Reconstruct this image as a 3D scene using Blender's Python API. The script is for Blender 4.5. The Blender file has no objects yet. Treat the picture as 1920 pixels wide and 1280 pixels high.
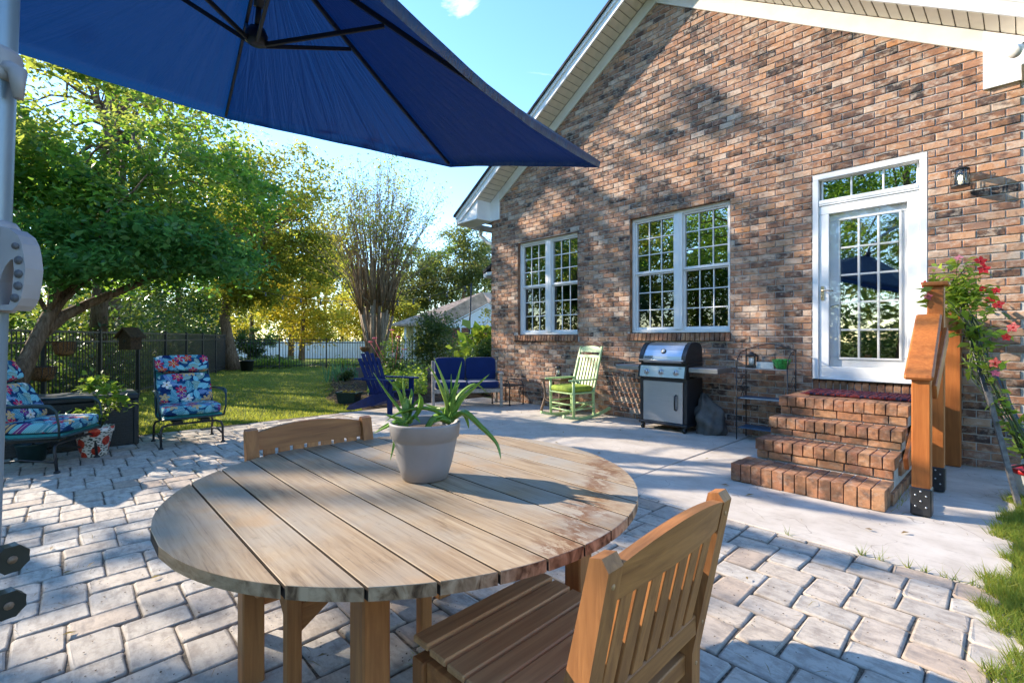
import bpy, bmesh, math, random
import numpy as np
from mathutils import Vector, Matrix, Euler

RND = random.Random(11)
NR = np.random.default_rng(11)
scene = bpy.context.scene
COL = scene.collection
rad = math.radians
PI = math.pi

# ------------------------------------------------------------------ camera, sky, sun, exposure
cam = bpy.data.cameras.new("camera")
cam_o = bpy.data.objects.new("camera", cam)
COL.objects.link(cam_o)
cam_o.location = (0, 0, 1.28)
cam_o.rotation_euler = (rad(90), 0, rad(46.8))
cam.sensor_width = 36
cam.lens = 905 / 1920 * 36
cam.shift_y = -8 / 1920
cam.clip_start = 0.05
cam.clip_end = 600
scene.camera = cam_o

SUN_EL = rad(26)
SUN_AZ = rad(25)            # towards -x, turned this much to -y
S = Vector((-math.cos(SUN_EL) * math.cos(SUN_AZ), -math.cos(SUN_EL) * math.sin(SUN_AZ), math.sin(SUN_EL)))
world = bpy.data.worlds.new("World")
scene.world = world
world.use_nodes = True
wn = world.node_tree
for n in list(wn.nodes):
    wn.nodes.remove(n)
sky = wn.nodes.new("ShaderNodeTexSky")
sky.sky_type = 'NISHITA'
sky.sun_disc = False
sky.sun_elevation = SUN_EL
sky.sun_rotation = math.atan2(S.x, S.y)
sky.air_density = 1.0
sky.dust_density = 0.0
sky.ozone_density = 2.0
bg = wn.nodes.new("ShaderNodeBackground")
bg.inputs[1].default_value = 0.15
wo = wn.nodes.new("ShaderNodeOutputWorld")
hs = wn.nodes.new("ShaderNodeHueSaturation")
hs.inputs["Saturation"].default_value = 1.17
hs.inputs["Value"].default_value = 0.86
wn.links.new(sky.outputs[0], hs.inputs["Color"])
hs.inputs["Hue"].default_value = 0.503
# a wisp of cloud high over the gable, and thin scattered ones round the rest of the sky
tc = wn.nodes.new("ShaderNodeTexCoord")
nz = wn.nodes.new("ShaderNodeTexNoise")
nz.inputs["Scale"].default_value = 7.5
nz.inputs["Detail"].default_value = 7
nz.inputs["Roughness"].default_value = 0.62
nz.inputs["Distortion"].default_value = 0.6
mp_ = wn.nodes.new("ShaderNodeMapping")
mp_.inputs["Scale"].default_value = (1, 1, 2.2)
wn.links.new(tc.outputs["Generated"], mp_.inputs[0])
wn.links.new(mp_.outputs[0], nz.inputs["Vector"])
dt = wn.nodes.new("ShaderNodeVectorMath")
dt.operation = 'DOT_PRODUCT'
cd_ = Vector((-0.729 - 0.6845 * 0.112, 0.6845 - 0.729 * 0.112, 0.71)).normalized()
dt.inputs[1].default_value = cd_
wn.links.new(tc.outputs["Generated"], dt.inputs[0])
mr = wn.nodes.new("ShaderNodeMapRange")
mr.inputs[1].default_value = 0.9990
mr.inputs[2].default_value = 1.0
wn.links.new(dt.outputs["Value"], mr.inputs[0])
ad = wn.nodes.new("ShaderNodeMath")
ad.operation = 'MULTIPLY_ADD'
ad.inputs[1].default_value = 0.3
wn.links.new(mr.outputs[0], ad.inputs[0])
wn.links.new(nz.outputs[0], ad.inputs[2])
rp = wn.nodes.new("ShaderNodeValToRGB")
rp.color_ramp.elements[0].position = 0.68
rp.color_ramp.elements[0].color = (0, 0, 0, 1)
rp.color_ramp.elements[1].position = 0.9
rp.color_ramp.elements[1].color = (0.8, 0.8, 0.8, 1)
wn.links.new(ad.outputs[0], rp.inputs[0])
mx = wn.nodes.new("ShaderNodeMix")
mx.data_type = 'RGBA'
mx.inputs[7].default_value = (3.2, 3.3, 3.5, 1)
wn.links.new(rp.outputs[0], mx.inputs[0])
wn.links.new(hs.outputs[0], mx.inputs[6])
wn.links.new(mx.outputs[2], bg.inputs[0])
wn.links.new(bg.outputs[0], wo.inputs[0])
sl = bpy.data.lights.new("sun", 'SUN')
sl.energy = 2.8
sl.angle = rad(0.53)
sl.color = (1.0, 0.88, 0.72)
so = bpy.data.objects.new("sun", sl)
COL.objects.link(so)
so.rotation_euler = S.to_track_quat('Z', 'Y').to_euler()
so.location = (-20, -10, 20)
vs = scene.view_settings
vs.view_transform = 'Standard'
vs.look = 'None'
vs.exposure = 2.1
vs.gamma = 1
vs.use_curve_mapping = False
scene.cycles.max_bounces = 10
scene.cycles.diffuse_bounces = 6
scene.cycles.transparent_max_bounces = 12
scene.cycles.caustics_reflective = False
scene.cycles.caustics_refractive = False

# ------------------------------------------------------------------ material helpers
class K:
    def __init__(s, name):
        s.m = bpy.data.materials.new(name)
        s.m.use_nodes = True
        s.t = s.m.node_tree
        s.t.nodes.clear()
        s.out = s.t.nodes.new("ShaderNodeOutputMaterial")
    def nd(s, t, ins=None, **kw):
        n = s.t.nodes.new(t)
        for k, v in kw.items():
            setattr(n, k, v)
        for k, v in (ins or {}).items():
            s.set(n.inputs[k], v)
        return n
    def set(s, i, v):
        if isinstance(v, bpy.types.NodeSocket):
            s.t.links.new(v, i)
        else:
            if i.type == 'RGBA' and len(v) == 3:
                v = (*v, 1)
            i.default_value = v
    def math(s, op, a, b=0.0, c=0.0, clamp=False):
        n = s.nd("ShaderNodeMath", {0: a, 1: b, 2: c}, operation=op)
        n.use_clamp = clamp
        return n.outputs[0]
    def mix(s, f, a, b, blend='MIX'):
        n = s.nd("ShaderNodeMix", {0: f, 6: a, 7: b}, data_type='RGBA', blend_type=blend)
        return n.outputs[2]
    def ramp(s, f, stops, interp='LINEAR'):
        n = s.nd("ShaderNodeValToRGB", {0: f})
        r = n.color_ramp
        r.interpolation = interp
        while len(r.elements) < len(stops):
            r.elements.new(0.5)
        for e, (p, c) in zip(r.elements, stops):
            e.position = p
            e.color = (*c, 1) if not isinstance(c, (int, float)) else (c, c, c, 1)
        return n.outputs[0]
    def noise(s, vec, scale, detail=3, rough=0.55, out=0, dist=0.0):
        i = {"Scale": scale, "Detail": detail, "Roughness": rough, "Distortion": dist}
        if vec is not None:
            i["Vector"] = vec
        return s.nd("ShaderNodeTexNoise", i).outputs[out]
    def obj(s):
        return s.nd("ShaderNodeTexCoord").outputs["Object"]
    def pos(s):
        return s.nd("ShaderNodeNewGeometry").outputs["Position"]
    def mapv(s, vec, scale=(1, 1, 1), loc=(0, 0, 0), rot=(0, 0, 0)):
        return s.nd("ShaderNodeMapping", {"Vector": vec, "Scale": scale, "Location": loc, "Rotation": rot}).outputs[0]
    def rnd(s):
        a = s.nd("ShaderNodeObjectInfo").outputs["Random"]
        b = s.nd("ShaderNodeNewGeometry").outputs["Random Per Island"]
        return s.math('FRACT', s.math('ADD', a, s.math('MULTIPLY', b, 1.731)))
    def bump(s, h, strength=0.3, dist=0.01):
        return s.nd("ShaderNodeBump", {"Strength": strength, "Distance": dist, "Height": h}).outputs[0]
    def pbr(s, col, rough=0.6, spec=0.5, metal=0.0, normal=None, **extra):
        i = {"Base Color": col, "Roughness": rough, "Specular IOR Level": spec, "Metallic": metal}
        if normal is not None:
            i["Normal"] = normal
        i.update(extra)
        return s.nd("ShaderNodeBsdfPrincipled", i).outputs[0]
    def end(s, sh):
        s.t.links.new(sh, s.out.inputs[0])
        return s.m

def lin(*c):
    return tuple((x / 255 / 12.92) if x / 255 <= 0.04045 else ((x / 255 + 0.055) / 1.055) ** 2.4 for x in c)

M = {}
def simple(name, col, rough=0.6, metal=0.0, spec=0.5, var=0.12, scale=30, bump=0.0):
    k = K(name)
    p = k.obj()
    n = k.noise(p, scale, 3)
    dark = tuple(c * (1 - var * 1.6) for c in col)
    lite = tuple(min(1, c * (1 + var)) for c in col)
    c = k.ramp(n, [(0.3, dark), (0.7, lite)])
    nm = k.bump(n, bump, 0.005) if bump else None
    r = k.math('ADD', rough - 0.08, k.math('MULTIPLY', n, 0.16))
    M[name] = k.end(k.pbr(c, r, spec, metal, nm))
    return M[name]

simple("white_vinyl", (0.78, 0.78, 0.77), 0.4, var=0.04, scale=4)
simple("white_paint", (0.82, 0.82, 0.82), 0.35, var=0.05, scale=5)
simple("soffit_vinyl", (0.66, 0.6, 0.5), 0.5, var=0.05, scale=6)
simple("frieze_cream", (0.7, 0.68, 0.62), 0.5, var=0.05, scale=6)
simple("black_metal", (0.02, 0.021, 0.024), 0.4, 0.0, 0.5, 0.2)
simple("dark_green_metal", (0.012, 0.035, 0.04), 0.35, 0.0, 0.5, 0.2)
simple("teal_sling", (0.02, 0.2, 0.2), 0.6, var=0.2, scale=60)
simple("grey_mast", (0.19, 0.26, 0.34), 0.35, 0.3, 0.5, 0.06, 8)
simple("recess_shade_grey", (0.1, 0.095, 0.11))
simple("grey_plastic", (0.29, 0.28, 0.31), 0.45, var=0.06, scale=20)
simple("black_plastic", (0.015, 0.016, 0.018), 0.4)
simple("navy_paint", (0.004, 0.017, 0.1), 0.6, spec=0.25, var=0.2, scale=12)
simple("lime_cushion", (0.26, 0.34, 0.035), 0.85, var=0.2, scale=14, bump=0.2)
simple("sage_paint", (0.42, 0.57, 0.26), 0.42, var=0.08, scale=18)
simple("pot_grey", (0.25, 0.235, 0.245), 0.6, var=0.05, scale=12)
simple("soil", (0.06, 0.035, 0.02), 0.95, var=0.5, scale=60, bump=0.6)
simple("wicker_brown", (0.2, 0.13, 0.09), 0.7, var=0.4, scale=90, bump=0.5)
simple("wicker_dark", (0.018, 0.025, 0.032), 0.5, var=0.3, scale=40)
simple("red_glaze", (0.5, 0.02, 0.02), 0.3)
simple("green_glaze", (0.04, 0.32, 0.07), 0.3, var=0.5, scale=35)
simple("white_ceramic", (0.75, 0.73, 0.68), 0.35, var=0.05)
simple("cover_grey", (0.1, 0.093, 0.085), 0.75, var=0.25, scale=8, bump=0.4)
simple("reflected_blue", (0.05, 0.1, 0.16), 0.6, var=0.2)  # bluish reflection on the rack shelves put into the colour
simple("coir", (0.2, 0.1, 0.04), 0.95, var=0.5, scale=70, bump=0.8)
simple("birdhouse_wood", (0.06, 0.035, 0.02), 0.85, var=0.4, scale=30, bump=0.4)
simple("brass", (0.5, 0.42, 0.3), 0.3, 0.9)
simple("far_brick", (0.24, 0.08, 0.05), 0.85, var=0.3, scale=8)
simple("far_roof", (0.42, 0.29, 0.2), 0.9, var=0.25, scale=3)
simple("roof_shingle", (0.03, 0.032, 0.035), 0.9, var=0.4, scale=14, bump=0.5)
simple("fence_vinyl", (0.72, 0.76, 0.84), 0.5, var=0.05, scale=2)
simple("bulb_glass", (0.1, 0.1, 0.09), 0.2)
simple("aged_stake", (0.17, 0.15, 0.13), 0.8, var=0.3, scale=30)
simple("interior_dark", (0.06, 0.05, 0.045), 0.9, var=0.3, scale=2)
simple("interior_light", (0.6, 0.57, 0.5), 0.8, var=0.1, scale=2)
simple("plant_stem", (0.07, 0.09, 0.025), 0.7)
simple("teak_grey", (0.36, 0.31, 0.27), 0.75, var=0.25, scale=25, bump=0.2)
simple("pebble", (0.3, 0.27, 0.25), 0.8, var=0.3)

def brushed(name, col, rough):
    k = K(name)
    p = k.mapv(k.obj(), (1.5, 60, 90))
    n = k.noise(p, 3, 3)
    c = k.ramp(n, [(0.3, tuple(x * 0.85 for x in col)), (0.7, col)])
    M[name] = k.end(k.pbr(c, k.math('ADD', rough, k.math('MULTIPLY', n, 0.12)), 0.5, 0.85))
brushed("stainless", (0.55, 0.56, 0.58), 0.27)
brushed("shelf_grey", (0.33, 0.33, 0.33), 0.4)

def wood(name, lo, hi, axis=0, rough=0.55, knots=True):
    """grain runs along the object's local axis"""
    k = K(name)
    sc = [14, 14, 14]
    sc[axis] = 0.9
    off = k.math('MULTIPLY', k.rnd(), 37.0)
    v = k.nd("ShaderNodeVectorMath", {0: k.obj(), 1: k.nd("ShaderNodeCombineXYZ", {0: off, 1: off, 2: off}).outputs[0]}, operation='ADD').outputs[0]
    n = k.noise(k.mapv(v, tuple(sc)), 3.0, 5, 0.62, dist=0.6)
    n2 = k.noise(v, 3.5, 3)
    c = k.ramp(n, [(0.28, lo), (0.5, tuple((a + b) / 2 for a, b in zip(lo, hi))), (0.72, hi)])
    c = k.mix(k.math('MULTIPLY', k.rnd(), 0.45), c, tuple(x * 0.62 for x in lo))
    c = k.mix(k.math('MULTIPLY', n2, 0.35), c, tuple(x * 0.8 for x in hi))
    M[name] = k.end(k.pbr(c, rough, 0.35, 0, k.bump(n, 0.25, 0.004)))
wood("teak_orange", (0.22, 0.08, 0.028), (0.56, 0.24, 0.08), 2)
wood("teak_orange_x", (0.22, 0.08, 0.028), (0.56, 0.24, 0.08), 0)
wood("teak_seat", (0.38, 0.185, 0.085), (0.7, 0.4, 0.19), 0)
wood("cedar", (0.3, 0.08, 0.016), (0.56, 0.19, 0.045), 2, 0.5)

# weathered table planks: silver-grey to tan along x, orange water stains, end grain on the rim
def table_wood():
    k = K("teak_weathered")
    ob = k.obj()
    off = k.math('MULTIPLY', k.rnd(), 41.0)
    v = k.nd("ShaderNodeVectorMath", {0: ob, 1: k.nd("ShaderNodeCombineXYZ", {0: off, 1: off, 2: 0.0}).outputs[0]}, operation='ADD').outputs[0]
    g = k.noise(k.mapv(v, (1.6, 26, 26)), 2.4, 6, 0.65, dist=0.9)
    b = k.noise(v, 2.2, 4, 0.6)
    f = k.noise(ob, 26, 4, 0.7)
    c = k.ramp(g, [(0.25, (0.14, 0.092, 0.058)), (0.46, (0.32, 0.23, 0.145)), (0.75, (0.48, 0.375, 0.255))])
    c = k.mix(k.ramp(b, [(0.42, 0.0), (0.62, 0.7)]), c, (0.34, 0.325, 0.29))
    c = k.mix(k.math('MULTIPLY', k.rnd(), 0.28), c, (0.33, 0.22, 0.13))
    c = k.mix(k.ramp(f, [(0.62, 0.0), (0.72, 0.35)]), c, (0.12, 0.09, 0.07))
    fine = k.noise(k.mapv(v, (2.2, 90, 90)), 2.0, 4, 0.7, dist=0.5)
    c = k.mix(k.ramp(fine, [(0.55, 0.0), (0.7, 0.5)]), c, (0.13, 0.09, 0.065))
    # stain: a wandering band on the +x side
    sp = k.nd("ShaderNodeSeparateXYZ", {0: ob})
    wig = k.noise(k.mapv(ob, (3, 6, 1)), 3.2, 5, 0.7)
    d = k.math('ABSOLUTE', k.math('SUBTRACT', k.math('ADD', sp.outputs[0], k.math('MULTIPLY', sp.outputs[1], 0.56)), k.math('ADD', 0.56, k.math('MULTIPLY', wig, 0.38))))
    band = k.math('SUBTRACT', 1.0, k.math('DIVIDE', d, 0.11), clamp=True)
    pat = k.noise(k.mapv(ob, (7, 13, 1)), 2.4, 6, 0.75)
    st = k.math('MULTIPLY', band, k.ramp(pat, [(0.45, 0.0), (0.49, 1.0)]))
    c = k.mix(k.math('MULTIPLY', st, 0.85), c, (0.15, 0.06, 0.022))
    big = k.ramp(k.noise(k.mapv(ob, (2.3, 2.3, 1), (3.1, 1.7, 0)), 1.6, 3), [(0.58, 0.0), (0.68, 0.4)])
    c = k.mix(big, c, (0.42, 0.24, 0.1))
    nz = k.nd("ShaderNodeSeparateXYZ", {0: k.nd("ShaderNodeNewGeometry").outputs["True Normal"]}).outputs[2]
    side = k.math('LESS_THAN', k.math('ABSOLUTE', nz), 0.5)
    eg = k.noise(k.mapv(ob, (22, 22, 14)), 1.3, 4, 0.55, dist=0.7)
    ec = k.ramp(eg, [(0.36, (0.07, 0.035, 0.018)), (0.48, (0.26, 0.16, 0.095)), (0.64, (0.46, 0.32, 0.21))])
    nx = k.math('ABSOLUTE', k.nd("ShaderNodeSeparateXYZ", {0: k.nd("ShaderNodeNewGeometry").outputs["True Normal"]}).outputs[0])
    plain = k.ramp(g, [(0.3, (0.27, 0.165, 0.09)), (0.6, (0.44, 0.295, 0.18))])
    plain = k.mix(k.math('LESS_THAN', nx, 0.06), plain, (0.035, 0.024, 0.017))  # long edges near black: dirt and shade of the gaps put into colour
    ec = k.mix(k.ramp(nx, [(0.4, 0.0), (0.65, 1.0)]), plain, ec)
    c = k.mix(side, c, ec)
    M["teak_weathered"] = k.end(k.pbr(c, 0.68, 0.3, 0, k.bump(g, 0.3, 0.003)))
table_wood()

def brick_mat(name, stops, smear=0.55, moss=0.0):
    k = K(name)
    r = k.rnd()
    p = k.pos()
    c = k.ramp(r, stops)
    n = k.noise(p, 34, 4, 0.6)
    n2 = k.noise(p, 9, 3, 0.6)
    n3 = k.noise(p, 120, 3, 0.7)
    c = k.mix(k.ramp(n2, [(0.42, 0.0), (0.66, 0.7)]), c, (0.4, 0.19, 0.095))
    fl = k.noise(k.mapv(p, (1, 1, 1.3), (2.2, 7, 0.3)), 10, 3, 0.6)
    c = k.mix(k.ramp(fl, [(0.52, 0.0), (0.68, 0.75)]), c, (0.075, 0.05, 0.048))
    c = k.mix(k.ramp(n, [(0.6, 0.0), (0.72, 0.5)]), c, (0.07, 0.045, 0.04))
    sm = k.noise(k.mapv(p, (1, 1, 1.6), (5.2, 0, 1.3)), 13, 4, 0.7)
    c = k.mix(k.ramp(sm, [(0.5, 0.0), (0.64, smear)]), c, (0.55, 0.45, 0.36))
    c = k.mix(k.ramp(n3, [(0.6, 0.0), (0.7, 0.35)]), c, (0.5, 0.42, 0.35))
    if moss:
        z = k.nd("ShaderNodeSeparateXYZ", {0: p}).outputs[2]
        mo = k.math('MULTIPLY', k.ramp(k.noise(p, 6, 4, 0.65), [(0.42, 0.0), (0.6, 1.0)]), moss)
        c = k.mix(mo, c, (0.035, 0.03, 0.022))
    h = k.math('ADD', n, k.math('MULTIPLY', n3, 0.4))
    M[name] = k.end(k.pbr(c, 0.85, 0.25, 0, k.bump(h, 0.5, 0.006)))
brick_mat("brick_clay", [(0.0, (0.03, 0.024, 0.024)), (0.1, (0.05, 0.036, 0.034)), (0.19, (0.13, 0.075, 0.058)), (0.32, (0.21, 0.105, 0.066)),
                         (0.48, (0.33, 0.17, 0.105)), (0.64, (0.26, 0.155, 0.115)), (0.78, (0.42, 0.25, 0.15)), (0.9, (0.5, 0.4, 0.32)), (1.0, (0.46, 0.21, 0.09))])
brick_mat("brick_step", [(0.0, (0.19, 0.085, 0.055)), (0.3, (0.31, 0.135, 0.075)), (0.6, (0.38, 0.175, 0.09)), (1.0, (0.43, 0.23, 0.12))], 0.25, 0.6)

k = K("mortar")
p = k.pos()
n = k.noise(p, 40, 4, 0.7)
c = k.ramp(n, [(0.3, (0.4, 0.37, 0.34)), (0.7, (0.55, 0.515, 0.48))])
c = k.mix(k.ramp(k.noise(p, 1.3, 3), [(0.5, 0.0), (0.75, 0.5)]), c, (0.2, 0.17, 0.15))
M["mortar"] = k.end(k.pbr(c, 0.95, 0.1, 0, k.bump(n, 0.5, 0.006)))

def paver_mat():
    k = K("paver_stone")
    r = k.rnd()
    p = k.pos()
    c = k.ramp(r, [(0.0, (0.39, 0.34, 0.29)), (0.25, (0.48, 0.435, 0.38)), (0.5, (0.47, 0.395, 0.32)), (0.75, (0.53, 0.485, 0.425)), (0.93, (0.41, 0.31, 0.235)), (1.0, (0.5, 0.45, 0.39))])
    n = k.noise(p, 14, 6, 0.7)
    n2 = k.noise(k.mapv(p, (2.2, 6, 1)), 3.4, 5, 0.68)
    n3 = k.noise(p, 150, 3, 0.7)
    c = k.mix(k.ramp(n2, [(0.47, 0.0), (0.7, 0.7)]), c, (0.19, 0.165, 0.15))
    c = k.mix(k.ramp(n, [(0.36, 0.6), (0.52, 0.0)]), c, (0.24, 0.2, 0.17))
    c = k.mix(k.ramp(n3, [(0.62, 0.0), (0.72, 0.35)]), c, (0.15, 0.13, 0.12))
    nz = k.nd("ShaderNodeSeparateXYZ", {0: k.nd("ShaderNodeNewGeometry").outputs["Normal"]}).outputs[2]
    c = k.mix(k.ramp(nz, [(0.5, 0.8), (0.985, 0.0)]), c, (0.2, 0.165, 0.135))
    h = k.math('ADD', n, k.math('MULTIPLY', n3, 0.35))
    M["paver_stone"] = k.end(k.pbr(c, 0.82, 0.3, 0, k.bump(h, 0.35, 0.008)))
paver_mat()
simple("joint_sand", (0.12, 0.095, 0.07), 0.95, var=0.5, scale=50, bump=0.5)

k = K("concrete")
p = k.pos()
n = k.noise(p, 3.2, 6, 0.62)
n2 = k.noise(k.mapv(p, (1, 3, 1)), 9, 5, 0.7)
n3 = k.noise(p, 160, 3, 0.7)
c = k.ramp(n, [(0.3, (0.39, 0.34, 0.29)), (0.52, (0.49, 0.435, 0.38)), (0.75, (0.56, 0.51, 0.45))])
c = k.mix(k.ramp(n2, [(0.54, 0.0), (0.72, 0.5)]), c, (0.27, 0.235, 0.2))
st_ = k.noise(k.mapv(p, (0.5, 2.2, 1), (1.7, 0.4, 0)), 2.1, 5, 0.7, dist=0.7)
c = k.mix(k.ramp(st_, [(0.56, 0.0), (0.74, 0.45)]), c, (0.3, 0.25, 0.2))
ck = k.nd("ShaderNodeTexVoronoi", {"Vector": k.mapv(k.noise(p, 1.2, 3, out=1), (1.2, 1.2, 1)), "Scale": 1.3}, feature='DISTANCE_TO_EDGE').outputs["Distance"]
c = k.mix(k.math('MULTIPLY', k.math('LESS_THAN', ck, 0.0022), 0.5), c, (0.16, 0.13, 0.11))
c = k.mix(k.ramp(n3, [(0.66, 0.0), (0.74, 0.4)]), c, (0.22, 0.2, 0.18))
M["concrete"] = k.end(k.pbr(c, 0.85, 0.25, 0, k.bump(n3, 0.2, 0.004)))

def canopy_mat():
    k = K("navy_canvas")
    p = k.obj()
    uv = k.nd("ShaderNodeTexCoord").outputs["UV"]
    n = k.noise(k.mapv(uv, (16, 1.3, 1)), 1.0, 5, 0.6, dist=0.9)
    c = k.ramp(n, [(0.3, (0.0012, 0.011, 0.045)), (0.7, (0.0025, 0.02, 0.075))])
    nm = k.bump(n, 0.4, 0.05)
    a = k.pbr(c, 0.4, 0.6, 0, nm)
    t = k.nd("ShaderNodeBsdfTranslucent", {"Color": (0.002, 0.036, 0.15, 1), "Normal": nm}).outputs[0]
    M["navy_canvas"] = k.end(k.nd("ShaderNodeMixShader", {0: 0.36, 1: a, 2: t}).outputs[0])
canopy_mat()
def fabric(name, col, sc=260):
    k = K(name)
    p = k.obj()
    n = k.noise(p, 5, 4)
    w = k.noise(p, sc, 2)
    c = k.mix(n, tuple(x * 0.7 for x in col), tuple(min(1, x * 1.25) for x in col))
    M[name] = k.end(k.pbr(c, 0.9, 0.15, 0, k.bump(k.math('ADD', k.math('MULTIPLY', n, 2.0), w), 0.3, 0.004), **{"Sheen Weight": 0.3}))
fabric("navy_cushion", (0.006, 0.02, 0.1))

def floral():
    k = K("floral_fabric")
    uv = k.nd("ShaderNodeTexCoord").outputs["UV"]
    def layer(scale, seed):
        v = k.mapv(uv, (1, 1, 1), (seed, seed * 1.7, 0))
        vo = k.nd("ShaderNodeTexVoronoi", {"Vector": v, "Scale": scale, "Randomness": 0.75}, voronoi_dimensions='2D')
        d = k.nd("ShaderNodeVectorMath", {0: v, 1: vo.outputs["Position"]}, operation='SUBTRACT').outputs[0]
        d = k.nd("ShaderNodeSeparateXYZ", {0: d})
        x = k.math('MULTIPLY', d.outputs[0], scale)
        y = k.math('MULTIPLY', d.outputs[1], scale)
        rc = k.nd("ShaderNodeSeparateColor", {0: vo.outputs["Color"]})
        return x, y, rc.outputs[0], rc.outputs[1]
    col = (0.006, 0.03, 0.11)
    n = k.noise(uv, 9, 2)
    col = k.ramp(n, [(0.4, (0.005, 0.02, 0.09)), (0.6, (0.01, 0.07, 0.16))])
    for scale, seed, wid, length in ((6.5, 0.3, 0.26, 0.5), (9.0, 4.1, 0.24, 0.46), (7.5, 8.7, 0.25, 0.48)):
        x, y, r1, r2 = layer(scale, seed)
        a = k.math('MULTIPLY', r1, 6.283)
        ca, sa = k.math('COSINE', a), k.math('SINE', a)
        u = k.math('ADD', k.math('MULTIPLY', x, ca), k.math('MULTIPLY', y, sa))
        w = k.math('ABSOLUTE', k.math('SUBTRACT', k.math('MULTIPLY', y, ca), k.math('MULTIPLY', x, sa)))
        lim = k.math('MULTIPLY', wid, k.math('SUBTRACT', 1.0, k.math('POWER', k.math('ABSOLUTE', k.math('DIVIDE', u, length)), 2.0)))
        mask = k.math('LESS_THAN', w, lim)
        lc = k.ramp(r2, [(0.0, (0.03, 0.22, 0.3)), (0.3, (0.12, 0.42, 0.5)), (0.55, (0.14, 0.26, 0.2)), (0.75, (0.06, 0.14, 0.34)), (0.9, (0.02, 0.2, 0.24))], 'CONSTANT')
        vein = k.math('SINE', k.math('ADD', k.math('MULTIPLY', u, 48.0), k.math('MULTIPLY', w, 40.0)))
        vm = k.math('MAXIMUM', k.math('LESS_THAN', w, 0.018), k.math('GREATER_THAN', vein, 0.72))
        lc = k.mix(k.math('MULTIPLY', vm, 0.55), lc, (0.5, 0.68, 0.72))
        col = k.mix(mask, col, lc)
    for scale, seed, np_ in ((5.2, 2.2, 3.0), (6.1, 6.6, 2.5)):
        x, y, r1, r2 = layer(scale, seed)
        r = k.math('SQRT', k.math('ADD', k.math('MULTIPLY', x, x), k.math('MULTIPLY', y, y)))
        th = k.math('ADD', k.math('ARCTAN2', y, x), k.math('MULTIPLY', r1, 6.283))
        pet = k.math('ABSOLUTE', k.math('COSINE', k.math('MULTIPLY', th, np_)))
        rr = k.math('ADD', 0.13, k.math('MULTIPLY', pet, 0.2))
        mask = k.math('MULTIPLY', k.math('LESS_THAN', r, rr), k.math('GREATER_THAN', r2, 0.3))
        fc = k.ramp(r2, [(0.3, (0.42, 0.02, 0.08)), (0.48, (0.5, 0.06, 0.03)), (0.62, (0.55, 0.36, 0.16)), (0.76, (0.7, 0.66, 0.6)), (0.86, (0.16, 0.04, 0.2))], 'CONSTANT')
        fc = k.mix(k.math('LESS_THAN', pet, 0.35), fc, (0.7, 0.5, 0.45))
        fc = k.mix(k.math('LESS_THAN', r, 0.06), fc, (0.5, 0.33, 0.08))
        col = k.mix(mask, col, fc)
    w = k.noise(uv, 300, 2)
    M["floral_fabric"] = k.end(k.pbr(col, 0.85, 0.2, 0, k.bump(w, 0.2, 0.002)))
floral()

def leaf_mat(name, stops, trans=0.45, tcol=(0.35, 0.42, 0.03), rough=0.45, spec=0.4):
    k = K(name)
    r = k.rnd()
    c = k.ramp(r, stops)
    c = k.mix(k.math('MULTIPLY', k.noise(k.pos(), 1.1, 2), 0.5), c, tuple(x * 0.55 for x in stops[0][1]))
    a = k.pbr(c, rough, spec)
    tc = k.mix(0.5, c, tcol)
    tc = k.mix(1.0, tc, (2.0, 2.0, 2.0), 'MULTIPLY')
    t = k.nd("ShaderNodeBsdfTranslucent", {"Color": tc}).outputs[0]
    M[name] = k.end(k.nd("ShaderNodeMixShader", {0: trans, 1: a, 2: t}).outputs[0])
leaf_mat("leaf_green", [(0.0, (0.025, 0.085, 0.03)), (0.4, (0.045, 0.135, 0.04)), (0.75, (0.09, 0.19, 0.04)), (1.0, (0.18, 0.25, 0.04))], 0.5, (0.28, 0.42, 0.02), 0.35)
leaf_mat("leaf_glossy", [(0.0, (0.03, 0.1, 0.035)), (0.5, (0.065, 0.18, 0.06)), (1.0, (0.17, 0.29, 0.08))], 0.48, (0.15, 0.35, 0.06), 0.3, 0.5)
leaf_mat("leaf_sunlit", [(0.0, (0.06, 0.13, 0.025)), (0.6, (0.12, 0.19, 0.03)), (1.0, (0.22, 0.25, 0.05))], 0.45, (0.4, 0.42, 0.06), 0.4)  # sunlit look of the upper leaves put into their colour
leaf_mat("leaf_deep", [(0.0, (0.012, 0.05, 0.025)), (0.6, (0.03, 0.095, 0.035)), (1.0, (0.09, 0.14, 0.035))], 0.32, (0.2, 0.3, 0.02))
leaf_mat("leaf_olive", [(0.0, (0.05, 0.085, 0.025)), (0.45, (0.1, 0.14, 0.03)), (0.8, (0.2, 0.2, 0.035)), (1.0, (0.3, 0.24, 0.04))], 0.5, (0.45, 0.42, 0.03), 0.6, 0.2)
leaf_mat("leaf_gold", [(0.0, (0.1, 0.13, 0.025)), (0.4, (0.22, 0.21, 0.03)), (0.8, (0.38, 0.3, 0.04)), (1.0, (0.42, 0.24, 0.04))], 0.5, (0.6, 0.48, 0.03), 0.6, 0.2)
leaf_mat("leaf_pine", [(0.0, (0.02, 0.05, 0.028)), (0.6, (0.045, 0.085, 0.035)), (1.0, (0.11, 0.13, 0.04))], 0.35, (0.32, 0.34, 0.06), 0.6, 0.2)
leaf_mat("leaf_shrub", [(0.0, (0.015, 0.045, 0.02)), (0.5, (0.04, 0.085, 0.025)), (1.0, (0.11, 0.14, 0.04))], 0.3, (0.25, 0.3, 0.04))
leaf_mat("leaf_lime", [(0.0, (0.08, 0.17, 0.02)), (1.0, (0.2, 0.27, 0.04))], 0.4, (0.4, 0.5, 0.05))
leaf_mat("leaf_teal", [(0.0, (0.03, 0.11, 0.07)), (1.0, (0.09, 0.2, 0.1))], 0.3, (0.2, 0.4, 0.1))
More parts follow.
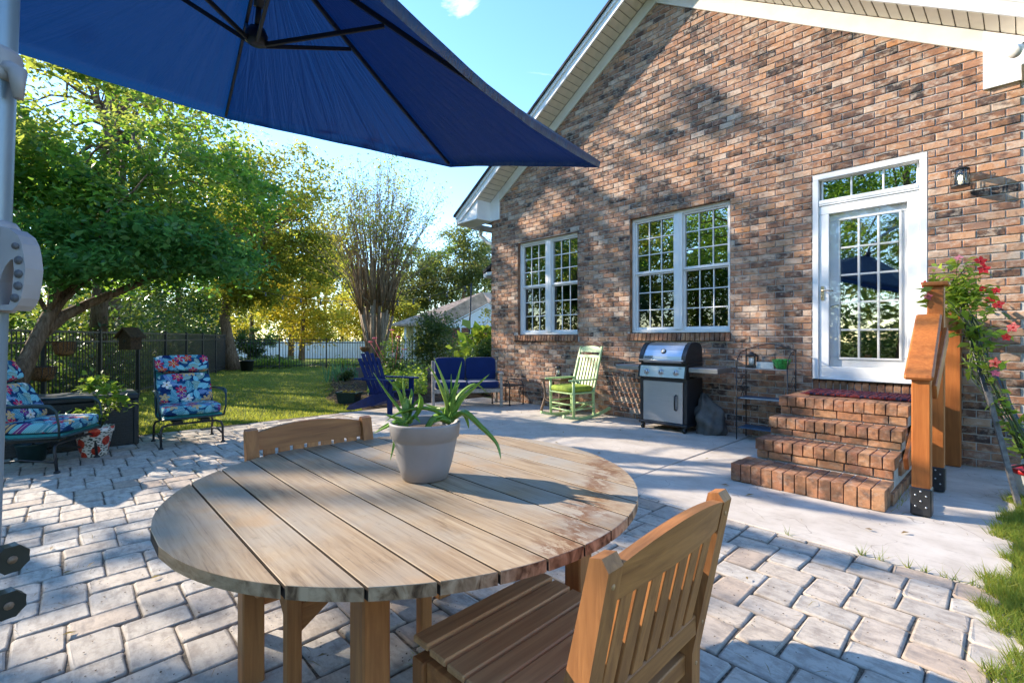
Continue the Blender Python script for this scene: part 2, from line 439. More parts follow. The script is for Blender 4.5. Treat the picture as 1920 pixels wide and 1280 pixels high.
leaf_mat("grass_blade", [(0.0, (0.07, 0.14, 0.02)), (0.5, (0.12, 0.19, 0.03)), (0.85, (0.2, 0.23, 0.04)), (1.0, (0.29, 0.25, 0.08))], 0.45, (0.38, 0.36, 0.04), 0.6, 0.2)
leaf_mat("aloe_skin", [(0.0, (0.13, 0.28, 0.04)), (0.6, (0.2, 0.36, 0.06)), (1.0, (0.3, 0.4, 0.08))], 0.22, (0.3, 0.42, 0.05), 0.4, 0.5)
leaf_mat("petal_red", [(0.0, (0.45, 0.008, 0.015)), (1.0, (0.6, 0.02, 0.02))], 0.35, (0.7, 0.02, 0.02))
leaf_mat("petal_pink", [(0.0, (0.6, 0.12, 0.2)), (1.0, (0.7, 0.3, 0.36))], 0.35, (0.7, 0.2, 0.3))
leaf_mat("dry_leaf", [(0.0, (0.1, 0.04, 0.015)), (0.5, (0.2, 0.1, 0.03)), (0.8, (0.28, 0.2, 0.04)), (1.0, (0.25, 0.04, 0.02))], 0.2)

k = K("bark")
p = k.obj()
v = k.mapv(p, (7, 7, 1.6))
n = k.noise(v, 3, 6, 0.7, dist=1.0)
c = k.ramp(n, [(0.3, (0.05, 0.033, 0.022)), (0.5, (0.15, 0.1, 0.065)), (0.72, (0.27, 0.2, 0.14))])
M["bark"] = k.end(k.pbr(c, 0.9, 0.15, 0, k.bump(n, 0.8, 0.03)))
k = K("bark_smooth")
n = k.noise(k.mapv(k.obj(), (9, 9, 1.4)), 2.2, 5, 0.65, dist=0.8)
c = k.ramp(n, [(0.3, (0.13, 0.085, 0.05)), (0.5, (0.24, 0.17, 0.1)), (0.7, (0.38, 0.28, 0.18))])
M["bark_smooth"] = k.end(k.pbr(c, 0.7, 0.2, 0, k.bump(n, 0.4, 0.02)))
k = K("mulch")
n = k.noise(k.pos(), 16, 6, 0.75)
c = k.ramp(n, [(0.3, (0.03, 0.02, 0.014)), (0.6, (0.11, 0.075, 0.05)), (0.8, (0.2, 0.15, 0.1))])
M["mulch"] = k.end(k.pbr(c, 0.95, 0.1, 0, k.bump(n, 1.0, 0.05)))
k = K("lawn_turf")
p = k.pos()
n = k.noise(p, 0.7, 4)
n2 = k.noise(p, 45, 4, 0.7)
c = k.ramp(n2, [(0.3, (0.08, 0.115, 0.022)), (0.55, (0.15, 0.19, 0.035)), (0.8, (0.26, 0.25, 0.06))])
c = k.mix(k.ramp(n, [(0.4, 0.0), (0.7, 0.45)]), c, (0.2, 0.17, 0.05))
M["lawn_turf"] = k.end(k.pbr(c, 0.95, 0.1, 0, k.bump(n2, 0.8, 0.05)))

def glass_mat(name, refl=0.3, tint=(0.75, 0.8, 0.78), rough=0.0):
    k = K(name)
    fc = k.nd("ShaderNodeLayerWeight", {0: 0.5}).outputs["Facing"]
    f = k.math('ADD', refl + 0.03, k.math('MULTIPLY', k.math('POWER', fc, 5.0), 0.8), clamp=True)
    g = k.nd("ShaderNodeBsdfGlossy", {"Color": (0.9, 0.92, 0.92, 1), "Roughness": rough}).outputs[0]
    t = k.nd("ShaderNodeBsdfTransparent", {"Color": (*tint, 1)}).outputs[0]
    M[name] = k.end(k.nd("ShaderNodeMixShader", {0: f, 1: t, 2: g}).outputs[0])
glass_mat("pane_glass", 0.26)
glass_mat("screen_glass", 0.07, (0.42, 0.43, 0.44))
glass_mat("storm_glass", 0.015, (0.98, 0.98, 0.98))
glass_mat("jar_glass", 0.05, (0.85, 0.88, 0.88))
k = K("lit_bulb")
M["lit_bulb"] = k.end(k.nd("ShaderNodeEmission", {"Color": (1, 0.85, 0.6, 1), "Strength": 5.0}).outputs[0])

def floral_pot():
    k = K("poppy_pot")
    p = k.obj()
    a = k.nd("ShaderNodeSeparateXYZ", {0: p})
    th = k.math('ARCTAN2', a.outputs[1], a.outputs[0])
    uv = k.nd("ShaderNodeCombineXYZ", {0: k.math('MULTIPLY', th, 0.16), 1: a.outputs[2]}).outputs[0]
    vo = k.nd("ShaderNodeTexVoronoi", {"Vector": uv, "Scale": 7.0}, voronoi_dimensions='2D')
    big = k.math('LESS_THAN', vo.outputs["Distance"], 0.34)
    v2 = k.nd("ShaderNodeTexVoronoi", {"Vector": k.mapv(uv, (1, 2.2, 1), (2, 1, 0), (0, 0, 0.6)), "Scale": 22.0}, voronoi_dimensions='2D')
    leaf = k.math('LESS_THAN', v2.outputs["Distance"], 0.3)
    c = k.mix(leaf, (0.75, 0.73, 0.7), (0.02, 0.05, 0.03))
    c = k.mix(big, c, k.ramp(k.noise(uv, 40, 2), [(0.4, (0.4, 0.01, 0.01)), (0.6, (0.65, 0.08, 0.03))]))
    M["poppy_pot"] = k.end(k.pbr(c, 0.35))
floral_pot()
k = K("mat_weave")
n = k.noise(k.mapv(k.obj(), (6, 6, 1)), 3, 3)
c = k.ramp(n, [(0.35, (0.02, 0.02, 0.05)), (0.45, (0.16, 0.03, 0.03)), (0.55, (0.03, 0.03, 0.06)), (0.66, (0.12, 0.09, 0.07))], 'CONSTANT')
M["mat_weave"] = k.end(k.pbr(c, 0.95, 0.1))
k = K("perforated_vinyl")
v = k.nd("ShaderNodeTexVoronoi", {"Vector": k.obj(), "Scale": 95.0, "Randomness": 0.0})
c = k.mix(k.math('LESS_THAN', v.outputs["Distance"], 0.32), (0.66, 0.6, 0.5), (0.16, 0.13, 0.1))
M["perforated_vinyl"] = k.end(k.pbr(c, 0.5))
k = K("house_side_brick")
bt = k.nd("ShaderNodeTexBrick", {"Vector": k.nd("ShaderNodeCombineXYZ", {0: k.nd("ShaderNodeSeparateXYZ", {0: k.pos()}).outputs[1], 1: k.nd("ShaderNodeSeparateXYZ", {0: k.pos()}).outputs[2], 2: 0.0}).outputs[0],
     "Color1": (0.24, 0.13, 0.09), "Color2": (0.13, 0.08, 0.065), "Mortar": (0.36, 0.33, 0.3), "Scale": 1.0, "Mortar Size": 0.005, "Brick Width": 0.203, "Row Height": 0.0677})
M["house_side_brick"] = k.end(k.pbr(bt.outputs[0], 0.9, 0.2))

# ------------------------------------------------------------------ mesh helpers
class MB:
    def __init__(s):
        s.v, s.f, s.sm, s.uv, s.m = [], [], [], [], None
    def add(s, verts, faces, smooth=False, uv=None):
        o = len(s.v)
        for i, p in enumerate(verts):
            p = Vector(p)
            if s.m is not None:
                p = s.m @ p
            s.v.append(p)
            s.uv.append(uv[i] if uv else (p.x, p.y))
        for f in faces:
            s.f.append(tuple(i + o for i in f))
            s.sm.append(smooth)
        return s
    def box(s, c, size, bev=0.0, rot=None):
        hx, hy, hz = size[0] / 2, size[1] / 2, size[2] / 2
        Rm = Euler(rot).to_matrix() if rot else None
        vs_, fs = [], []
        if bev <= 0:
            for z in (-1, 1):
                for y in (-1, 1):
                    for x in (-1, 1):
                        vs_.append(Vector((x * hx, y * hy, z * hz)))
            fs = [(0, 2, 3, 1), (4, 5, 7, 6), (0, 1, 5, 4), (2, 6, 7, 3), (0, 4, 6, 2), (1, 3, 7, 5)]
        else:
            b = min(bev, hx * 0.9, hy * 0.9, hz * 0.9)
            idx = {}
            for x in (-1, 1):
                for y in (-1, 1):
                    for z in (-1, 1):
                        for a in range(3):
                            h = [hx - b, hy - b, hz - b]
                            h[a] = (hx, hy, hz)[a]
                            idx[(x, y, z, a)] = len(vs_)
                            vs_.append(Vector((x * h[0], y * h[1], z * h[2])))
            for sg in (-1, 1):
                fs.append(tuple(idx[(sg, y, z, 0)] for y, z in ((-1, -1), (1, -1), (1, 1), (-1, 1))))
                fs.append(tuple(idx[(x, sg, z, 1)] for x, z in ((-1, -1), (1, -1), (1, 1), (-1, 1))))
                fs.append(tuple(idx[(x, y, sg, 2)] for x, y in ((-1, -1), (1, -1), (1, 1), (-1, 1))))
            for p in (-1, 1):
                for q in (-1, 1):
                    fs.append((idx[(p, q, -1, 0)], idx[(p, q, 1, 0)], idx[(p, q, 1, 1)], idx[(p, q, -1, 1)]))
                    fs.append((idx[(p, -1, q, 0)], idx[(p, 1, q, 0)], idx[(p, 1, q, 2)], idx[(p, -1, q, 2)]))
                    fs.append((idx[(-1, p, q, 1)], idx[(1, p, q, 1)], idx[(1, p, q, 2)], idx[(-1, p, q, 2)]))
                    for r in (-1, 1):
                        fs.append((idx[(p, q, r, 0)], idx[(p, q, r, 1)], idx[(p, q, r, 2)]))
        c = Vector(c)
        s.add([(Rm @ v if Rm else v) + c for v in vs_], fs)
        return s
    def beam(s, p0, p1, w, h, bev=0.0, up=(0, 0, 1)):
        p0, p1 = Vector(p0), Vector(p1)
        z = (p1 - p0)
        L = z.length
        z.normalize()
        x = Vector(up).cross(z)
        if x.length < 1e-4:
            x = Vector((1, 0, 0)).cross(z)
        x.normalize()
        y = z.cross(x)
        Mx = Matrix((x, y, z)).transposed().to_4x4()
        Mx.translation = (p0 + p1) / 2
        old = s.m
        s.m = Mx if old is None else old @ Mx
        s.box((0, 0, 0), (w, h, L), bev)
        s.m = old
        return s
    def tube(s, pts, r, n=8, smooth=True, flat=1.0, cap=True):
        pts = [Vector(p) for p in pts]
        m = len(pts)
        rs = r if isinstance(r, (list, tuple)) else [r] * m
        t = [(pts[min(i + 1, m - 1)] - pts[max(i - 1, 0)]).normalized() for i in range(m)]
        a = t[0].orthogonal().normalized() if abs(t[0].z) > 0.95 else t[0].cross(Vector((0, 0, 1))).normalized()
        vs_, fs = [], []
        for i in range(m):
            a = (a - t[i] * a.dot(t[i])).normalized()
            b = t[i].cross(a)
            for j in range(n):
                an = 2 * PI * j / n
                vs_.append(pts[i] + a * math.cos(an) * rs[i] + b * math.sin(an) * rs[i] * flat)
        for i in range(m - 1):
            for j in range(n):
                k2 = (j + 1) % n
                fs.append((i * n + j, i * n + k2, (i + 1) * n + k2, (i + 1) * n + j))
        if cap:
            fs.append(tuple(range(n - 1, -1, -1)))
            fs.append(tuple((m - 1) * n + j for j in range(n)))
        s.add(vs_, fs, smooth)
        return s
    def lathe(s, prof, n=24, c=(0, 0, 0), smooth=True):
        vs_, fs = [], []
        c = Vector(c)
        for r, z in prof:
            for j in range(n):
                a = 2 * PI * j / n
                vs_.append(c + Vector((r * math.cos(a), r * math.sin(a), z)))
        for i in range(len(prof) - 1):
            for j in range(n):
                k2 = (j + 1) % n
                fs.append((i * n + j, i * n + k2, (i + 1) * n + k2, (i + 1) * n + j))
        fs.append(tuple(range(n - 1, -1, -1)))
        fs.append(tuple((len(prof) - 1) * n + j for j in range(n)))
        s.add(vs_, fs, smooth)
        return s
    def prism(s, poly, fn, w0, w1, smooth=False):
        n = len(poly)
        vs_ = [fn(u, v, w0) for u, v in poly] + [fn(u, v, w1) for u, v in poly]
        fs = [tuple(range(n - 1, -1, -1)), tuple(range(n, 2 * n))]
        for i in range(n):
            j = (i + 1) % n
            fs.append((i, j, j + n, i + n))
        s.add(vs_, fs, smooth)
        return s
    def ring(s, outer, inner, fn, w0, w1):
        n = len(outer)
        vs_ = [fn(u, v, w) for w in (w0, w1) for lst in (outer, inner) for u, v in lst]
        fs = []
        for i in range(n):
            j = (i + 1) % n
            fs += [(i, j, n + j, n + i), (2 * n + i, 3 * n + i, 3 * n + j, 2 * n + j), (i, 2 * n + i, 2 * n + j, j), (n + i, n + j, 3 * n + j, 3 * n + i)]
        s.add(vs_, fs)
        return s
    def blob(s, c, size, e=0.35, nu=24, nv=12, uvax=(0, 1)):
        def pw(x):
            return math.copysign(abs(x) ** e, x)
        c = Vector(c)
        vs_, fs, uv = [], [], []
        for i in range(nv + 1):
            ph = -PI / 2 + PI * i / nv
            for j in range(nu):
                th = 2 * PI * j / nu
                q = Vector((size[0] / 2 * pw(math.cos(ph)) * pw(math.cos(th)), size[1] / 2 * pw(math.cos(ph)) * pw(math.sin(th)), size[2] / 2 * pw(math.sin(ph))))
                vs_.append(c + q)
                p = c + q
                uv.append((p[uvax[0]], p[uvax[1]]))
        for i in range(nv):
            for j in range(nu):
                k2 = (j + 1) % nu
                fs.append((i * nu + j, i * nu + k2, (i + 1) * nu + k2, (i + 1) * nu + j))
        s.add(vs_, fs, True, uv)
        return s
    def mesh(s, name, mat, recalc=True):
        me = bpy.data.meshes.new(name)
        me.from_pydata([tuple(v) for v in s.v], [], s.f)
        me.polygons.foreach_set("use_smooth", s.sm)
        ul = me.uv_layers.new(name="UVMap")
        li = np.zeros(len(me.loops), dtype=np.int32)
        me.loops.foreach_get("vertex_index", li)
        ul.data.foreach_set("uv", np.array(s.uv, dtype=np.float32)[li].ravel())
        if recalc:
            bm = bmesh.new()
            bm.from_mesh(me)
            bmesh.ops.remove_doubles(bm, verts=bm.verts, dist=1e-6)
            bmesh.ops.recalc_face_normals(bm, faces=bm.faces)
            bm.to_mesh(me)
            bm.free()
        me.materials.append(M[mat] if isinstance(mat, str) else mat)
        return me
    def build(s, name, mat, parent=None, recalc=True):
        return put(name, s.mesh(name, mat, recalc), parent)

def put(name, me, parent=None, loc=None, rot=None, scale=None):
    o = bpy.data.objects.new(name, me)
    COL.objects.link(o)
    if parent is not None:
        o.parent = parent
    if loc is not None:
        o.location = loc
    if rot is not None:
        o.rotation_euler = rot
    if scale is not None:
        o.scale = scale
    return o

def tag(o, label=None, cat=None, group=None, kind=None):
    if label: o["label"] = label
    if cat: o["category"] = cat
    if group: o["group"] = group
    if kind: o["kind"] = kind
    return o

def thing(name, label, cat, loc=(0, 0, 0), rz=0.0, group=None):
    o = bpy.data.objects.new(name, None)
    COL.objects.link(o)
    o.location = loc
    o.rotation_euler = (0, 0, rz)
    o.empty_display_size = 0.1
    return tag(o, label, cat, group)

def dup(root, loc, rz, label=None):
    r = root.copy()
    COL.objects.link(r)
    r.location = loc
    r.rotation_euler = (0, 0, rz)
    if label: r["label"] = label
    for ch in list(root.children):
        c = ch.copy()
        COL.objects.link(c)
        c.parent = r
        for g in list(ch.children):
            d = g.copy()
            COL.objects.link(d)
            d.parent = c
    return r

def raw_mesh(name, verts, faces, mat, smooth=False):
    """numpy arrays -> mesh; faces all of one size"""
    me = bpy.data.meshes.new(name)
    nv, nf, k_ = len(verts), len(faces), faces.shape[1]
    me.vertices.add(nv)
    me.vertices.foreach_set("co", np.ascontiguousarray(verts, dtype=np.float32).ravel())
    me.loops.add(nf * k_)
    me.loops.foreach_set("vertex_index", np.ascontiguousarray(faces, dtype=np.int32).ravel())
    me.polygons.add(nf)
    me.polygons.foreach_set("loop_start", np.arange(0, nf * k_, k_, dtype=np.int32))
    if smooth:
        me.polygons.foreach_set("use_smooth", np.ones(nf, dtype=bool))
    me.update(calc_edges=True)
    me.materials.append(M[mat])
    return me

def leaf_cards(c, size, up_bias=0.6, aspect=0.45, droop=0.0):
    """one folded quad per centre point"""
    n = len(c)
    nrm = NR.normal(size=(n, 3))
    nrm[:, 2] = np.abs(nrm[:, 2]) + up_bias
    nrm /= np.linalg.norm(nrm, axis=1, keepdims=True)
    d = NR.normal(size=(n, 3))
    d[:, 2] -= droop
    d -= nrm * (d * nrm).sum(1, keepdims=True)
    d /= np.linalg.norm(d, axis=1, keepdims=True)
    s_ = np.cross(nrm, d)
    L = size * NR.uniform(0.45, 1.4, size=(n, 1))
    W = L * aspect
    v = np.empty((n, 4, 3))
    v[:, 0] = c - d * L * 0.5
    v[:, 1] = c + s_ * W * 0.5 + nrm * L * 0.07
    v[:, 2] = c + d * L * 0.5 - nrm * L * 0.06
    v[:, 3] = c - s_ * W * 0.5 + nrm * L * 0.07
    f = np.arange(n * 4).reshape(n, 4)
    return v.reshape(-1, 3), f

def crown_points(center, radii, n, clumps, spread, shell=0.35, flatten=0.6, lower_cut=-1.0):
    center, radii = np.array(center), np.array(radii)
    cc = []
    while len(cc) < clumps:
        u = NR.normal(size=3)
        u /= np.linalg.norm(u)
        r = NR.uniform(shell, 1.0) ** 0.6 * NR.uniform(0.85, 1.1)
        if u[2] * r < lower_cut:
            continue
        cc.append(center + u * r * radii)
    cc = np.array(cc)
    w = NR.uniform(0.4, 1.6, size=clumps)
    idx = NR.choice(clumps, size=n, p=w / w.sum())
    sp = NR.uniform(0.6, 1.3, size=(clumps, 1))[idx] * spread
    off = NR.normal(size=(n, 3)) * sp
    off[:, 2] *= flatten
    return cc[idx] + off, cc

def limb_path(p0, p1, sag=0.2, n=6, wob=0.06):
    p0, p1 = Vector(p0), Vector(p1)
    L = (p1 - p0).length
    pts = []
    for i in range(n + 1):
        t = i / n
        p = p0.lerp(p1, t)
        p.z += math.sin(PI * t) * L * sag * 0.5
        if 0 < i < n:
            p += Vector((RND.gauss(0, 1), RND.gauss(0, 1), RND.gauss(0, 1))) * L * wob * 0.5
        pts.append(p)
    return pts

# gaps in the crowns: where the sun reaches the wall, the paving and the table top
GAPS = []
def gap_ground(px, py, r, z=0.0):
    d = 905 * (1.28 - z) / (py - 632)
    p = CR * ((px - 960) / 905 * d) + CF * d
    GAPS.append((p.x, p.y, z, r))
def gap_wall(px, py, r):
    k_ = (px - 960) / 905
    d = 6.6 / (CR.y * k_ + CF.y)
    p = CR * (k_ * d) + CF * d
    GAPS.append((p.x, 6.6, 1.28 + (632 - py) * d / 905, r))
def thin(pts, base):
    w = pts + np.array(base)
    keep = np.ones(len(w), dtype=bool)
    s_ = np.array(S)
    for x, y, z, r in GAPS:
        d = w - np.array((x, y, z))
        al = d @ s_
        pr = np.linalg.norm(d - al[:, None] * s_, axis=1)
        keep &= ~((al > 2) & (pr < r * NR.uniform(0.75, 1.2, len(w))))
    return pts[keep]

def tree(name, label, cat, base, trunk_pts, r0, crown_c, crown_r, n, clumps, spread, leaf, lmat, bark="bark", limbs=14, r1=0.05, group=None, up=0.6, aspect=0.45, shell=0.35, flatten=0.6, cut=-1.0, extra=None):
    t = thing(name, label, cat, base, 0, group)
    b = Vector(base)
    tp = [Vector(p) for p in trunk_pts]
    m = MB()
    m.tube(tp, [r0 * (1.35 if i == 0 else 1) + (r1 - r0) * i / (len(tp) - 1) for i in range(len(tp))], 10)
    m.build("trunk", bark, t)
    pts, cc = crown_points(Vector(crown_c) - b, crown_r, n, clumps, spread, shell, flatten, cut)
    if extra:
        for ec, er, en, ek, es, *em in extra:
            p2, c2 = crown_points(Vector(ec) - b, er, en, ek, es, shell, flatten)
            cc = np.vstack([cc, c2])
            if em:
                p2 = thin(p2, b)
                v, f = leaf_cards(p2, leaf, up, aspect)
                put("crown", raw_mesh("crown", v, f, em[0]), t)
            else:
                pts = np.vstack([pts, p2])
    pts = thin(pts, b)
    v, f = leaf_cards(pts, leaf, up, aspect)
    put("crown", raw_mesh("crown", v, f, lmat), t)
    if limbs:
        m = MB()
        for i in NR.choice(len(cc), size=min(limbs, len(cc)), replace=False):
            k0 = RND.randint(len(tp) // 2, len(tp) - 1)
            q = tp[k0]
            pth = limb_path(q, cc[i], 0.15)
            m.tube(pth, [r1 * 0.9 + (0.008 - r1 * 0.9) * j / (len(pth) - 1) for j in range(len(pth))], 6)
        o = m.build("limb", bark, t)
        o["kind"] = "stuff"
    return t

CR, CF = Vector((0.6845, 0.729, 0)), Vector((-0.729, 0.6845, 0))
def at(px, d, z=0.0):
    """a place on the plot: bearing px at distance d from the table end of the patio"""
    p = CR * ((px - 960) / 905 * d) + CF * d
    return (p.x, p.y, z)
def vis(x, y, z):
    d = CF.x * x + CF.y * y
    if d < 0.4:
        return None
    r = CR.x * x + CR.y * y
    return 960 + 905 * r / d, 632 - 905 * (z - 1.28) / d, d

for a in ((1010, 772, .3), (1090, 792, .25), (1150, 832, .42), (1060, 828, .25), (1280, 850, .35), (1230, 880, .25), (1370, 885, .25), (1330, 935, .25), (1450, 968, .3), (1560, 990, .38), (1680, 1022, .35),
          (1780, 1060, .25), (1820, 1000, .2), (1400, 1055, .24), (1500, 1120, .26), (1620, 1160, .26), (1720, 1130, .2), (1550, 1225, .2), (1750, 1245, .16), (1380, 1180, .14), (150, 932, .42), (260, 962, .3), (60, 945, .35), (345, 945, .25),
          (110, 1015, .18), (250, 1085, .18), (200, 1185, .2), (60, 1205, .15), (350, 890, .22), (330, 1190, .14), (540, 1180, .14), (430, 1000, .2), (700, 800, .35), (300, 850, .3), (30, 880, .3), (230, 870, .25)):
    gap_ground(*a)
for a in ((380, 955, .1), (455, 1055, .13), (640, 965, .13), (1000, 905, .17), (900, 872, .14), (700, 905, .1), (800, 1060, .08), (1120, 885, .1), (560, 905, .13), (520, 1010, .1), (1080, 990, .1), (950, 1020, .07), (850, 850, .2), (1010, 850, .15)):
    gap_ground(*a, 0.76)
GAPS += [(-1.5, 0.99, 1.0, .22), (-1.6, 0.95, 1.1, .15), (-1.5, 4.4, .1, .16), (-1.2, 4.4, .1, .18), (-0.85, 4.4, .1, .2), (-1.3, 4.8, .28, .18), (-0.9, 4.8, .28, .22), (-1.5, 5.1, .45, .16), (-1.0, 5.1, .45, .2), (-1.2, 5.4, .63, .25), (-0.8, 5.4, .62, .2), (-0.5, 4.5, .7, .3), (-0.53, 5.0, 1.2, .2), (-0.5, 6.5, 1.0, .2), (-0.6, 0.9, .6, .3), (-3.4, 6.0, 1.1, .35), (-4.9, 6.1, .8, .35), (-4.8, 6.3, .3, .3)]
for a in ((1500, 120, .5), (1620, 130, .6), (1720, 170, .6), (1820, 210, .5), (1800, 330, .4), (1870, 420, .3), (1640, 220, .35), (1420, 70, .35), (1370, 110, .25), (1460, 190, .25), (1400, 160, .2), (1330, 60, .3), (1245, 160, .16), (1220, 200, .16),
          (1140, 270, .2), (1090, 300, .2), (1180, 235, .14), (1210, 300, .2), (1150, 345, .22), (1060, 380, .22), (1000, 425, .2), (1250, 330, .2), (1330, 300, .25), (1420, 290, .25), (1500, 290, .3), (1480, 370, .22), (1410, 350, .16),
          (1480, 470, .25), (1500, 560, .25), (1440, 600, .2), (1390, 420, .16), (1120, 560, .16), (1090, 660, .25), (1010, 690, .25), (1260, 670, .2), (1440, 650, .2), (1160, 420, .16), (955, 480, .16), (1030, 400, .16), (1430, 520, .14), (1140, 470, .13), (1160, 560, .14), (1110, 430, .13), (950, 560, .14), (940, 640, .16), (1170, 590, .1), (1400, 700, .2), (1350, 690, .2), (1180, 700, .3), (1230, 720, .2), (1750, 520, .3), (1740, 420, .3), (1610, 420, .3), (1640, 540, .35), (1590, 640, .3), (1660, 660, .25), (1700, 600, .2), (1790, 470, .2), (1880, 560, .2), (1310, 560, .14)):
    gap_wall(*a)

# ------------------------------------------------------------------ ground
def ground_z(x, y):
    d = CF.x * x + CF.y * y
    t = min(1, max(0, (d - 20.5) / 32))
    return -0.03 - 1.0 * t * t * (3 - 2 * t)
def lawn():
    n = 120
    us = np.linspace(-1, 1, n)
    gx = np.sign(us) * np.abs(us) ** 2.2 * 260
    v, f = [], []
    for i in range(n):
        for j in range(n):
            x, y = gx[i] - 5, gx[j] + 3
            v.append((x, y, ground_z(x, y)))
    for i in range(n - 1):
        for j in range(n - 1):
            a = i * n + j
            f.append((a, a + n, a + n + 1, a + 1))
    o = put("lawn", raw_mesh("lawn", np.array(v), np.array(f), "lawn_turf", True))
    tag(o, kind="structure")
lawn()

def grass(name, pts, h, w, lean=0.35):
    n = len(pts)
    a = NR.uniform(0, 2 * PI, n)
    hh = h * NR.uniform(0.5, 1.4, n)
    ww = w * NR.uniform(0.7, 1.3, n)
    dx, dy = np.cos(a), np.sin(a)
    tip = np.stack([pts[:, 0] + NR.normal(size=n) * hh * lean, pts[:, 1] + NR.normal(size=n) * hh * lean, pts[:, 2] + hh], 1)
    v = np.empty((n, 3, 3))
    v[:, 0] = pts - np.stack([dx * ww, dy * ww, np.zeros(n)], 1)
    v[:, 1] = pts + np.stack([dx * ww, dy * ww, np.zeros(n)], 1)
    v[:, 2] = tip
    o = put(name, raw_mesh(name, v.reshape(-1, 3), np.arange(n * 3).reshape(n, 3), "grass_blade"))
    return tag(o, kind="stuff")
# lawn beyond the patio
N = 120000
u = NR.uniform(0, 1, N)
x = -8.02 - (u ** 1.8) * 14.5
y = NR.uniform(-4, 12, N)
keep = (y < 3.9 + (-8 - x) * 0.52)
x, y = x[keep], y[keep]
g = grass("grass", np.stack([x, y, np.full(len(x), -0.035)], 1), 0.045, 0.006)
# strip beside the house corner
N = 42000
y = NR.uniform(1.0, 5.6, N)
edge = -0.06 + 0.05 * np.sin(y * 5.1) + 0.035 * np.sin(y * 13.7) + 0.03 * np.sin(y * 31)
x = edge + np.abs(NR.normal(size=N)) * 0.35 - 0.03
grass("grass", np.stack([x, y, np.full(N, -0.012)], 1), 0.06, 0.0028, 0.6)
# tufts in the joint between paving and slab
pts = []
for cx, n_ in ((-1.05, 10), (-0.66, 26), (-0.58, 14), (-0.45, 16), (-0.38, 16), (-0.3, 12), (-0.25, 10), (-0.19, 12), (-0.14, 9)):
    pts.append(np.stack([NR.normal(cx, 0.012, n_), NR.normal(3.442, 0.006, n_), np.full(n_, 0.0)], 1))
pts.append(np.stack([NR.normal(-0.155, 0.014, 40), NR.normal(3.2, 0.014, 40), np.full(40, 0.0)], 1))
pts.append(np.stack([NR.normal(-0.66, 0.02, 30), NR.normal(4.85, 0.16, 30), np.full(30, 0.0)], 1))
pts.append(np.stack([NR.normal(-1.55, 0.08, 40), NR.normal(1.05, 0.02, 40), np.full(40, 0.0)], 1))
grass("joint_grass", np.vstack(pts), 0.055, 0.0022, 0.7)

def slab(name, x0, x1, y0, y1, z0, z1, mat, parent=None):
    return MB().box(((x0 + x1) / 2, (y0 + y1) / 2, (z0 + z1) / 2), (x1 - x0, y1 - y0, z1 - z0), 0.006).build(name, mat, parent)
c_ = slab("patio_slab", -7.95, -5.095, 3.45, 6.62, -0.12, 0.0, "concrete")
tag(c_, kind="structure")
c_ = slab("patio_slab", -5.085, -2.455, 3.45, 6.62, -0.12, 0.0, "concrete")
tag(c_, kind="structure")
c_ = slab("patio_slab", -2.445, -0.05, 3.45, 4.495, -0.12, 0.0, "concrete")
tag(c_, kind="structure")
c_ = slab("patio_slab", -2.445, -0.05, 4.505, 6.62, -0.12, -0.004, "concrete")
tag(c_, kind="structure")

# ------------------------------------------------------------------ paving: 90 degree herringbone of tumbled pavers
paved = slab("patio_paving", -8.0, 0.12, -4.0, 3.44, -0.13, -0.0085, "joint_sand")
tag(paved, kind="structure")
PB, PA = 0.1735, 0.2555
def paver_mesh(sx, sy, seed):
    r_ = random.Random(seed)
    hx, hy = sx / 2 - 0.0016, sy / 2 - 0.0016
    rings = []
    for ins, z in ((0.0, -0.05), (0.0, -0.011), (0.004, -0.003), (0.012, 0.0015)):
        cc = 0.016
        ring = []
        for (ax, ay, order) in ((1, 1, 0), (-1, 1, 1), (-1, -1, 0), (1, -1, 1)):
            a = (ax * (hx - ins), ay * (hy - ins - cc))
            b = (ax * (hx - ins - cc * 0.3), ay * (hy - ins - cc * 0.3))
            c = (ax * (hx - ins - cc), ay * (hy - ins))
            ring += [a, b, c] if order == 0 else [c, b, a]
        rings.append([(p[0], p[1], z) for p in ring])
    jit = [(r_.uniform(-0.005, 0.005), r_.uniform(-0.005, 0.005), r_.uniform(-0.003, 0.001)) for _ in range(12)]
    v, f = [], []
    for ring in rings:
        for i, p in enumerate(ring):
            v.append((p[0] + jit[i][0], p[1] + jit[i][1], p[2] + jit[i][2]))
    n = 12
    for k_ in range(3):
        for i in range(n):
            j = (i + 1) % n
            f.append((k_ * n + i, k_ * n + j, (k_ + 1) * n + j, (k_ + 1) * n + i))
    f.append(tuple(3 * n + i for i in range(n)))
    return v, f
PV = {}
for ori in (0, 1):
    for s_ in range(6):
        sx, sy = (PA, PB) if ori == 0 else (PB, PA)
        v, f = paver_mesh(sx, sy, s_ + 10 * ori)
        m = MB()
        m.add(v, f)
        for i in range(len(m.f)):
            m.sm[i] = i < 36
        PV[(ori, s_)] = (m.mesh("paver", "paver_stone"), v, f)
spots = []
for i in range(-70, 70):
    for j in range(-40, 40):
        hx0, hy0 = -0.69 + i * PB + j * PA, 2.107 + i * PB - j * PA
        for ori, x0, y0, w, h in ((0, hx0, hy0, PA, PB), (1, hx0, hy0 + PB, PB, PA)):
            cx, cy = x0 + w / 2, y0 + h / 2
            if cx - w / 2 < -7.99 or cx + w / 2 > 0.1 or cy - h / 2 > 3.4 or cy - h / 2 < -3.9:
                continue
            p = vis(cx, cy, 0)
            sc = 0
            if p and -60 < p[0] < 1980 and 640 < p[1] < 1330:
                sc = w * h / p[2] ** 3
            spots.append((sc, ori, cx, cy))
spots.sort(reverse=True)
field = MB()
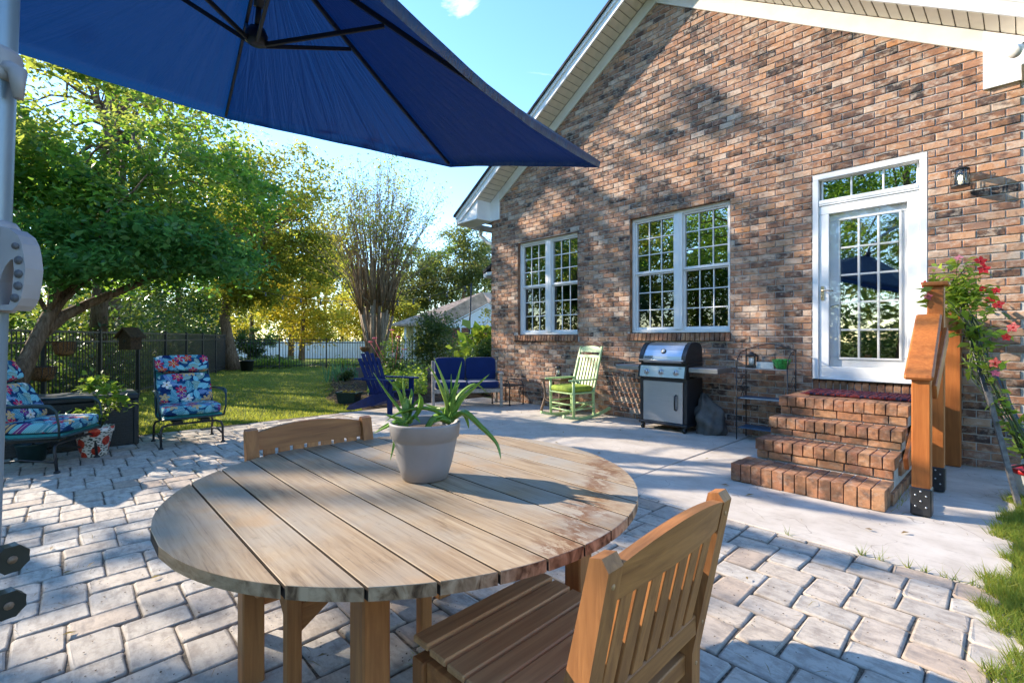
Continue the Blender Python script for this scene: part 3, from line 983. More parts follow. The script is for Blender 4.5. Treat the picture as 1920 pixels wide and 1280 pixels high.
for q, (sc, ori, cx, cy) in enumerate(spots):
    s_ = RND.randrange(6)
    yx = 1.0
    if cy + (PB if ori == 0 else PA) / 2 > 3.437:
        top = 3.437
        h = PB if ori == 0 else PA
        lo = cy - h / 2
        if top - lo < 0.03:
            continue
        yx = (top - lo) / h
        cy = (top + lo) / 2
    rot = RND.uniform(-0.02, 0.02) + (PI if RND.random() < 0.5 else 0)
    z = RND.uniform(-0.002, 0.002)
    if q < 295 and sc > 0:
        put("paver", PV[(ori, s_)][0], paved, (cx, cy, z), (RND.uniform(-0.006, 0.006), RND.uniform(-0.006, 0.006), rot), (1, yx, 1))
    else:
        cs, sn = math.cos(rot), math.sin(rot)
        field.add([(cx + p[0] * cs - p[1] * yx * sn, cy + p[0] * sn + p[1] * yx * cs, z + p[2]) for p in PV[(ori, s_)][1]], PV[(ori, s_)][2])
pf = field.build("paver_field", "paver_stone", paved)
tag(pf, kind="stuff")

# fallen leaves and litter on the paving and slab
n = 170
lx = NR.uniform(-7.8, -0.2, n)
ly = NR.uniform(-2.5, 6.3, n)
lp = np.stack([lx, ly, np.full(n, 0.012)], 1)
keep = ~((lx > -2.1) & (lx < -0.6) & (ly > 4.2)) 
v, f = leaf_cards(lp[keep], 0.05, 6.0, 0.4)
o = put("fallen_leaves", raw_mesh("fallen_leaves", v, f, "dry_leaf"))
tag(o, kind="stuff")

n = 900
lx = NR.uniform(-7.8, -0.15, n); ly = NR.uniform(-2.0, 6.4, n)
keep = ~((lx > -1.95) & (lx < -0.55) & (ly > 4.2))
lp = np.stack([lx, ly, np.full(n, 0.0065)], 1)[keep]
v, f = leaf_cards(lp, 0.075, 30.0, 0.035)
o = put("pine_needles", raw_mesh("pine_needles", v, f, "dry_leaf"))
tag(o, kind="stuff")
# sand and crumbs pressed into the joints near the table
n = 2600
lx = NR.uniform(-4.5, -0.1, n); ly = NR.uniform(-0.6, 3.44, n)
v, f = leaf_cards(np.stack([lx, ly, np.full(n, 0.0045)], 1), 0.008, 20.0, 0.8)
o = put("joint_crumbs", raw_mesh("joint_crumbs", v, f, "soil"))
tag(o, kind="stuff")

# ------------------------------------------------------------------ the brick house
HB = Vector((-3.83, 6.6, 0))
house = thing("brick_house", "brown brick house with a white gable trim, two paned windows and a glazed door", "house", HB)
def hm():
    m = MB()
    m.m = Matrix.Translation(-HB)
    return m
def hb(name, m, mat, parent=house, recalc=True):
    return m.build(name, mat, parent, recalc)
XL, XR, XA = -7.66, 0.0, -3.83
SL = 0.64
def zb(x):
    return 6.33 - SL * abs(x - XA)
XZ = lambda u, v, w: (u, w, v)
OPEN = [(-6.86, -5.36, 1.325, 3.13), (-4.30, -2.73, 1.345, 3.15), (-1.76, -0.70, 0.77, 3.215)]
m = hm()
def col(x0, x1, z0, z1=None):
    if z1 is not None:
        m.prism([(x0, z0), (x1, z0), (x1, z1), (x0, z1)], XZ, 6.607, 6.8)
    else:
        m.prism([(x0, z0), (x1, z0), (x1, zb(x1) + 0.3), (x0, zb(x0) + 0.3)], XZ, 6.607, 6.8)
col(XL, -6.86, -0.1)
col(-6.86, -5.36, -0.1, 1.3); col(-6.86, -5.36, 3.13)
col(-5.36, -4.30, -0.1)
col(-4.30, -2.73, -0.1, 1.32); col(-4.30, XA, 3.15); col(XA, -2.73, 3.15)
col(-2.73, -1.76, -0.1)
col(-1.76, -0.70, -0.1, 0.74); col(-1.76, -0.70, 3.215)
col(-0.70, XR, -0.1)
wall = hb("wall", m, "mortar")
m = hm()
m.box((XL + 0.05, 10.4, 1.8), (0.1, 7.19, 3.8)).box((XR - 0.05, 10.4, 1.8), (0.1, 7.19, 3.8)).box((XA, 14.05, 1.8), (7.66, 0.1, 3.8))
hb("side_wall", m, "house_side_brick")

BL, BH, CH, PITCH = 0.1945, 0.0705, 0.0805, 0.2035
def brick_verts(L, H, seed, D=0.03):
    r_ = random.Random(seed)
    v = []
    for y, ins in ((D, 0), (0.003, 0), (-0.002, 0.005)):
        for sx, sz in ((-1, -1), (1, -1), (1, 1), (-1, 1)):
            j = 0.0016 if y < D else 0
            v.append((sx * (L / 2 - ins) + r_.uniform(-j, j), y + r_.uniform(-j, j) * 0.8, sz * (H / 2 - ins) + r_.uniform(-j, j)))
    f = []
    for k_ in (0, 1):
        for i in range(4):
            n = (i + 1) % 4
            f.append((k_ * 4 + i, k_ * 4 + n, k_ * 4 + 4 + n, k_ * 4 + 4 + i))
    f.append((8, 9, 10, 11))
    return v, f
BV = []
for s_ in range(8):
    v, f = brick_verts(BL, BH, s_)
    q = MB(); q.add(v, f)
    BV.append((q.mesh("brick", "brick_clay"), v, f))
SILL = [(-6.98, -5.345, 1.2, 1.325), (-4.345, -2.72, 1.22, 1.345), (-1.76, -0.70, 0.66, 0.77)]
bricks = []
for kz in range(int(6.5 / CH)):
    zc = kz * CH + CH / 2
    if zc < 0.0: continue
    off = (kz % 2) * PITCH / 2
    i = -1
    while True:
        a = XL + i * PITCH + off + 0.004
        b = a + BL
        i += 1
        if a > XR: break
        a, b = max(a, XL), min(b, XR)
        segs = [(a, b)]
        for x0, x1, z0, z1 in OPEN + SILL:
            if z0 - BH * 0.35 < zc < z1 + BH * 0.35:
                ns = []
                for p, q in segs:
                    if q <= x0 or p >= x1: ns.append((p, q)); continue
                    if p < x0: ns.append((p, x0 - 0.004))
                    if q > x1: ns.append((x1 + 0.004, q))
                segs = ns
        for p, q in segs:
            if q - p < 0.03 or zc > zb((p + q) / 2) + 0.2: continue
            cx = (p + q) / 2
            pr = vis(cx, 6.6, zc)
            sc = 0
            if pr and 0 < pr[0] < 1920 and 0 < pr[1] < 1280 and zc < zb(cx) - 0.03:
                sc = (q - p) / pr[2] ** 2
                if -1.85 < cx < -0.7 and zc < 0.72: sc = 0
                if zc > 3.7 and cx > -0.3: sc = 0
                if cx > -0.62 and zc < 1.45 and cx < -0.3: sc *= 0.5
            bricks.append((sc, cx, zc, q - p))
bricks.sort(reverse=True)
field = hm()
for n_, (sc, cx, zc, L) in enumerate(bricks):
    s_ = RND.randrange(8)
    dy = RND.uniform(-0.0022, 0.0022)
    rt_ = (RND.uniform(-0.012, 0.012), RND.uniform(-0.004, 0.004), RND.uniform(-0.01, 0.01))
    if n_ < 290:
        put("brick", BV[s_][0], house, (cx - HB.x, 6.599 + dy - HB.y, zc), rt_, (L / BL, 1, 1))
    else:
        field.add([(cx + p[0] * L / BL, 6.599 + dy + p[1] + p[0] * rt_[2] + p[2] * rt_[0], zc + p[2] + p[0] * rt_[1]) for p in BV[s_][1]], BV[s_][2])
tag(hb("brick_field", field, "brick_clay"), kind="stuff")

# rowlock bricks under the windows and the door
v, f = brick_verts(0.061, 0.112, 99, 0.09)
q = MB(); q.add(v, f)
ROW = q.mesh("sill_brick", "brick_step")
def rowlock(x0, x1, zc, parent, proud, tilt, off):
    n = round((x1 - x0) / 0.0695)
    for i in range(n):
        put("sill_brick", ROW, parent, Vector((x0 + (i + 0.5) * (x1 - x0) / n, 6.6 - proud + RND.uniform(-0.002, 0.002), zc)) - off, (tilt, 0, RND.uniform(-0.01, 0.01)))

def rect_frame(m, x0, x1, z0, z1, y0, y1, wl, wr, wb, wt):
    m.box(((x0 + x1) / 2, (y0 + y1) / 2, z0 + wb / 2), (x1 - x0, y1 - y0, wb), 0.004)
    m.box(((x0 + x1) / 2, (y0 + y1) / 2, z1 - wt / 2), (x1 - x0, y1 - y0, wt), 0.004)
    m.box((x0 + wl / 2, (y0 + y1) / 2, (z0 + wb + z1 - wt) / 2), (wl, y1 - y0, z1 - z0 - wb - wt - 0.002), 0.004)
    m.box((x1 - wr / 2, (y0 + y1) / 2, (z0 + wb + z1 - wt) / 2), (wr, y1 - y0, z1 - z0 - wb - wt - 0.002), 0.004)
def grid(x0, x1, z0, z1, nx, nz, y, parent, gmat, bar=0.016, deep=0.014, tilt=0.004, pane="pane"):
    m = hm()
    dx, dz = (x1 - x0) / nx, (z1 - z0) / nz
    for i in range(1, nx):
        m.box((x0 + i * dx, y, (z0 + z1) / 2), (bar, deep, z1 - z0), 0.003)
    for j in range(1, nz):
        for i in range(nx):
            m.box((x0 + (i + 0.5) * dx, y, z0 + j * dz), (dx - bar - 0.0005 if 0 < i < nx - 1 else dx - bar / 2 - 0.0005, deep - 0.002, bar), 0.003)
    hb("muntin", m, "white_vinyl", parent)
    for i in range(nx):
        for j in range(nz):
            g = MB().box((0, 0, 0), (dx - 0.002, 0.003, dz - 0.002))
            o = g.build(pane, gmat, parent)
            o.location = Vector((x0 + (i + 0.5) * dx, y + 0.012, z0 + (j + 0.5) * dz)) - HB
            o.rotation_euler = (RND.gauss(0, tilt), 0, RND.gauss(0, tilt))
for x0, x1, z0, z1 in OPEN[:2]:
    m = hm()
    rect_frame(m, x0 + 0.004, x1 - 0.004, z0 + 0.003, z1 - 0.003, 6.665, 6.76, 0.045, 0.045, 0.045, 0.05)
    xc = (x0 + x1) / 2
    m.box((xc, 6.70, (z0 + z1) / 2), (0.13, 0.09, z1 - z0 - 0.1), 0.004)
    m.box((xc, 6.6515, (z0 + z1) / 2), (0.05, 0.007, z1 - z0 - 0.1), 0.002)
    for a, b in ((x0 + 0.05, xc - 0.066), (xc + 0.066, x1 - 0.05)):
        zm = (z0 + z1) / 2 + 0.02
        rect_frame(m, a, b, zm, z1 - 0.054, 6.69, 6.73, 0.024, 0.024, 0.04, 0.026)
        rect_frame(m, a, b, z0 + 0.049, zm - 0.002, 6.71, 6.755, 0.026, 0.026, 0.04, 0.02)
    w = hb("window", m, "white_vinyl")
    for a, b in ((x0 + 0.05, xc - 0.066), (xc + 0.066, x1 - 0.05)):
        grid(a + 0.025, b - 0.025, zm + 0.041, z1 - 0.081, 3, 3, 6.712, w, "pane_glass")
        grid(a + 0.027, b - 0.027, z0 + 0.09, zm - 0.023, 3, 3, 6.735, w, "screen_glass")
    m = hm()
    m.box((x0 + 0.0015, 6.634, (z0 + z1) / 2), (0.003, 0.06, z1 - z0), 0).box((x1 - 0.0015, 6.634, (z0 + z1) / 2), (0.003, 0.06, z1 - z0), 0).box(((x0 + x1) / 2, 6.634, z1 - 0.0015), (x1 - x0 - 0.008, 0.06, 0.003), 0)
    hb("reveal", m, "brick_step", w)
    rowlock(x0 - 0.118 if x0 < -5 else x0 - 0.043, x1 + 0.012, z0 - 0.062, w, 0.03, -0.12, HB)
# door
x0, x1, z0, z1 = OPEN[2]
m = hm()
rect_frame(m, x0 + 0.004, x1 - 0.004, z0 + 0.003, z1 - 0.003, 6.6, 6.72, 0.062, 0.062, 0.03, 0.062)
m.box(((x0 + x1) / 2, 6.655, 2.868), (x1 - x0 - 0.14, 0.1, 0.07), 0.005)
m.box(((x0 + x1) / 2, 6.605, 2.87), (x1 - x0 - 0.15, 0.012, 0.03), 0.003)
door = hb("door", m, "white_paint")
grid(x0 + 0.085, x1 - 0.085, 2.915, 3.14, 3, 1, 6.665, door, "pane_glass", 0.018)
m = hm()
rect_frame(m, x0 + 0.08, x1 - 0.08, 2.895, 3.155, 6.665, 6.695, 0.018, 0.018, 0.018, 0.018)
hb("transom_sash", m, "white_paint", door)
m = hm()
rect_frame(m, x0 + 0.07, x1 - 0.07, 0.805, 2.83, 6.615, 6.65, 0.1, 0.1, 0.13, 0.1)
m.box(((x0 + x1) / 2, 6.61, 0.79), (x1 - x0 - 0.15, 0.03, 0.025), 0.004)
hb("storm_frame", m, "white_paint", door)
m = hm()
m.box(((x0 + x1) / 2, 6.634, 1.83), (x1 - x0 - 0.345, 0.004, 1.79))
hb("storm_pane", m, "storm_glass", door)
m = hm()
gx0, gx1, gz0, gz1 = -1.49, -0.945, 1.045, 2.64
rect_frame(m, x0 + 0.07, x1 - 0.07, 0.80, 2.83, 6.672, 6.71, gx0 - x0 - 0.07, x1 - 0.07 - gx1, gz0 - 0.8, 2.83 - gz1)
rect_frame(m, gx0 - 0.025, gx1 + 0.025, gz0 - 0.025, gz1 + 0.025, 6.66, 6.6715, 0.024, 0.024, 0.024, 0.024)
hb("door_leaf", m, "white_paint", door)
grid(gx0, gx1, gz0, gz1, 3, 5, 6.672, door, "pane_glass", 0.022, tilt=0.002)
m = hm()
m.box((-1.655, 6.611, 1.8), (0.035, 0.012, 0.17), 0.005)
m.tube([(-1.655, 6.605, 1.83), (-1.655, 6.565, 1.83), (-1.64, 6.556, 1.832), (-1.55, 6.552, 1.822), (-1.53, 6.556, 1.815)], [0.009, 0.009, 0.009, 0.008, 0.006], 8)
m.tube([(-1.655, 6.606, 1.76), (-1.655, 6.596, 1.76)], 0.011, 10)
hb("handle", m, "brass", door)
m = hm()
m.tube([(-1.57, 6.671, 1.64), (-1.57, 6.66, 1.64), (-1.56, 6.655, 1.645), (-1.5, 6.652, 1.655)], 0.008, 8)
hb("handle", m, "brass", door)
rowlock(-1.755, -0.705, 0.715, door, 0.004, 0, HB)
m = hm()
m.box(((x0 + x1) / 2, 6.6, 0.781), (x1 - x0 - 0.02, 0.06, 0.012), 0.003)
hb("threshold", m, "black_plastic", door)

# rooms seen through the glass
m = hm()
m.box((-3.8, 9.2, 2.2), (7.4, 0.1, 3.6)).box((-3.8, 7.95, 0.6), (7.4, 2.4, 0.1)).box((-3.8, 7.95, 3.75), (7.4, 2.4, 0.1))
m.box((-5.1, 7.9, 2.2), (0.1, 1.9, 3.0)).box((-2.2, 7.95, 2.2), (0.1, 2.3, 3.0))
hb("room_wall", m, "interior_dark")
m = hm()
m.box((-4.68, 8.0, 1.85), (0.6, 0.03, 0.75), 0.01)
p_ = hb("lit_wall_panel", m, "interior_light")  # pale board stands in for a lit stretch of room wall
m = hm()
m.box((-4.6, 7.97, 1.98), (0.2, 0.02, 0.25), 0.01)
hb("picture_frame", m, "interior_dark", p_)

# gable trim
def rake(a, b, lo, hi, y0, y1, m):
    m.prism([(a, zb(a) + lo), (b, zb(b) + lo), (b, zb(b) + hi), (a, zb(a) + hi)], XZ, y0, y1)
for a, b in ((XL + 0.28, XA - 0.001), (XA + 0.001, XR - 0.288)):
    m = hm(); rake(a, b, 0.0, 0.2, 6.57, 6.597, m)
    hb("frieze_board", m, "frieze_cream")
for a, b in ((XL, XL + 0.279), (XR - 0.287, XR)):
    m = hm()
    m.prism([(a, 3.69), (b, 3.69), (b, zb(b) + 0.2), (a, zb(a) + 0.2)], XZ, 6.566, 6.597)
    hb("corner_board", m, "white_vinyl")
EL, ER = -8.33, 0.67
for a, b in ((EL, XA - 0.001), (XA + 0.001, ER)):
    m = hm(); rake(a, b, 0.21, 0.40, 6.19, 6.215, m)
    rake(a, b, 0.33, 0.4, 6.165, 6.1895, m)
    hb("fascia", m, "white_vinyl")
    m = hm(); rake(a - 0.03 if a < -5 else a, b + 0.03 if b > 0 else b, 0.401, 0.445, 6.13, 14.3, m)
    hb("roof", m, "roof_shingle")
SP = []
for mat in ("soffit_vinyl", "perforated_vinyl"):
    q = MB()
    q.box((0, 0, 0), (0.108, 0.352, 0.010), 0.003)
    q.box((-0.059, 0, 0.006), (0.008, 0.352, 0.006))
    SP.append(q.mesh("soffit_panel", mat))
ang = math.atan(SL)
for sgn in (-1, 1):
    L = (XA - EL) / math.cos(ang)
    n = int(L / 0.122)
    for i in range(n):
        u = (i + 0.5) * L / n
        x = XA + sgn * u * math.cos(ang)
        mm = SP[1] if (sgn > 0 and i % 3 == 1) else SP[0]
        put("soffit_panel", mm, house, Vector((x, 6.393, zb(x) + 0.214)) - HB, (0, sgn * ang, 0), (L / n / 0.1225, 1, 1))
for sgn, xw, xe in ((-1, XL, EL + 0.03), (1, XR, ER - 0.03)):
    m = hm()
    m.prism([(xw, 3.72), (xw, zb(xw) + 0.205), (xe, zb(xe) + 0.205), (xe, 3.72)], XZ, 6.22, 6.597)
    hb("eave_return", m, "white_vinyl")
    m = hm()
    m.box(((xw + xe) / 2 - sgn * 0.012, 6.4, 3.7), (abs(xe - xw) + 0.04, 0.42, 0.038), 0.006)
    hb("eave_return_soffit", m, "white_vinyl")
    m = hm()
    m.box((xe + sgn * 0.05, 10.4, 3.72), (0.12, 7.6, 0.12), 0.02)
    hb("gutter", m, "white_vinyl")
m = hm()
m.tube([(-8.2, 6.75, 3.66), (-8.2, 6.75, 3.5), (-7.95, 6.75, 3.32), (-7.72, 6.75, 3.22), (-7.71, 6.75, 0.1)], 0.04, 10)
hb("downspout", m, "white_vinyl")
# lower roof of the wing round the corner
m = hm()
m.prism([(-9.25, 2.86), (-7.67, 3.62), (-7.67, 3.7), (-9.25, 2.94)], XZ, 7.7, 11)
hb("side_roof", m, "roof_shingle")
m = hm()
m.box((-9.2, 9.35, 2.8), (0.12, 3.3, 0.11), 0.02).box((-8.45, 7.74, 2.84), (1.45, 0.05, 0.09), 0.01)
m.tube([(-8.95, 7.9, 2.82), (-8.95, 7.9, 2.55), (-8.3, 7.9, 2.4), (-7.72, 7.9, 2.2)], 0.035, 8)
hb("side_gutter", m, "white_vinyl")

# wall lantern, flood lamp
t = thing("wall_lantern", "small lit wall lantern with a bronze cage beside the glazed door", "lantern", (-0.445, 6.6, 2.86))
MB().box((0, -0.012, 0.0), (0.1, 0.02, 0.13), 0.008).build("back_plate", "black_metal", t)
m = MB()
m.tube([(0, -0.02, 0.06), (0, -0.06, 0.105), (0, -0.11, 0.1)], 0.007, 8)
m.lathe([(0.005, 0.11), (0.02, 0.1), (0.07, 0.075), (0.072, 0.065)], 20, (0, -0.11, 0))
m.lathe([(0.066, -0.1), (0.07, -0.1), (0.07, -0.085), (0.066, -0.085)], 20, (0, -0.11, 0))
for i in range(6):
    a = i * PI / 3
    m.tube([(0.068 * math.cos(a), -0.11 + 0.068 * math.sin(a), -0.09), (0.068 * math.cos(a), -0.11 + 0.068 * math.sin(a), 0.07)], 0.0035, 6)
m.tube([(0.012 * math.cos(a), -0.11, 0.122 + 0.012 * math.sin(a)) for a in [i * 2 * PI / 10 for i in range(11)]], 0.003, 6)
m.build("cage", "black_metal", t)
MB().lathe([(0.06, -0.085), (0.062, -0.08), (0.062, 0.06), (0.06, 0.065)], 20, (0, -0.11, 0)).build("glass_shade", "jar_glass", t)
MB().blob((0, -0.11, -0.01), (0.035, 0.035, 0.05), 1.0, 12, 8).build("bulb", "lit_bulb", t)
t = thing("flood_lamp", "clear flood lamp bulb under the white eave return at the corner", "lamp", (-0.03, 6.3, 3.9))
MB().lathe([(0.01, 0), (0.05, -0.002), (0.05, -0.02), (0.03, -0.03)], 16, (0.06, -0.1, 0)).build("mount", "white_vinyl", t)
m = MB()
d0, d1 = Vector((0.06, -0.1, -0.03)), Vector((-0.05, -0.2, -0.12))
m.tube([d0, d0.lerp(d1, 0.3), d0.lerp(d1, 0.5)], [0.018, 0.026, 0.028], 12)
m.build("socket", "black_plastic", t)
m = MB()
m.tube([d0.lerp(d1, 0.5), d0.lerp(d1, 0.6), d0.lerp(d1, 0.92), d1], [0.026, 0.034, 0.062, 0.058], 18)
m.build("bulb", "white_ceramic", t)

# ------------------------------------------------------------------ brick steps
st = thing("brick_steps", "four brick steps leading up to the glazed door", "steps", (-1.25, 5.5, 0))
SB = Vector((-1.25, 5.5, 0))
LV = [(4.40, 0.155, -1.81, -0.70, 4.78), (4.78, 0.33, -1.745, -0.70, 5.13), (5.13, 0.495, -1.745, -0.70, 5.42), (5.42, 0.675, -1.745, -0.70, 6.59)]
m = MB(); m.m = Matrix.Translation(-SB)
for i, (yf, zt, xa, xb_, yb) in enumerate(LV):
    lo = 0 if i == 0 else LV[i - 1][1] - 0.1
    m.box(((xa + xb_) / 2, (yf + 6.59) / 2 + 0.012, (zt + lo) / 2 - 0.004), (xb_ - xa - 0.024, 6.59 - yf - 0.024, zt - lo - 0.008))
m.build("core", "mortar", st)
BM = {}
def sbrick(size, c, rz=0):
    key = tuple(round(s, 3) for s in size) + (RND.randrange(3),)
    if key not in BM:
        r_ = random.Random(str(key))
        q = MB().box((0, 0, 0), size, 0.0032)
        for v in q.v:
            v += Vector((r_.uniform(-1, 1), r_.uniform(-1, 1), r_.uniform(-1, 1))) * 0.0022
        BM[key] = q.mesh("brick", "brick_step")
    put("brick", BM[key], st, Vector(c) - SB, (RND.uniform(-0.01, 0.01), RND.uniform(-0.01, 0.01), RND.uniform(-0.012, 0.012)))
for i, (yf, zt, xa, xb_, yb) in enumerate(LV):
    lo = 0 if i == 0 else LV[i - 1][1]
    hh = 0.15 if i == 0 else 0.096
    n = 13
    w = (xb_ - xa) / n
    dep = 0.2
    for j in range(n):
        sbrick((w - 0.0065, dep, hh), (xa + (j + 0.5) * w, yf + dep / 2 - 0.012 + RND.uniform(-0.003, 0.003), zt - hh / 2 + RND.uniform(-0.002, 0.002)))
    # second row of the tread
    if i < 3:
        d2 = yb - yf - dep - 0.02
        n2 = 13
        for j in range(n2):
            w2 = (xb_ - xa) / n2
            sbrick((w2 - 0.009, d2, 0.05), (xa + (j + 0.5) * w2, yf + dep + d2 / 2 + 0.0, zt - 0.027))
    else:
        for r_ in range(4):
            for j in range(5):
                w2 = (xb_ - xa) / 5
                d2 = (yb - yf - dep) / 4
                sbrick((w2 - 0.01, d2 - 0.012, 0.05), (xa + (j + 0.5) * w2, yf + dep + (r_ + 0.5) * d2, zt - 0.028))
    if i > 0:
        rh = zt - hh - lo
        x = xa + 0.012
        j = 0
        while x < xb_ - 0.05:
            L = 0.1 if (j == 0 and i % 2) else 0.198
            L = min(L, xb_ - 0.012 - x)
            if xb_ - 0.012 - x - L < 0.08: L = xb_ - 0.012 - x
            sbrick((L - 0.009, 0.09, rh - 0.012), (x + L / 2, yf + 0.045, lo + rh / 2))
            x += L
            j += 1
    # returns at both ends
    for sx in (xa, xb_):
        s_ = 1 if sx == xa else -1
        y = yf + (0.2 if i < 3 else 0.2)
        yend = 6.58
        while y < yend - 0.06:
            L = min(0.2, yend - y)
            if lo >= 0: sbrick((0.06, L - 0.009, zt - lo - 0.07), (sx + s_ * 0.018, y + L / 2, lo - 0.0 + (zt - lo - 0.07) / 2))
            y += L
t = thing("door_mat", "dark red and blue woven mat on the top brick step", "door mat", (-1.15, 6.05, 0.678), 0.04)
m = MB()
for i in range(24):
    for j in range(2):
        m.box((-0.46 + (i + 0.5) * 0.0383, -0.14 + j * 0.28, 0.011 + 0.004 * ((i + j) % 2)), (0.0375, 0.278, 0.02), 0.003)
m.build("weave", "mat_weave", t)
m = MB()
for i in range(30):
    for s_ in (-1, 1):
        m.tube([(s_ * 0.46, -0.27 + i * 0.0186, 0.008), (s_ * 0.505, -0.268 + i * 0.0186 + RND.uniform(-.006, .006), 0.004)], 0.003, 5)
tag(m.build("fringe", "mat_weave", t), kind="stuff")

# ------------------------------------------------------------------ timber handrail
hr = thing("timber_handrail", "orange stained timber handrail on black post bases beside the brick steps", "handrail", (-0.52, 5.2, 0))
RB = Vector((-0.52, 5.2, 0))
def rm():
    m = MB(); m.m = Matrix.Translation(-RB); return m
def hpost(x, y, z0, z1, w=0.105):
    rm().box((x, y, (z0 + z1) / 2), (w, w, z1 - z0), 0.006).build("post", "cedar", hr)
hpost(-0.515, 4.545, 0.02, 0.985)
hpost(-0.515, 5.36, 0.02, 1.70)
hpost(-0.50, 6.53, 0.0, 1.52, 0.12)
for y in (4.545, 5.36):
    b = rm()
    b.box((-0.515, y, 0.105), (0.118, 0.118, 0.2), 0.008)
    o = b.build("post_base", "black_metal", hr)
    m = rm()
    for sx, sz in ((-0.03, 0.15), (0.03, 0.15), (-0.03, 0.07), (0.03, 0.07), (0, 0.11), (0, 0.18)):
        m.lathe([(0.007, -0.003), (0.006, 0.003)], 8, (0, 0, 0))
        for i in range(len(m.v) - 16, len(m.v)):
            p = m.v[i] + RB
            m.v[i] = Vector((-0.515 + sx + p.x, y - 0.06 - p.z, sz + p.y)) - RB
    tag(m.build("screw", "stainless", o), kind="stuff")
m = rm()
m.box((-0.515, 5.36, 1.722), (0.17, 0.17, 0.036), 0.008)
m.build("post_cap", "cedar", hr)
m = rm()
m.beam((-0.525, 4.46, 0.985), (-0.555, 5.3, 1.46), 0.165, 0.04, 0.012)
m.build("rail", "cedar", hr)
m = rm()
m.beam((-0.455, 4.6, 0.88), (-0.455, 5.36, 1.31), 0.035, 0.12, 0.006)
m.build("side_rail", "cedar", hr)
m = rm()
m.beam((-0.5, 5.415, 1.4), (-0.49, 6.46, 1.4), 0.04, 0.12, 0.006)
m.build("side_rail", "cedar", hr)
m = rm()
m.beam((-0.615, 4.62, 0.33), (-0.615, 5.36, 0.7), 0.03, 0.11, 0.006)
m.build("side_rail", "cedar", hr)

# ------------------------------------------------------------------ cantilever parasol
V = [Vector(p) for p in [(-4.096, 0.91, 2.943), (-3.086, 2.243, 2.641), (-1.472, 1.997, 2.167), (-0.869, 0.417, 1.995), (-1.879, -0.917, 2.297), (-3.493, -0.67, 2.771)]]
AP, UN = Vector((-2.307, 0.665, 3.067)), Vector((0.282, 0.003, 0.959)).normalized()
UB = Vector((-1.075, -0.08, 0))
umb = thing("patio_parasol", "navy blue cantilever parasol tilted over the round wooden table", "parasol", UB)
def um():
    m = MB(); m.m = Matrix.Translation(-UB); return m
for k_ in range(6):
    a, b = V[k_], V[(k_ + 1) % 6]
    nt, ns = 14, 16
    vs_, fs, idx, uvs = [], [], {}, []
    cen = AP.lerp((a + b) / 2, 0.6)
    for i in range(ns + 1):
        s_ = i / ns
        for j in range(nt + 1):
            t_ = j / nt
            rim = a.lerp(b, t_)
            arc = 4 * t_ * (1 - t_)
            p = AP.lerp(rim, s_ * (1 - 0.045 * arc * s_ * s_))
            p = p - UN * 0.05 * arc * s_ * (1 - 0.3 * s_) + UN * 0.0015 * math.sin(t_ * 23 + k_) * s_ * arc
            p = p - UN * 0.05 * math.sin(PI * s_) * (1 - arc) * 0.25
            idx[(i, j)] = len(vs_)
            vs_.append(p)
            uvs.append((k_ + t_, s_))
    for i in range(ns):
        for j in range(nt):
            fs.append((idx[(i, j)], idx[(i + 1, j)], idx[(i + 1, j + 1)], idx[(i, j + 1)]))
    # narrow valance hem folded below the rim
    o0 = len(vs_)
    for j in range(nt + 1):
        vs_.append(vs_[idx[(ns, j)]] - UN * 0.03)
        uvs.append((k_ + j / nt, 1.05))
    for j in range(nt):
        fs.append((idx[(ns, j)], o0 + j, o0 + j + 1, idx[(ns, j + 1)]))
    m = um(); m.add(vs_, fs, True, uvs)
    m.build("canopy_panel", "navy_canvas", umb)
HUB = AP - UN * 0.43
m = um()
m.tube([AP - UN * 0.02, AP - UN * 0.12, AP - UN * 0.3], 0.022, 12)
m.tube([AP + UN * 0.05, AP - UN * 0.03], 0.05, 14)
m.build("apex_hub", "black_metal", umb)
m = um()
m.tube([HUB + UN * 0.05, HUB + UN * 0.02, HUB - UN * 0.025, HUB - UN * 0.035], [0.03, 0.048, 0.045, 0.02], 14)
m.tube([HUB + UN * 0.04, HUB + UN * 0.16], 0.012, 10)
m.build("runner_hub", "black_metal", umb)
for k_ in range(6):
    tip = V[k_]
    rib = um()
    pts = [AP.lerp(tip, t_) - UN * (0.018 + 0.012 * math.sin(PI * t_)) for t_ in (0.03, 0.25, 0.5, 0.75, 0.985)]
    for p, q in zip(pts[:-1], pts[1:]):
        rib.beam(p, q, 0.016, 0.024, 0.003, up=UN)
    ro = rib.build("rib", "black_metal", umb)
    s_ = um()
    j0 = AP.lerp(tip, 0.33) - UN * 0.045
    h0 = HUB + (tip - AP).normalized() * 0.045 - UN * 0.0
    s_.beam(h0, j0, 0.014, 0.02, 0.003, up=UN)
    s_.build("strut", "black_metal", ro)
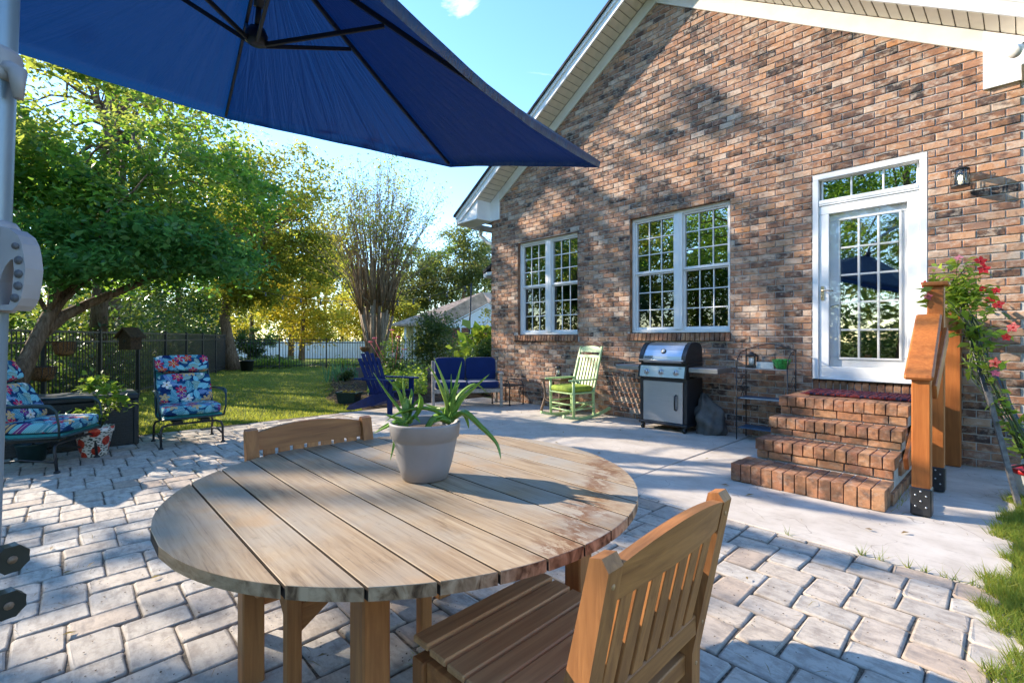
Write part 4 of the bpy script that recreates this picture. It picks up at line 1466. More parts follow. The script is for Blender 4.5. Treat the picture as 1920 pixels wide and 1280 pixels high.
# mast leaning slightly towards the canopy
def mast_at(z):
    t_ = (z - 1.061) / (1.797 - 1.061)
    r = (-48 + 32 * t_ - 960) / 905 * 0.74
    p = CR * r + CF * 0.74
    return Vector((p.x, p.y, z))
m = um()
m.tube([mast_at(0.03), mast_at(1.0), mast_at(2.0), mast_at(3.5)], 0.031, 20)
m.build("mast", "grey_mast", umb)
top = mast_at(3.45)
m = um()
ae = AP + UN * 0.12
m.tube([top, top.lerp(ae, 0.3) + Vector((0, 0, 0.22)), top.lerp(ae, 0.7) + Vector((0, 0, 0.25)), ae + Vector((0, 0, 0.06)), AP + UN * 0.04], [0.03, 0.03, 0.028, 0.026, 0.024], 14)
m.build("arm", "grey_mast", umb)
m = um()
for zc, h, r in ((1.70, 0.055, 0.036), ):
    for q in range(2):
        pass
    m.tube([mast_at(1.672), mast_at(1.68), mast_at(1.715), mast_at(1.722)], [0.034, 0.037, 0.037, 0.034], 20)
pm = mast_at(1.69)
m.tube([pm + CR * 0.02, pm + CR * 0.044 - Vector((0, 0, 0.004)), pm + CR * 0.045 - Vector((0, 0, 0.045))], [0.02, 0.012, 0.006], 10)
c_ = m.build("collar", "grey_plastic", umb)
m = um()
q = pm + CR * 0.026 - CF * 0.034
m.tube([q, q - CF * 0.005], 0.0045, 10)
m.build("bolt", "stainless", c_)
# grip housing
g = um()
z1, z0 = 1.455, 1.325
g.tube([mast_at(z0 - 0.006), mast_at(z0), mast_at(z1 - 0.004), mast_at(z1 + 0.004)], [0.037, 0.041, 0.041, 0.036], 22)
g.tube([mast_at(z1 - 0.02), mast_at(z1 - 0.016), mast_at(z1 - 0.008), mast_at(z1 - 0.006)], [0.041, 0.046, 0.046, 0.041], 22)
go = g.build("grip_housing", "grey_plastic", umb)
mc = mast_at(1.39)
fn = lambda u, v, w: mc + CR * u + Vector((0, 0, v)) + CF * w
def gp(px, py):
    return ((px + 28) / 905 * 0.74, 1.28 - (py - 632) / 905 * 0.74 - 1.39)
outer = [gp(*p) for p in [(22, 428), (42, 432), (58, 444), (66, 460), (70, 480), (73, 505), (70, 535), (65, 560), (58, 574), (48, 583), (24, 582), (20, 500)]]
inner = [gp(*p) for p in [(30, 515), (36, 502), (46, 490), (50, 489), (51, 496), (52, 510), (50, 530), (49, 545), (47, 560), (43, 572), (27, 573), (26, 530)]]
g = um()
g.ring(outer, inner, fn, -0.016, 0.012)
gl = g.build("grip", "grey_plastic", umb)
m = um()
for py, px in ((491, 61), (516, 61), (538, 60), (560, 54)):
    u, v = gp(px, py)
    m.tube([fn(u, v, -0.0175), fn(u, v, -0.0155)], 0.0062, 12)
u, v = gp(56, 465)
m.tube([fn(u, v, -0.0185), fn(u, v, -0.0155)], 0.005, 12)
m.build("grip_dark_disc", "recess_shade_grey", gl)  # dark discs stand in for shaded finger hollows and a bolt
m = um()
for zk in (0.942, 0.872):
    pk = mast_at(zk)
    d_ = CR
    m.tube([pk + d_ * 0.02, pk + d_ * 0.046], 0.007, 10)
m.build("knob_spindle", "reflected_blue", umb)
for zk, dx in ((0.942, 0.0), (0.872, -0.003)):
    m = um()
    pk = mast_at(zk) + CR * (0.058 + dx)
    pts = []
    for i in range(16):
        a = 2 * PI * i / 16
        r = 0.0195 + (0.0022 if i % 2 else 0)
        pts.append((r * math.cos(a), r * math.sin(a)))
    ax = (CR * 0.8 + CF * -0.45).normalized()
    bx = Vector((0, 0, 1)).cross(ax).normalized()
    m.prism(pts, lambda u, v, w: pk + bx * u + Vector((0, 0, v)) + ax * w, -0.01, 0.012)
    ko = m.build("knob", "black_plastic", umb)
    m = um()
    m.tube([pk - ax * 0.0 + ax * 0.0125, pk + ax * 0.0135], 0.006, 10)
    m.build("knob_insert", "wicker_brown", ko)
m = um()
for a in (0.3, 0.3 + PI / 2):
    d_ = Vector((math.cos(a), math.sin(a), 0)) * 0.5
    m.beam(Vector((UB.x, UB.y, 0.025)) - d_, Vector((UB.x, UB.y, 0.025)) + d_, 0.06, 0.04, 0.004)
m.build("cross_base", "grey_mast", umb)

# ------------------------------------------------------------------ round table
TC = Vector((-1.554, 0.975, 0))
TR, TZ, TT = 0.797, 0.76, 0.03
tb = thing("round_table", "round weathered teak table with wide planks under the parasol", "table", TC)
edges = [-TR] + [0.343 - 0.975 + 0.1235 * i for i in range(12)] + [TR]
edges = [e for e in edges if -TR <= e <= TR]
for a, b in zip(edges[:-1], edges[1:]):
    a2, b2 = a + 0.0032, b - 0.0032
    if b2 - a2 < 0.02: continue
    n = 10
    ys = [a2 + (b2 - a2) * i / n for i in range(n + 1)]
    xs = [math.sqrt(max(TR * TR - y * y, 0.0004)) for y in ys]
    poly = [(x, y) for x, y in zip(xs, ys)] + [(-x, y) for x, y in zip(xs[::-1], ys[::-1])]
    m = MB()
    e = 0.0012
    n_ = len(poly)
    def ins(p):
        x, y = p
        yc = min(max(y, a2 + e), b2 - e)
        return (x - math.copysign(e, x), yc)
    vs_ = [(x, y, TZ - TT) for x, y in poly] + [(x, y, TZ - e) for x, y in poly] + [(*ins(p), TZ) for p in poly]
    fs = [tuple(range(n_ - 1, -1, -1)), tuple(range(2 * n_, 3 * n_))]
    for k_ in (0, 1):
        for i in range(n_):
            j = (i + 1) % n_
            fs.append((k_ * n_ + i, k_ * n_ + j, (k_ + 1) * n_ + j, (k_ + 1) * n_ + i))
    m.add(vs_, fs)
    m.build("plank", "teak_weathered", tb)
m = MB()
for x in (-0.35, 0.0, 0.35):
    m.box((x, 0, TZ - TT - 0.016), (0.07, 2 * math.sqrt(TR ** 2 - x * x) - 0.12, 0.03), 0.003)
m.build("batten", "teak_orange", tb)
LEGS = []
for dx, dy in ((0, -0.60), (0.6, 0.0), (-0.62, 0), (0, 0.6)):
    p = CR * dx + CF * dy
    LEGS.append(p)
    q = MB()
    q.box((0, 0, (TZ - TT - 0.034) / 2), (0.074, 0.074, TZ - TT - 0.034), 0.005)
    o = q.build("leg", "teak_orange", tb)
    o.location = (p.x, p.y, 0)
for a, b in ((0, 1), (1, 3), (3, 2), (2, 0)):
    p, q = LEGS[a], LEGS[b]
    d_ = (q - p).normalized()
    z_ = Vector((0, 0, TZ - TT - 0.078))
    MB().beam(p + d_ * 0.04 + z_, q - d_ * 0.04 + z_, 0.024, 0.07, 0.003).build("apron", "teak_orange_x", tb)

# ------------------------------------------------------------------ teak chairs
def teak_chair(label, loc, rz):
    t = thing("teak_chair", label, "chair", loc, rz, "teak chairs at the round table")
    for s_ in (-1, 1):
        MB().box((s_ * 0.265, 0.245, 0.205), (0.05, 0.05, 0.41), 0.004).build("leg", "teak_orange", t)
        m = MB()
        m.prism([(-0.215, 0), (-0.27, 0), (-0.275, 0.42), (-0.36, 0.85), (-0.345, 0.872), (-0.318, 0.866), (-0.215, 0.43)], lambda u, v, w: (w, u, v), s_ * 0.265 - 0.025, s_ * 0.265 + 0.025)
        m.build("back_post", "teak_orange", t)
    def by(z):
        return -0.245 - 0.088 * max(0, z - 0.42) / 0.43
    # arched top rail
    n = 12
    lo, hi = 0.776, 0.852
    vs_, fs = [], []
    for i in range(n + 1):
        x = -0.238 + 0.476 * i / n
        arc = 1 - (x / 0.238) ** 2
        cv = -0.012 * arc
        for z, dy in ((lo, 0.013), (hi + 0.028 * arc, 0.013), (hi + 0.028 * arc, -0.013), (lo, -0.013)):
            vs_.append((x, by(z) + dy + cv - 0.012, z))
    for i in range(n):
        for j in range(4):
            k2 = (j + 1) % 4
            fs.append((i * 4 + j, i * 4 + k2, i * 4 + 4 + k2, i * 4 + 4 + j))
    fs += [(3, 2, 1, 0), tuple(n * 4 + j for j in range(4))]
    m = MB(); m.add(vs_, fs)
    m.build("top_rail", "teak_orange_x", t)
    MB().box((0, by(0.505) - 0.01, 0.505), (0.478, 0.03, 0.055), 0.004).build("back_rail", "teak_orange_x", t)
    for i in range(7):
        x = -0.192 + 0.064 * i
        m = MB()
        m.beam((x, by(0.53) - 0.012, 0.531), (x, by(0.775) - 0.016, 0.776), 0.049, 0.013, 0.002, up=(0, 1, 0))
        m.build("back_slat", "teak_orange", t)
    for i in range(7):
        y = -0.19 + 0.0765 * i
        z = 0.437 - 0.014 * math.sin(PI * i / 6.5)
        MB().box((0, y, z), (0.53 if i > 0 else 0.47, 0.068, 0.02), 0.004).build("seat_slat", "teak_seat", t)
    for s_ in (-1, 1):
        MB().box((s_ * 0.265, 0.0, 0.385), (0.028, 0.435, 0.055), 0.003).build("seat_rail", "teak_orange_x", t)
    MB().box((0, 0.245, 0.375), (0.475, 0.026, 0.07), 0.003).build("seat_rail", "teak_orange_x", t)
    MB().box((0, -0.245, 0.385), (0.475, 0.026, 0.055), 0.003).build("seat_rail", "teak_orange_x", t)
    for s_ in (-1, 1):
        for z in (0.815, 0.505, 0.385):
            m = MB()
            yb = -0.275 - 0.085 * (z - 0.42) / 0.43 if z > 0.42 else -0.27 - 0.005 * z / 0.42
            m.tube([(s_ * 0.265, yb + 0.01, z), (s_ * 0.265, yb - 0.0012, z)], 0.006, 10)
            m.build("plug", "teak_seat", t)
        m = MB()
        m.prism([(s_ * 0.238, 0.338), (s_ * 0.238, 0.24), (s_ * 0.1, 0.338)], XZ, 0.234, 0.256)
        m.prism([(0.218, 0.356), (0.218, 0.25), (0.08, 0.356)], lambda u, v, w: (w, u, v), s_ * 0.265 - 0.012, s_ * 0.265 + 0.012)
        m.build("brace", "teak_orange_x", t)
    MB().box((0, -0.245, 0.15), (0.475, 0.024, 0.045), 0.003).build("stretcher", "teak_orange_x", t)
    return t
teak_chair("teak slatted chair nearest the house steps, its back turned to the paving edge", (-0.885, 1.0, 0.003), rad(92))
teak_chair("teak slatted chair across the table with its arched back before the lawn", (-2.0, 0.872, 0.003), rad(-92))

# ------------------------------------------------------------------ potted aloe
AL = Vector((-1.525, 0.99, TZ))
al = thing("potted_aloe", "spiky green aloe in a grey pot on the round table", "potted plant", AL)
MB().lathe([(0.07, 0.0), (0.083, 0.004), (0.1, 0.06), (0.117, 0.14), (0.119, 0.152), (0.126, 0.156), (0.129, 0.2), (0.131, 0.207), (0.127, 0.211), (0.119, 0.208), (0.115, 0.17), (0.03, 0.168)], 48).build("pot", "pot_grey", al)
MB().lathe([(0.114, 0.15), (0.112, 0.178), (0.06, 0.186), (0.01, 0.184)], 24).build("soil", "soil", al)
def aloe_leaf(base, pts, w):
    """thick tapering blade through points"""
    path = [Vector(base)] + [Vector(p) for p in pts]
    # resample smooth
    fine = []
    for i in range(len(path) - 1):
        p0 = path[max(i - 1, 0)]; p1 = path[i]; p2 = path[i + 1]; p3 = path[min(i + 2, len(path) - 1)]
        for q in range(5):
            t_ = q / 5
            fine.append(0.5 * ((2 * p1) + (p2 - p0) * t_ + (2 * p0 - 5 * p1 + 4 * p2 - p3) * t_ * t_ + (3 * p1 - p0 - 3 * p2 + p3) * t_ ** 3))
    fine.append(path[-1])
    n = len(fine)
    vs_, fs = [], []
    L = 7
    for i in range(n):
        t_ = i / (n - 1)
        d_ = (fine[min(i + 1, n - 1)] - fine[max(i - 1, 0)]).normalized()
        side = d_.cross(Vector((0, 0, 1)))
        if side.length < 0.15:
            side = d_.cross(Vector((0.3, 1, 0)))
        side.normalize()
        up_ = side.cross(d_)
        ww = 1.05 * w * (1 - t_ ** 1.9) * (0.85 + 0.3 * min(1, t_ * 4)) + 0.0012
        for u, v in ((-1, 0.25), (-0.55, -0.2), (0, -0.42), (0.55, -0.2), (1, 0.25), (0.5, 0.02), (-0.5, 0.02)):
            sp = 1 + (0.06 if (i % 2 and abs(u) == 1) else 0)
            vs_.append(fine[i] + side * u * ww * 0.5 * sp + up_ * v * ww * 0.7)
    for i in range(n - 1):
        for j in range(L):
            k2 = (j + 1) % L
            fs.append((i * L + j, i * L + k2, i * L + L + k2, i * L + L + j))
    fs += [tuple(range(L)), tuple((n - 1) * L + j for j in range(L - 1, -1, -1))]
    m = MB(); m.add(vs_, fs, True)
    m.build("leaf", "aloe_skin", al)
def sp(px, py, dd=0.0):
    """place of a leaf point, from its bearing and height, dd nearer or farther than the pot"""
    d_ = 1.79 + dd
    p = CR * ((px - 960) / 905 * d_) + CF * d_
    return Vector((p.x, p.y, 1.28 - (py - 632) / 905 * d_)) - AL
A1, A2 = sp(843, 785, 0.01), sp(765, 787, -0.01)
for pts, w, dd in [
    ([(838, 755), (822, 715), (803, 682)], 0.03, -0.03), ([(840, 745), (828, 705), (813, 670)], 0.02, 0.03), ([(845, 752), (856, 715), (866, 677)], 0.03, 0.0),
    ([(846, 745), (846, 720), (846, 700)], 0.016, 0.0), ([(836, 745), (826, 725), (820, 708)], 0.02, 0.05),
    ([(862, 752), (890, 725), (918, 701)], 0.032, -0.03), ([(858, 745), (890, 720), (913, 736)], 0.024, 0.05),
    ([(868, 772), (902, 800), (930, 830), (939, 860)], 0.034, -0.05), ([(866, 776), (875, 788), (879, 803)], 0.02, 0.06),
    ([(820, 780), (800, 805), (785, 825), (764, 831)], 0.032, -0.1), ([(815, 768), (780, 765), (745, 775), (722, 790)], 0.026, -0.04),
    ([(832, 768), (820, 765), (790, 755)], 0.03, 0.05), ([(848, 765), (852, 740), (862, 718)], 0.026, -0.05), ([(826, 785), (815, 792)], 0.034, -0.06)]:
    dl = [dd * (i + 1) / len(pts) for i in range(len(pts))]
    aloe_leaf(A1 + Vector((RND.uniform(-.008, .008), RND.uniform(-.008, .008), -0.012)), [sp(*p, e) for p, e in zip(pts, dl)], w)
for pts, w, dd in [
    ([(752, 770), (725, 735), (700, 698)], 0.02, -0.02), ([(755, 755), (745, 730), (722, 706)], 0.022, 0.02), ([(760, 750), (757, 730), (756, 708)], 0.024, 0.0),
    ([(768, 760), (772, 740), (771, 728)], 0.018, 0.03), ([(775, 760), (786, 748), (785, 738)], 0.018, 0.0), ([(785, 772), (790, 752), (786, 738)], 0.024, -0.06),
    ([(748, 785), (732, 780), (722, 776)], 0.024, -0.03), ([(745, 790), (725, 800), (700, 812)], 0.024, -0.05), ([(752, 795), (742, 825), (732, 862)], 0.02, -0.09),
    ([(760, 796), (764, 812), (767, 822)], 0.018, -0.08), ([(745, 788), (720, 798), (708, 806)], 0.018, 0.0), ([(775, 780), (788, 792)], 0.022, -0.05)]:
    dl = [dd * (i + 1) / len(pts) for i in range(len(pts))]
    aloe_leaf(A2 + Vector((RND.uniform(-.012, .012), RND.uniform(-.012, .012), -0.01)), [sp(*p, e) for p, e in zip(pts, dl)], w)

# ------------------------------------------------------------------ rocking chair
rk = thing("rocking_chair", "pale green slatted rocking chair beside the gas grill", "rocking chair", (-4.98, 6.03, 0), rad(172))
for s_ in (-1, 1):
    n = 14
    vs_ = []
    m = MB()
    pts = []
    for i in range(n + 1):
        y = -0.55 + 1.0 * i / n
        z = 0.022 + 0.34 * (y - 0.02) ** 2
        pts.append(Vector((s_ * 0.27, y, z)))
    for p, q in zip(pts[:-1], pts[1:]):
        m.beam(p, q + (q - p) * 0.04, 0.035, 0.042, 0.0)
    m.build("rocker", "sage_paint", rk)
    MB().tube([(s_ * 0.27, 0.24, 0.05), (s_ * 0.272, 0.245, 0.42), (s_ * 0.275, 0.25, 0.61)], [0.022, 0.024, 0.02], 10).build("leg", "sage_paint", rk)
    m = MB()
    m.beam((s_ * 0.255, -0.2, 0.04), (s_ * 0.255, -0.19, 0.42), 0.04, 0.035, 0.005)
    m.beam((s_ * 0.255, -0.19, 0.4), (s_ * 0.24, -0.4, 1.13), 0.04, 0.034, 0.006)
    m.build("back_post", "sage_paint", rk)
    m = MB()
    m.prism([(-0.27, s_ * 0.255), (0.32, s_ * 0.24), (0.35, s_ * 0.28), (0.32, s_ * 0.33), (-0.2, s_ * 0.31)], lambda u, v, w: (v, u, w), 0.605, 0.628)
    m.build("arm", "sage_paint", rk)
    for z in (0.16, 0.26):
        MB().tube([(s_ * 0.27, 0.24, z), (s_ * 0.257, -0.2, z)], 0.011, 8).build("stretcher", "sage_paint", rk)
for y in (0.24, -0.2):
    for z in ((0.14, 0.23) if y > 0 else (0.2,)):
        MB().tube([(-0.265, y, z), (0.265, y, z)], 0.011, 8).build("stretcher", "sage_paint", rk)
MB().box((0, 0.03, 0.41), (0.56, 0.5, 0.026), 0.008).build("seat", "sage_paint", rk)
def ry(z):
    return -0.19 - 0.21 * (z - 0.4) / 0.73
for i in range(6):
    x = -0.175 + 0.07 * i
    m = MB(); m.beam((x, ry(0.43), 0.43), (x, ry(0.95) , 0.945), 0.042, 0.012, 0.002, up=(0, 1, 0))
    m.build("back_slat", "sage_paint", rk)
m = MB(); m.beam((-0.23, ry(0.965), 0.965), (0.23, ry(0.965), 0.965), 0.05, 0.022, 0.004, up=(0, 1, 0.3))
m.build("back_rail", "sage_paint", rk)
m = MB()
m.prism([(-0.225, 1.035), (0.225, 1.035), (0.225, 1.1), (0.15, 1.128), (0, 1.138), (-0.15, 1.128), (-0.225, 1.1)], lambda u, v, w: (u, ry(v) + w, v), -0.011, 0.011)
m.build("crest_rail", "sage_paint", rk)
cu = thing("seat_cushion", "lime green cushion on the pale green rocking chair", "cushion", (-4.98, 6.03, 0.424), rad(172))
MB().blob((0, 0.04, 0.045), (0.56, 0.52, 0.105), 0.45, 28, 12).build("cover", "lime_cushion", cu)

# ------------------------------------------------------------------ gas grill
GR = Vector((-3.41, 6.05, 0))
gr = thing("gas_grill", "stainless and black gas grill on a cart against the brick wall", "grill", GR, rad(1))
m = MB()
m.box((0, 0.22, 0.1), (0.72, 0.52, 0.035), 0.008)
m.build("cart_base", "black_metal", gr)
m = MB()
m.box((-0.325, 0.215, 0.42), (0.05, 0.46, 0.6), 0.004).box((0.325, 0.215, 0.42), (0.05, 0.46, 0.6), 0.004).box((0, 0.43, 0.42), (0.6, 0.02, 0.6)).box((0, -0.0, 0.70), (0.6, 0.03, 0.045), 0.004)
m.build("cabinet", "black_metal", gr)
d_ = MB().box((0, -0.012, 0.40), (0.585, 0.03, 0.555), 0.006).build("cabinet_door", "stainless", gr)
MB().tube([(0.2, -0.028, 0.3), (0.2, -0.06, 0.31), (0.2, -0.068, 0.4), (0.2, -0.06, 0.49), (0.2, -0.028, 0.5)], 0.012, 10).build("door_handle", "black_plastic", d_)
m = MB()
m.prism([(-0.065, 0.735), (-0.03, 0.885), (0.04, 0.9), (0.04, 0.73)], lambda u, v, w: (w, u, v), -0.33, 0.33)
m.build("control_panel", "stainless", gr)
m = MB()
for s_ in (-1, 1):
    m.prism([(-0.072, 0.725), (-0.034, 0.892), (0.05, 0.91), (0.05, 0.72)], lambda u, v, w: (w, u, v), s_ * 0.33, s_ * 0.352)
m.build("panel_end", "black_plastic", gr)
for x in (-0.225, -0.01, 0.21):
    c0, nrm = Vector((x, -0.05, 0.805)), Vector((0, -0.974, 0.227))
    k_ = MB().tube([c0, c0 + nrm * 0.004, c0 + nrm * 0.01], [0.04, 0.04, 0.034], 18).tube([c0 + nrm * 0.01, c0 + nrm * 0.032, c0 + nrm * 0.036], [0.03, 0.027, 0.02], 18).build("knob", "stainless", gr)
    MB().box(c0 + nrm * 0.038, (0.007, 0.006, 0.036), 0.002).build("knob_pointer", "black_plastic", k_)
m = MB()
m.box((0, 0.23, 0.905), (0.69, 0.46, 0.05), 0.006)
m.build("firebox", "black_metal", gr)
# rounded lid
prof = [(-0.03, 0.932), (-0.045, 0.96), (-0.03, 1.02), (0.02, 1.1), (0.08, 1.165), (0.14, 1.195), (0.24, 1.205), (0.36, 1.19), (0.43, 1.14), (0.45, 0.94)]
m = MB()
m.prism(prof, lambda u, v, w: (w, u, v), -0.285, 0.285, False)
m.build("lid", "stainless", gr)
for s_ in (-1, 1):
    m = MB()
    pr2 = [(u - 0.012 if u < 0.2 else u + 0.008, v + (0.008 if v > 1 else 0)) for u, v in prof]
    a, b = (0.2855, 0.345) if s_ > 0 else (-0.345, -0.2855)
    m.prism(pr2, lambda u, v, w: (w, u, v), a, b)
    m.build("lid_end", "black_metal", gr)
m = MB()
m.tube([(-0.33, -0.085, 0.965), (0.33, -0.085, 0.965)], 0.014, 12)
m.build("lid_handle", "stainless", gr)
m = MB()
for s_ in (-1, 1):
    m.box((s_ * 0.31, -0.06, 0.96), (0.04, 0.065, 0.035), 0.008)
m.build("handle_bracket", "black_plastic", gr)
def lidp(v):
    for (u0, v0), (u1, v1) in zip(prof[1:], prof[2:]):
        if v0 <= v <= v1:
            t_ = (v - v0) / (v1 - v0)
            return u0 + (u1 - u0) * t_, Vector((0, -(v1 - v0), u1 - u0)).normalized()
u, nn = lidp(1.085)
c0 = Vector((0.0, u, 1.085))
th_ = MB().tube([c0 - nn * 0.004, c0 + nn * 0.01, c0 + nn * 0.013], [0.036, 0.036, 0.03], 20).build("thermometer", "black_plastic", gr)
MB().tube([c0 + nn * 0.0132, c0 + nn * 0.0145], 0.025, 18).build("thermometer_face", "white_ceramic", th_)
u, nn = lidp(1.0)
bd = Vector((-0.205, u, 1.0)) + nn * 0.003
up_ = Vector((1, 0, 0)).cross(nn) * -1
if up_.z < 0: up_ = -up_
m = MB()
m.prism([(-0.065, -0.024), (0.065, -0.024), (0.065, 0.024), (-0.065, 0.024)], lambda a, b, w: bd + Vector((a, 0, 0)) + up_ * b + nn * w, -0.004, 0.003)
bo = m.build("badge", "shelf_grey", gr)
def letters(name, text, size, loc, rot, mat, parent, ext=0.0006):
    cu_ = bpy.data.curves.new(name, 'FONT')
    cu_.body = text
    cu_.size = size
    cu_.extrude = ext
    cu_.align_x = 'CENTER'
    cu_.align_y = 'CENTER'
    cu_.materials.append(M[mat])
    o = bpy.data.objects.new(name, cu_)
    COL.objects.link(o)
    bpy.context.view_layer.update()
    me = bpy.data.meshes.new_from_object(o.evaluated_get(bpy.context.evaluated_depsgraph_get()))
    bpy.data.objects.remove(o)
    o = put(name, me, parent)
    o["kind"] = "stuff"
    o.location = loc
    o.rotation_euler = rot
    return o
letters("lettering", "weber", 0.045, bd + nn * 0.0042, (math.atan2(up_.z, up_.y), 0, 0), "black_plastic", bo)
letters("lettering", "SPIRIT", 0.016, (0.265, -0.0435, 0.865), (math.atan2(0.974, 0.227), 0, 0), "black_plastic", gr)
for s_ in (-1, 1):
    m = MB()
    m.box((s_ * 0.56, 0.21, 0.865), (0.38, 0.44, 0.028), 0.006)
    m.box((s_ * 0.56, -0.012, 0.845), (0.38, 0.012, 0.06), 0.004)
    m.box((s_ * 0.745, 0.21, 0.845), (0.014, 0.45, 0.06), 0.004)
    m.build("side_shelf", "shelf_grey", gr)
for x, y in ((-0.31, 0.0), (0.31, 0.0), (-0.31, 0.43), (0.31, 0.43)):
    m = MB()
    m.tube([(x - 0.014, y, 0.038), (x + 0.014, y, 0.038)], 0.038, 16)
    m.box((x, y, 0.07), (0.045, 0.05, 0.03), 0.006)
    m.build("caster", "black_plastic", gr)
# folded grill cover
cv = thing("grill_cover", "crumpled grey grill cover slumped on the slab beside the grill", "grill cover", (-2.86, 6.3, 0))
nu, nv = 28, 16
vs_, fs = [], []
for i in range(nv + 1):
    t_ = i / nv
    for j in range(nu):
        a = 2 * PI * j / nu
        r = 0.2 * math.sqrt(max(0.02, 1 - (2 * t_ - 0.75) ** 2 / 1.7)) * (1 - 0.55 * t_ ** 3) * (1 + 0.2 * math.sin(3 * a + 4 * t_) * t_ + 0.13 * math.sin(7 * a - 7 * t_)) + 0.022 * math.sin(13 * t_ + 2 * a) + RND.gauss(0, 0.004)
        vs_.append((r * 0.95 * math.cos(a) - 0.12 * t_ * t_, r * 0.8 * math.sin(a) + 0.05 * t_, 0.5 * t_ + 0.03 * math.sin(4 * a + 2) * t_))
for i in range(nv):
    for j in range(nu):
        k2 = (j + 1) % nu
        fs.append((i * nu + j, i * nu + k2, (i + 1) * nu + k2, (i + 1) * nu + j))
fs.append(tuple(nv * nu + j for j in range(nu)))
m = MB(); m.add(vs_, fs, True)
m.build("cloth", "cover_grey", cv)

# ------------------------------------------------------------------ wire rack with things on it
RK = Vector((-2.2, 6.36, 0))
rack = thing("wire_rack", "black wire plant rack with three shelves between grill and steps", "rack", RK)
W2, D2 = 0.29, 0.15
for sx in (-1, 1):
    for sy in (-1, 1):
        m = MB()
        m.tube([(sx * W2, sy * D2, 0), (sx * W2, sy * D2, 0.9 if sy < 0 else 1.13)], 0.0075, 8)
        m.build("upright", "black_metal", rack)
    m = MB()
    m.tube([(sx * W2, -D2, 0.9), (sx * W2, -D2 + 0.02, 1.0), (sx * W2, -0.02, 1.09), (sx * W2, D2, 1.12)], 0.006, 8)
    for kk in range(3):
        m.tube([(sx * W2, D2 * (1 - 2 * t_), 0.55 + 0.1 * kk + 0.05 * math.sin(6.28 * t_)) for t_ in [i / 10 for i in range(11)]], 0.004, 6)
    m.build("side_scroll", "black_metal", rack)
m = MB()
m.tube([(-W2 + 2 * W2 * i / 16, D2, 1.12 + 0.075 * math.sin(PI * i / 16) ** 1.3) for i in range(17)], 0.006, 8)
m.build("back_arch", "black_metal", rack)
for z, mt in ((0.89, "shelf_grey"), (0.52, "reflected_blue"), (0.15, "reflected_blue")):
    m = MB()
    if z > 0.8:
        for i in range(9):
            m.box((0, -D2 + 0.016 + i * 0.0335, z), (2 * W2 - 0.02, 0.026, 0.012), 0.003)
    else:
        m.box((0, 0, z), (2 * W2 - 0.02, 2 * D2 - 0.02, 0.014), 0.004)
    m.build("shelf", mt, rack)
t = thing("candle_lantern", "small black and white candle lantern on the wire rack", "lantern", RK + Vector((-0.16, 0.0, 0.896)))
m = MB()
m.box((0, 0, 0.0175), (0.12, 0.12, 0.035), 0.004).box((0, 0, 0.15), (0.12, 0.12, 0.014), 0.004)
for sx in (-1, 1):
    for sy in (-1, 1):
        m.box((sx * 0.05, sy * 0.05, 0.088), (0.014, 0.014, 0.11))
m.lathe([(0.06, 0.157), (0.045, 0.178), (0.02, 0.186), (0.018, 0.2)], 4 * 4)
m.build("cage", "black_plastic", t)
MB().lathe([(0.038, 0.036), (0.038, 0.13), (0.03, 0.132)], 18).build("candle", "white_ceramic", t)
t = thing("white_planter_box", "white rectangular ceramic planter on the wire rack", "planter", RK + Vector((0.0, 0.02, 0.896)))
m = MB()
m.ring([(-0.1, -0.05), (0.1, -0.05), (0.1, 0.05), (-0.1, 0.05)], [(-0.088, -0.038), (0.088, -0.038), (0.088, 0.038), (-0.088, 0.038)], lambda u, v, w: (u, v, w), 0.0, 0.075)
m.box((0, 0, 0.01), (0.18, 0.08, 0.019))
m.build("body", "white_ceramic", t)
t = thing("green_bowl", "green patterned flower bowl on the wire rack", "bowl", RK + Vector((0.185, -0.02, 0.896)))
MB().lathe([(0.045, 0.0), (0.05, 0.006), (0.085, 0.06), (0.1, 0.105), (0.106, 0.112), (0.1, 0.118), (0.094, 0.11), (0.05, 0.03)], 28).build("body", "green_glaze", t)
MB().lathe([(0.09, 0.085), (0.05, 0.09), (0.01, 0.092)], 20).build("soil", "soil", t)

# ------------------------------------------------------------------ wicker side table, jar lantern
wk = thing("wicker_table", "brown wicker side table between the rocking chair and the wall corner", "side table", (-5.58, 6.3, 0), rad(8))
m = MB()
m.box((0, 0, 0.572), (0.46, 0.42, 0.03), 0.01).box((0, 0, 0.54), (0.42, 0.38, 0.034), 0.006)
m.build("table_top", "wicker_brown", wk)
for sx in (-1, 1):
    for sy in (-1, 1):
        m = MB()
        m.tube([(sx * 0.18, sy * 0.16, 0.53), (sx * 0.155, sy * 0.135, 0.38), (sx * 0.15, sy * 0.13, 0.25), (sx * 0.18, sy * 0.16, 0.1), (sx * 0.2, sy * 0.18, 0.0)], [0.022, 0.019, 0.018, 0.022, 0.026], 8)
        m.build("leg", "wicker_brown", wk)
m = MB()
m.box((0, 0, 0.235), (0.32, 0.28, 0.02), 0.006)
for s_ in (-1, 1):
    m.tube([(-0.16 + 0.32 * i / 10, s_ * 0.14, 0.225 - 0.05 * math.sin(PI * i / 10)) for i in range(11)], 0.012, 8)
    m.tube([(s_ * 0.16, -0.14 + 0.28 * i / 10, 0.225 - 0.05 * math.sin(PI * i / 10)) for i in range(11)], 0.012, 8)
m.build("shelf", "wicker_brown", wk)
t = thing("jar_lantern", "black capped glass jar lantern on the wicker side table", "lantern", (-5.5, 6.25, 0.587))
MB().lathe([(0.045, 0), (0.055, 0.005), (0.055, 0.04), (0.045, 0.048)], 20).build("base", "black_plastic", t)
MB().lathe([(0.04, 0.048), (0.042, 0.06), (0.042, 0.14), (0.036, 0.15)], 20).build("glass", "jar_glass", t)
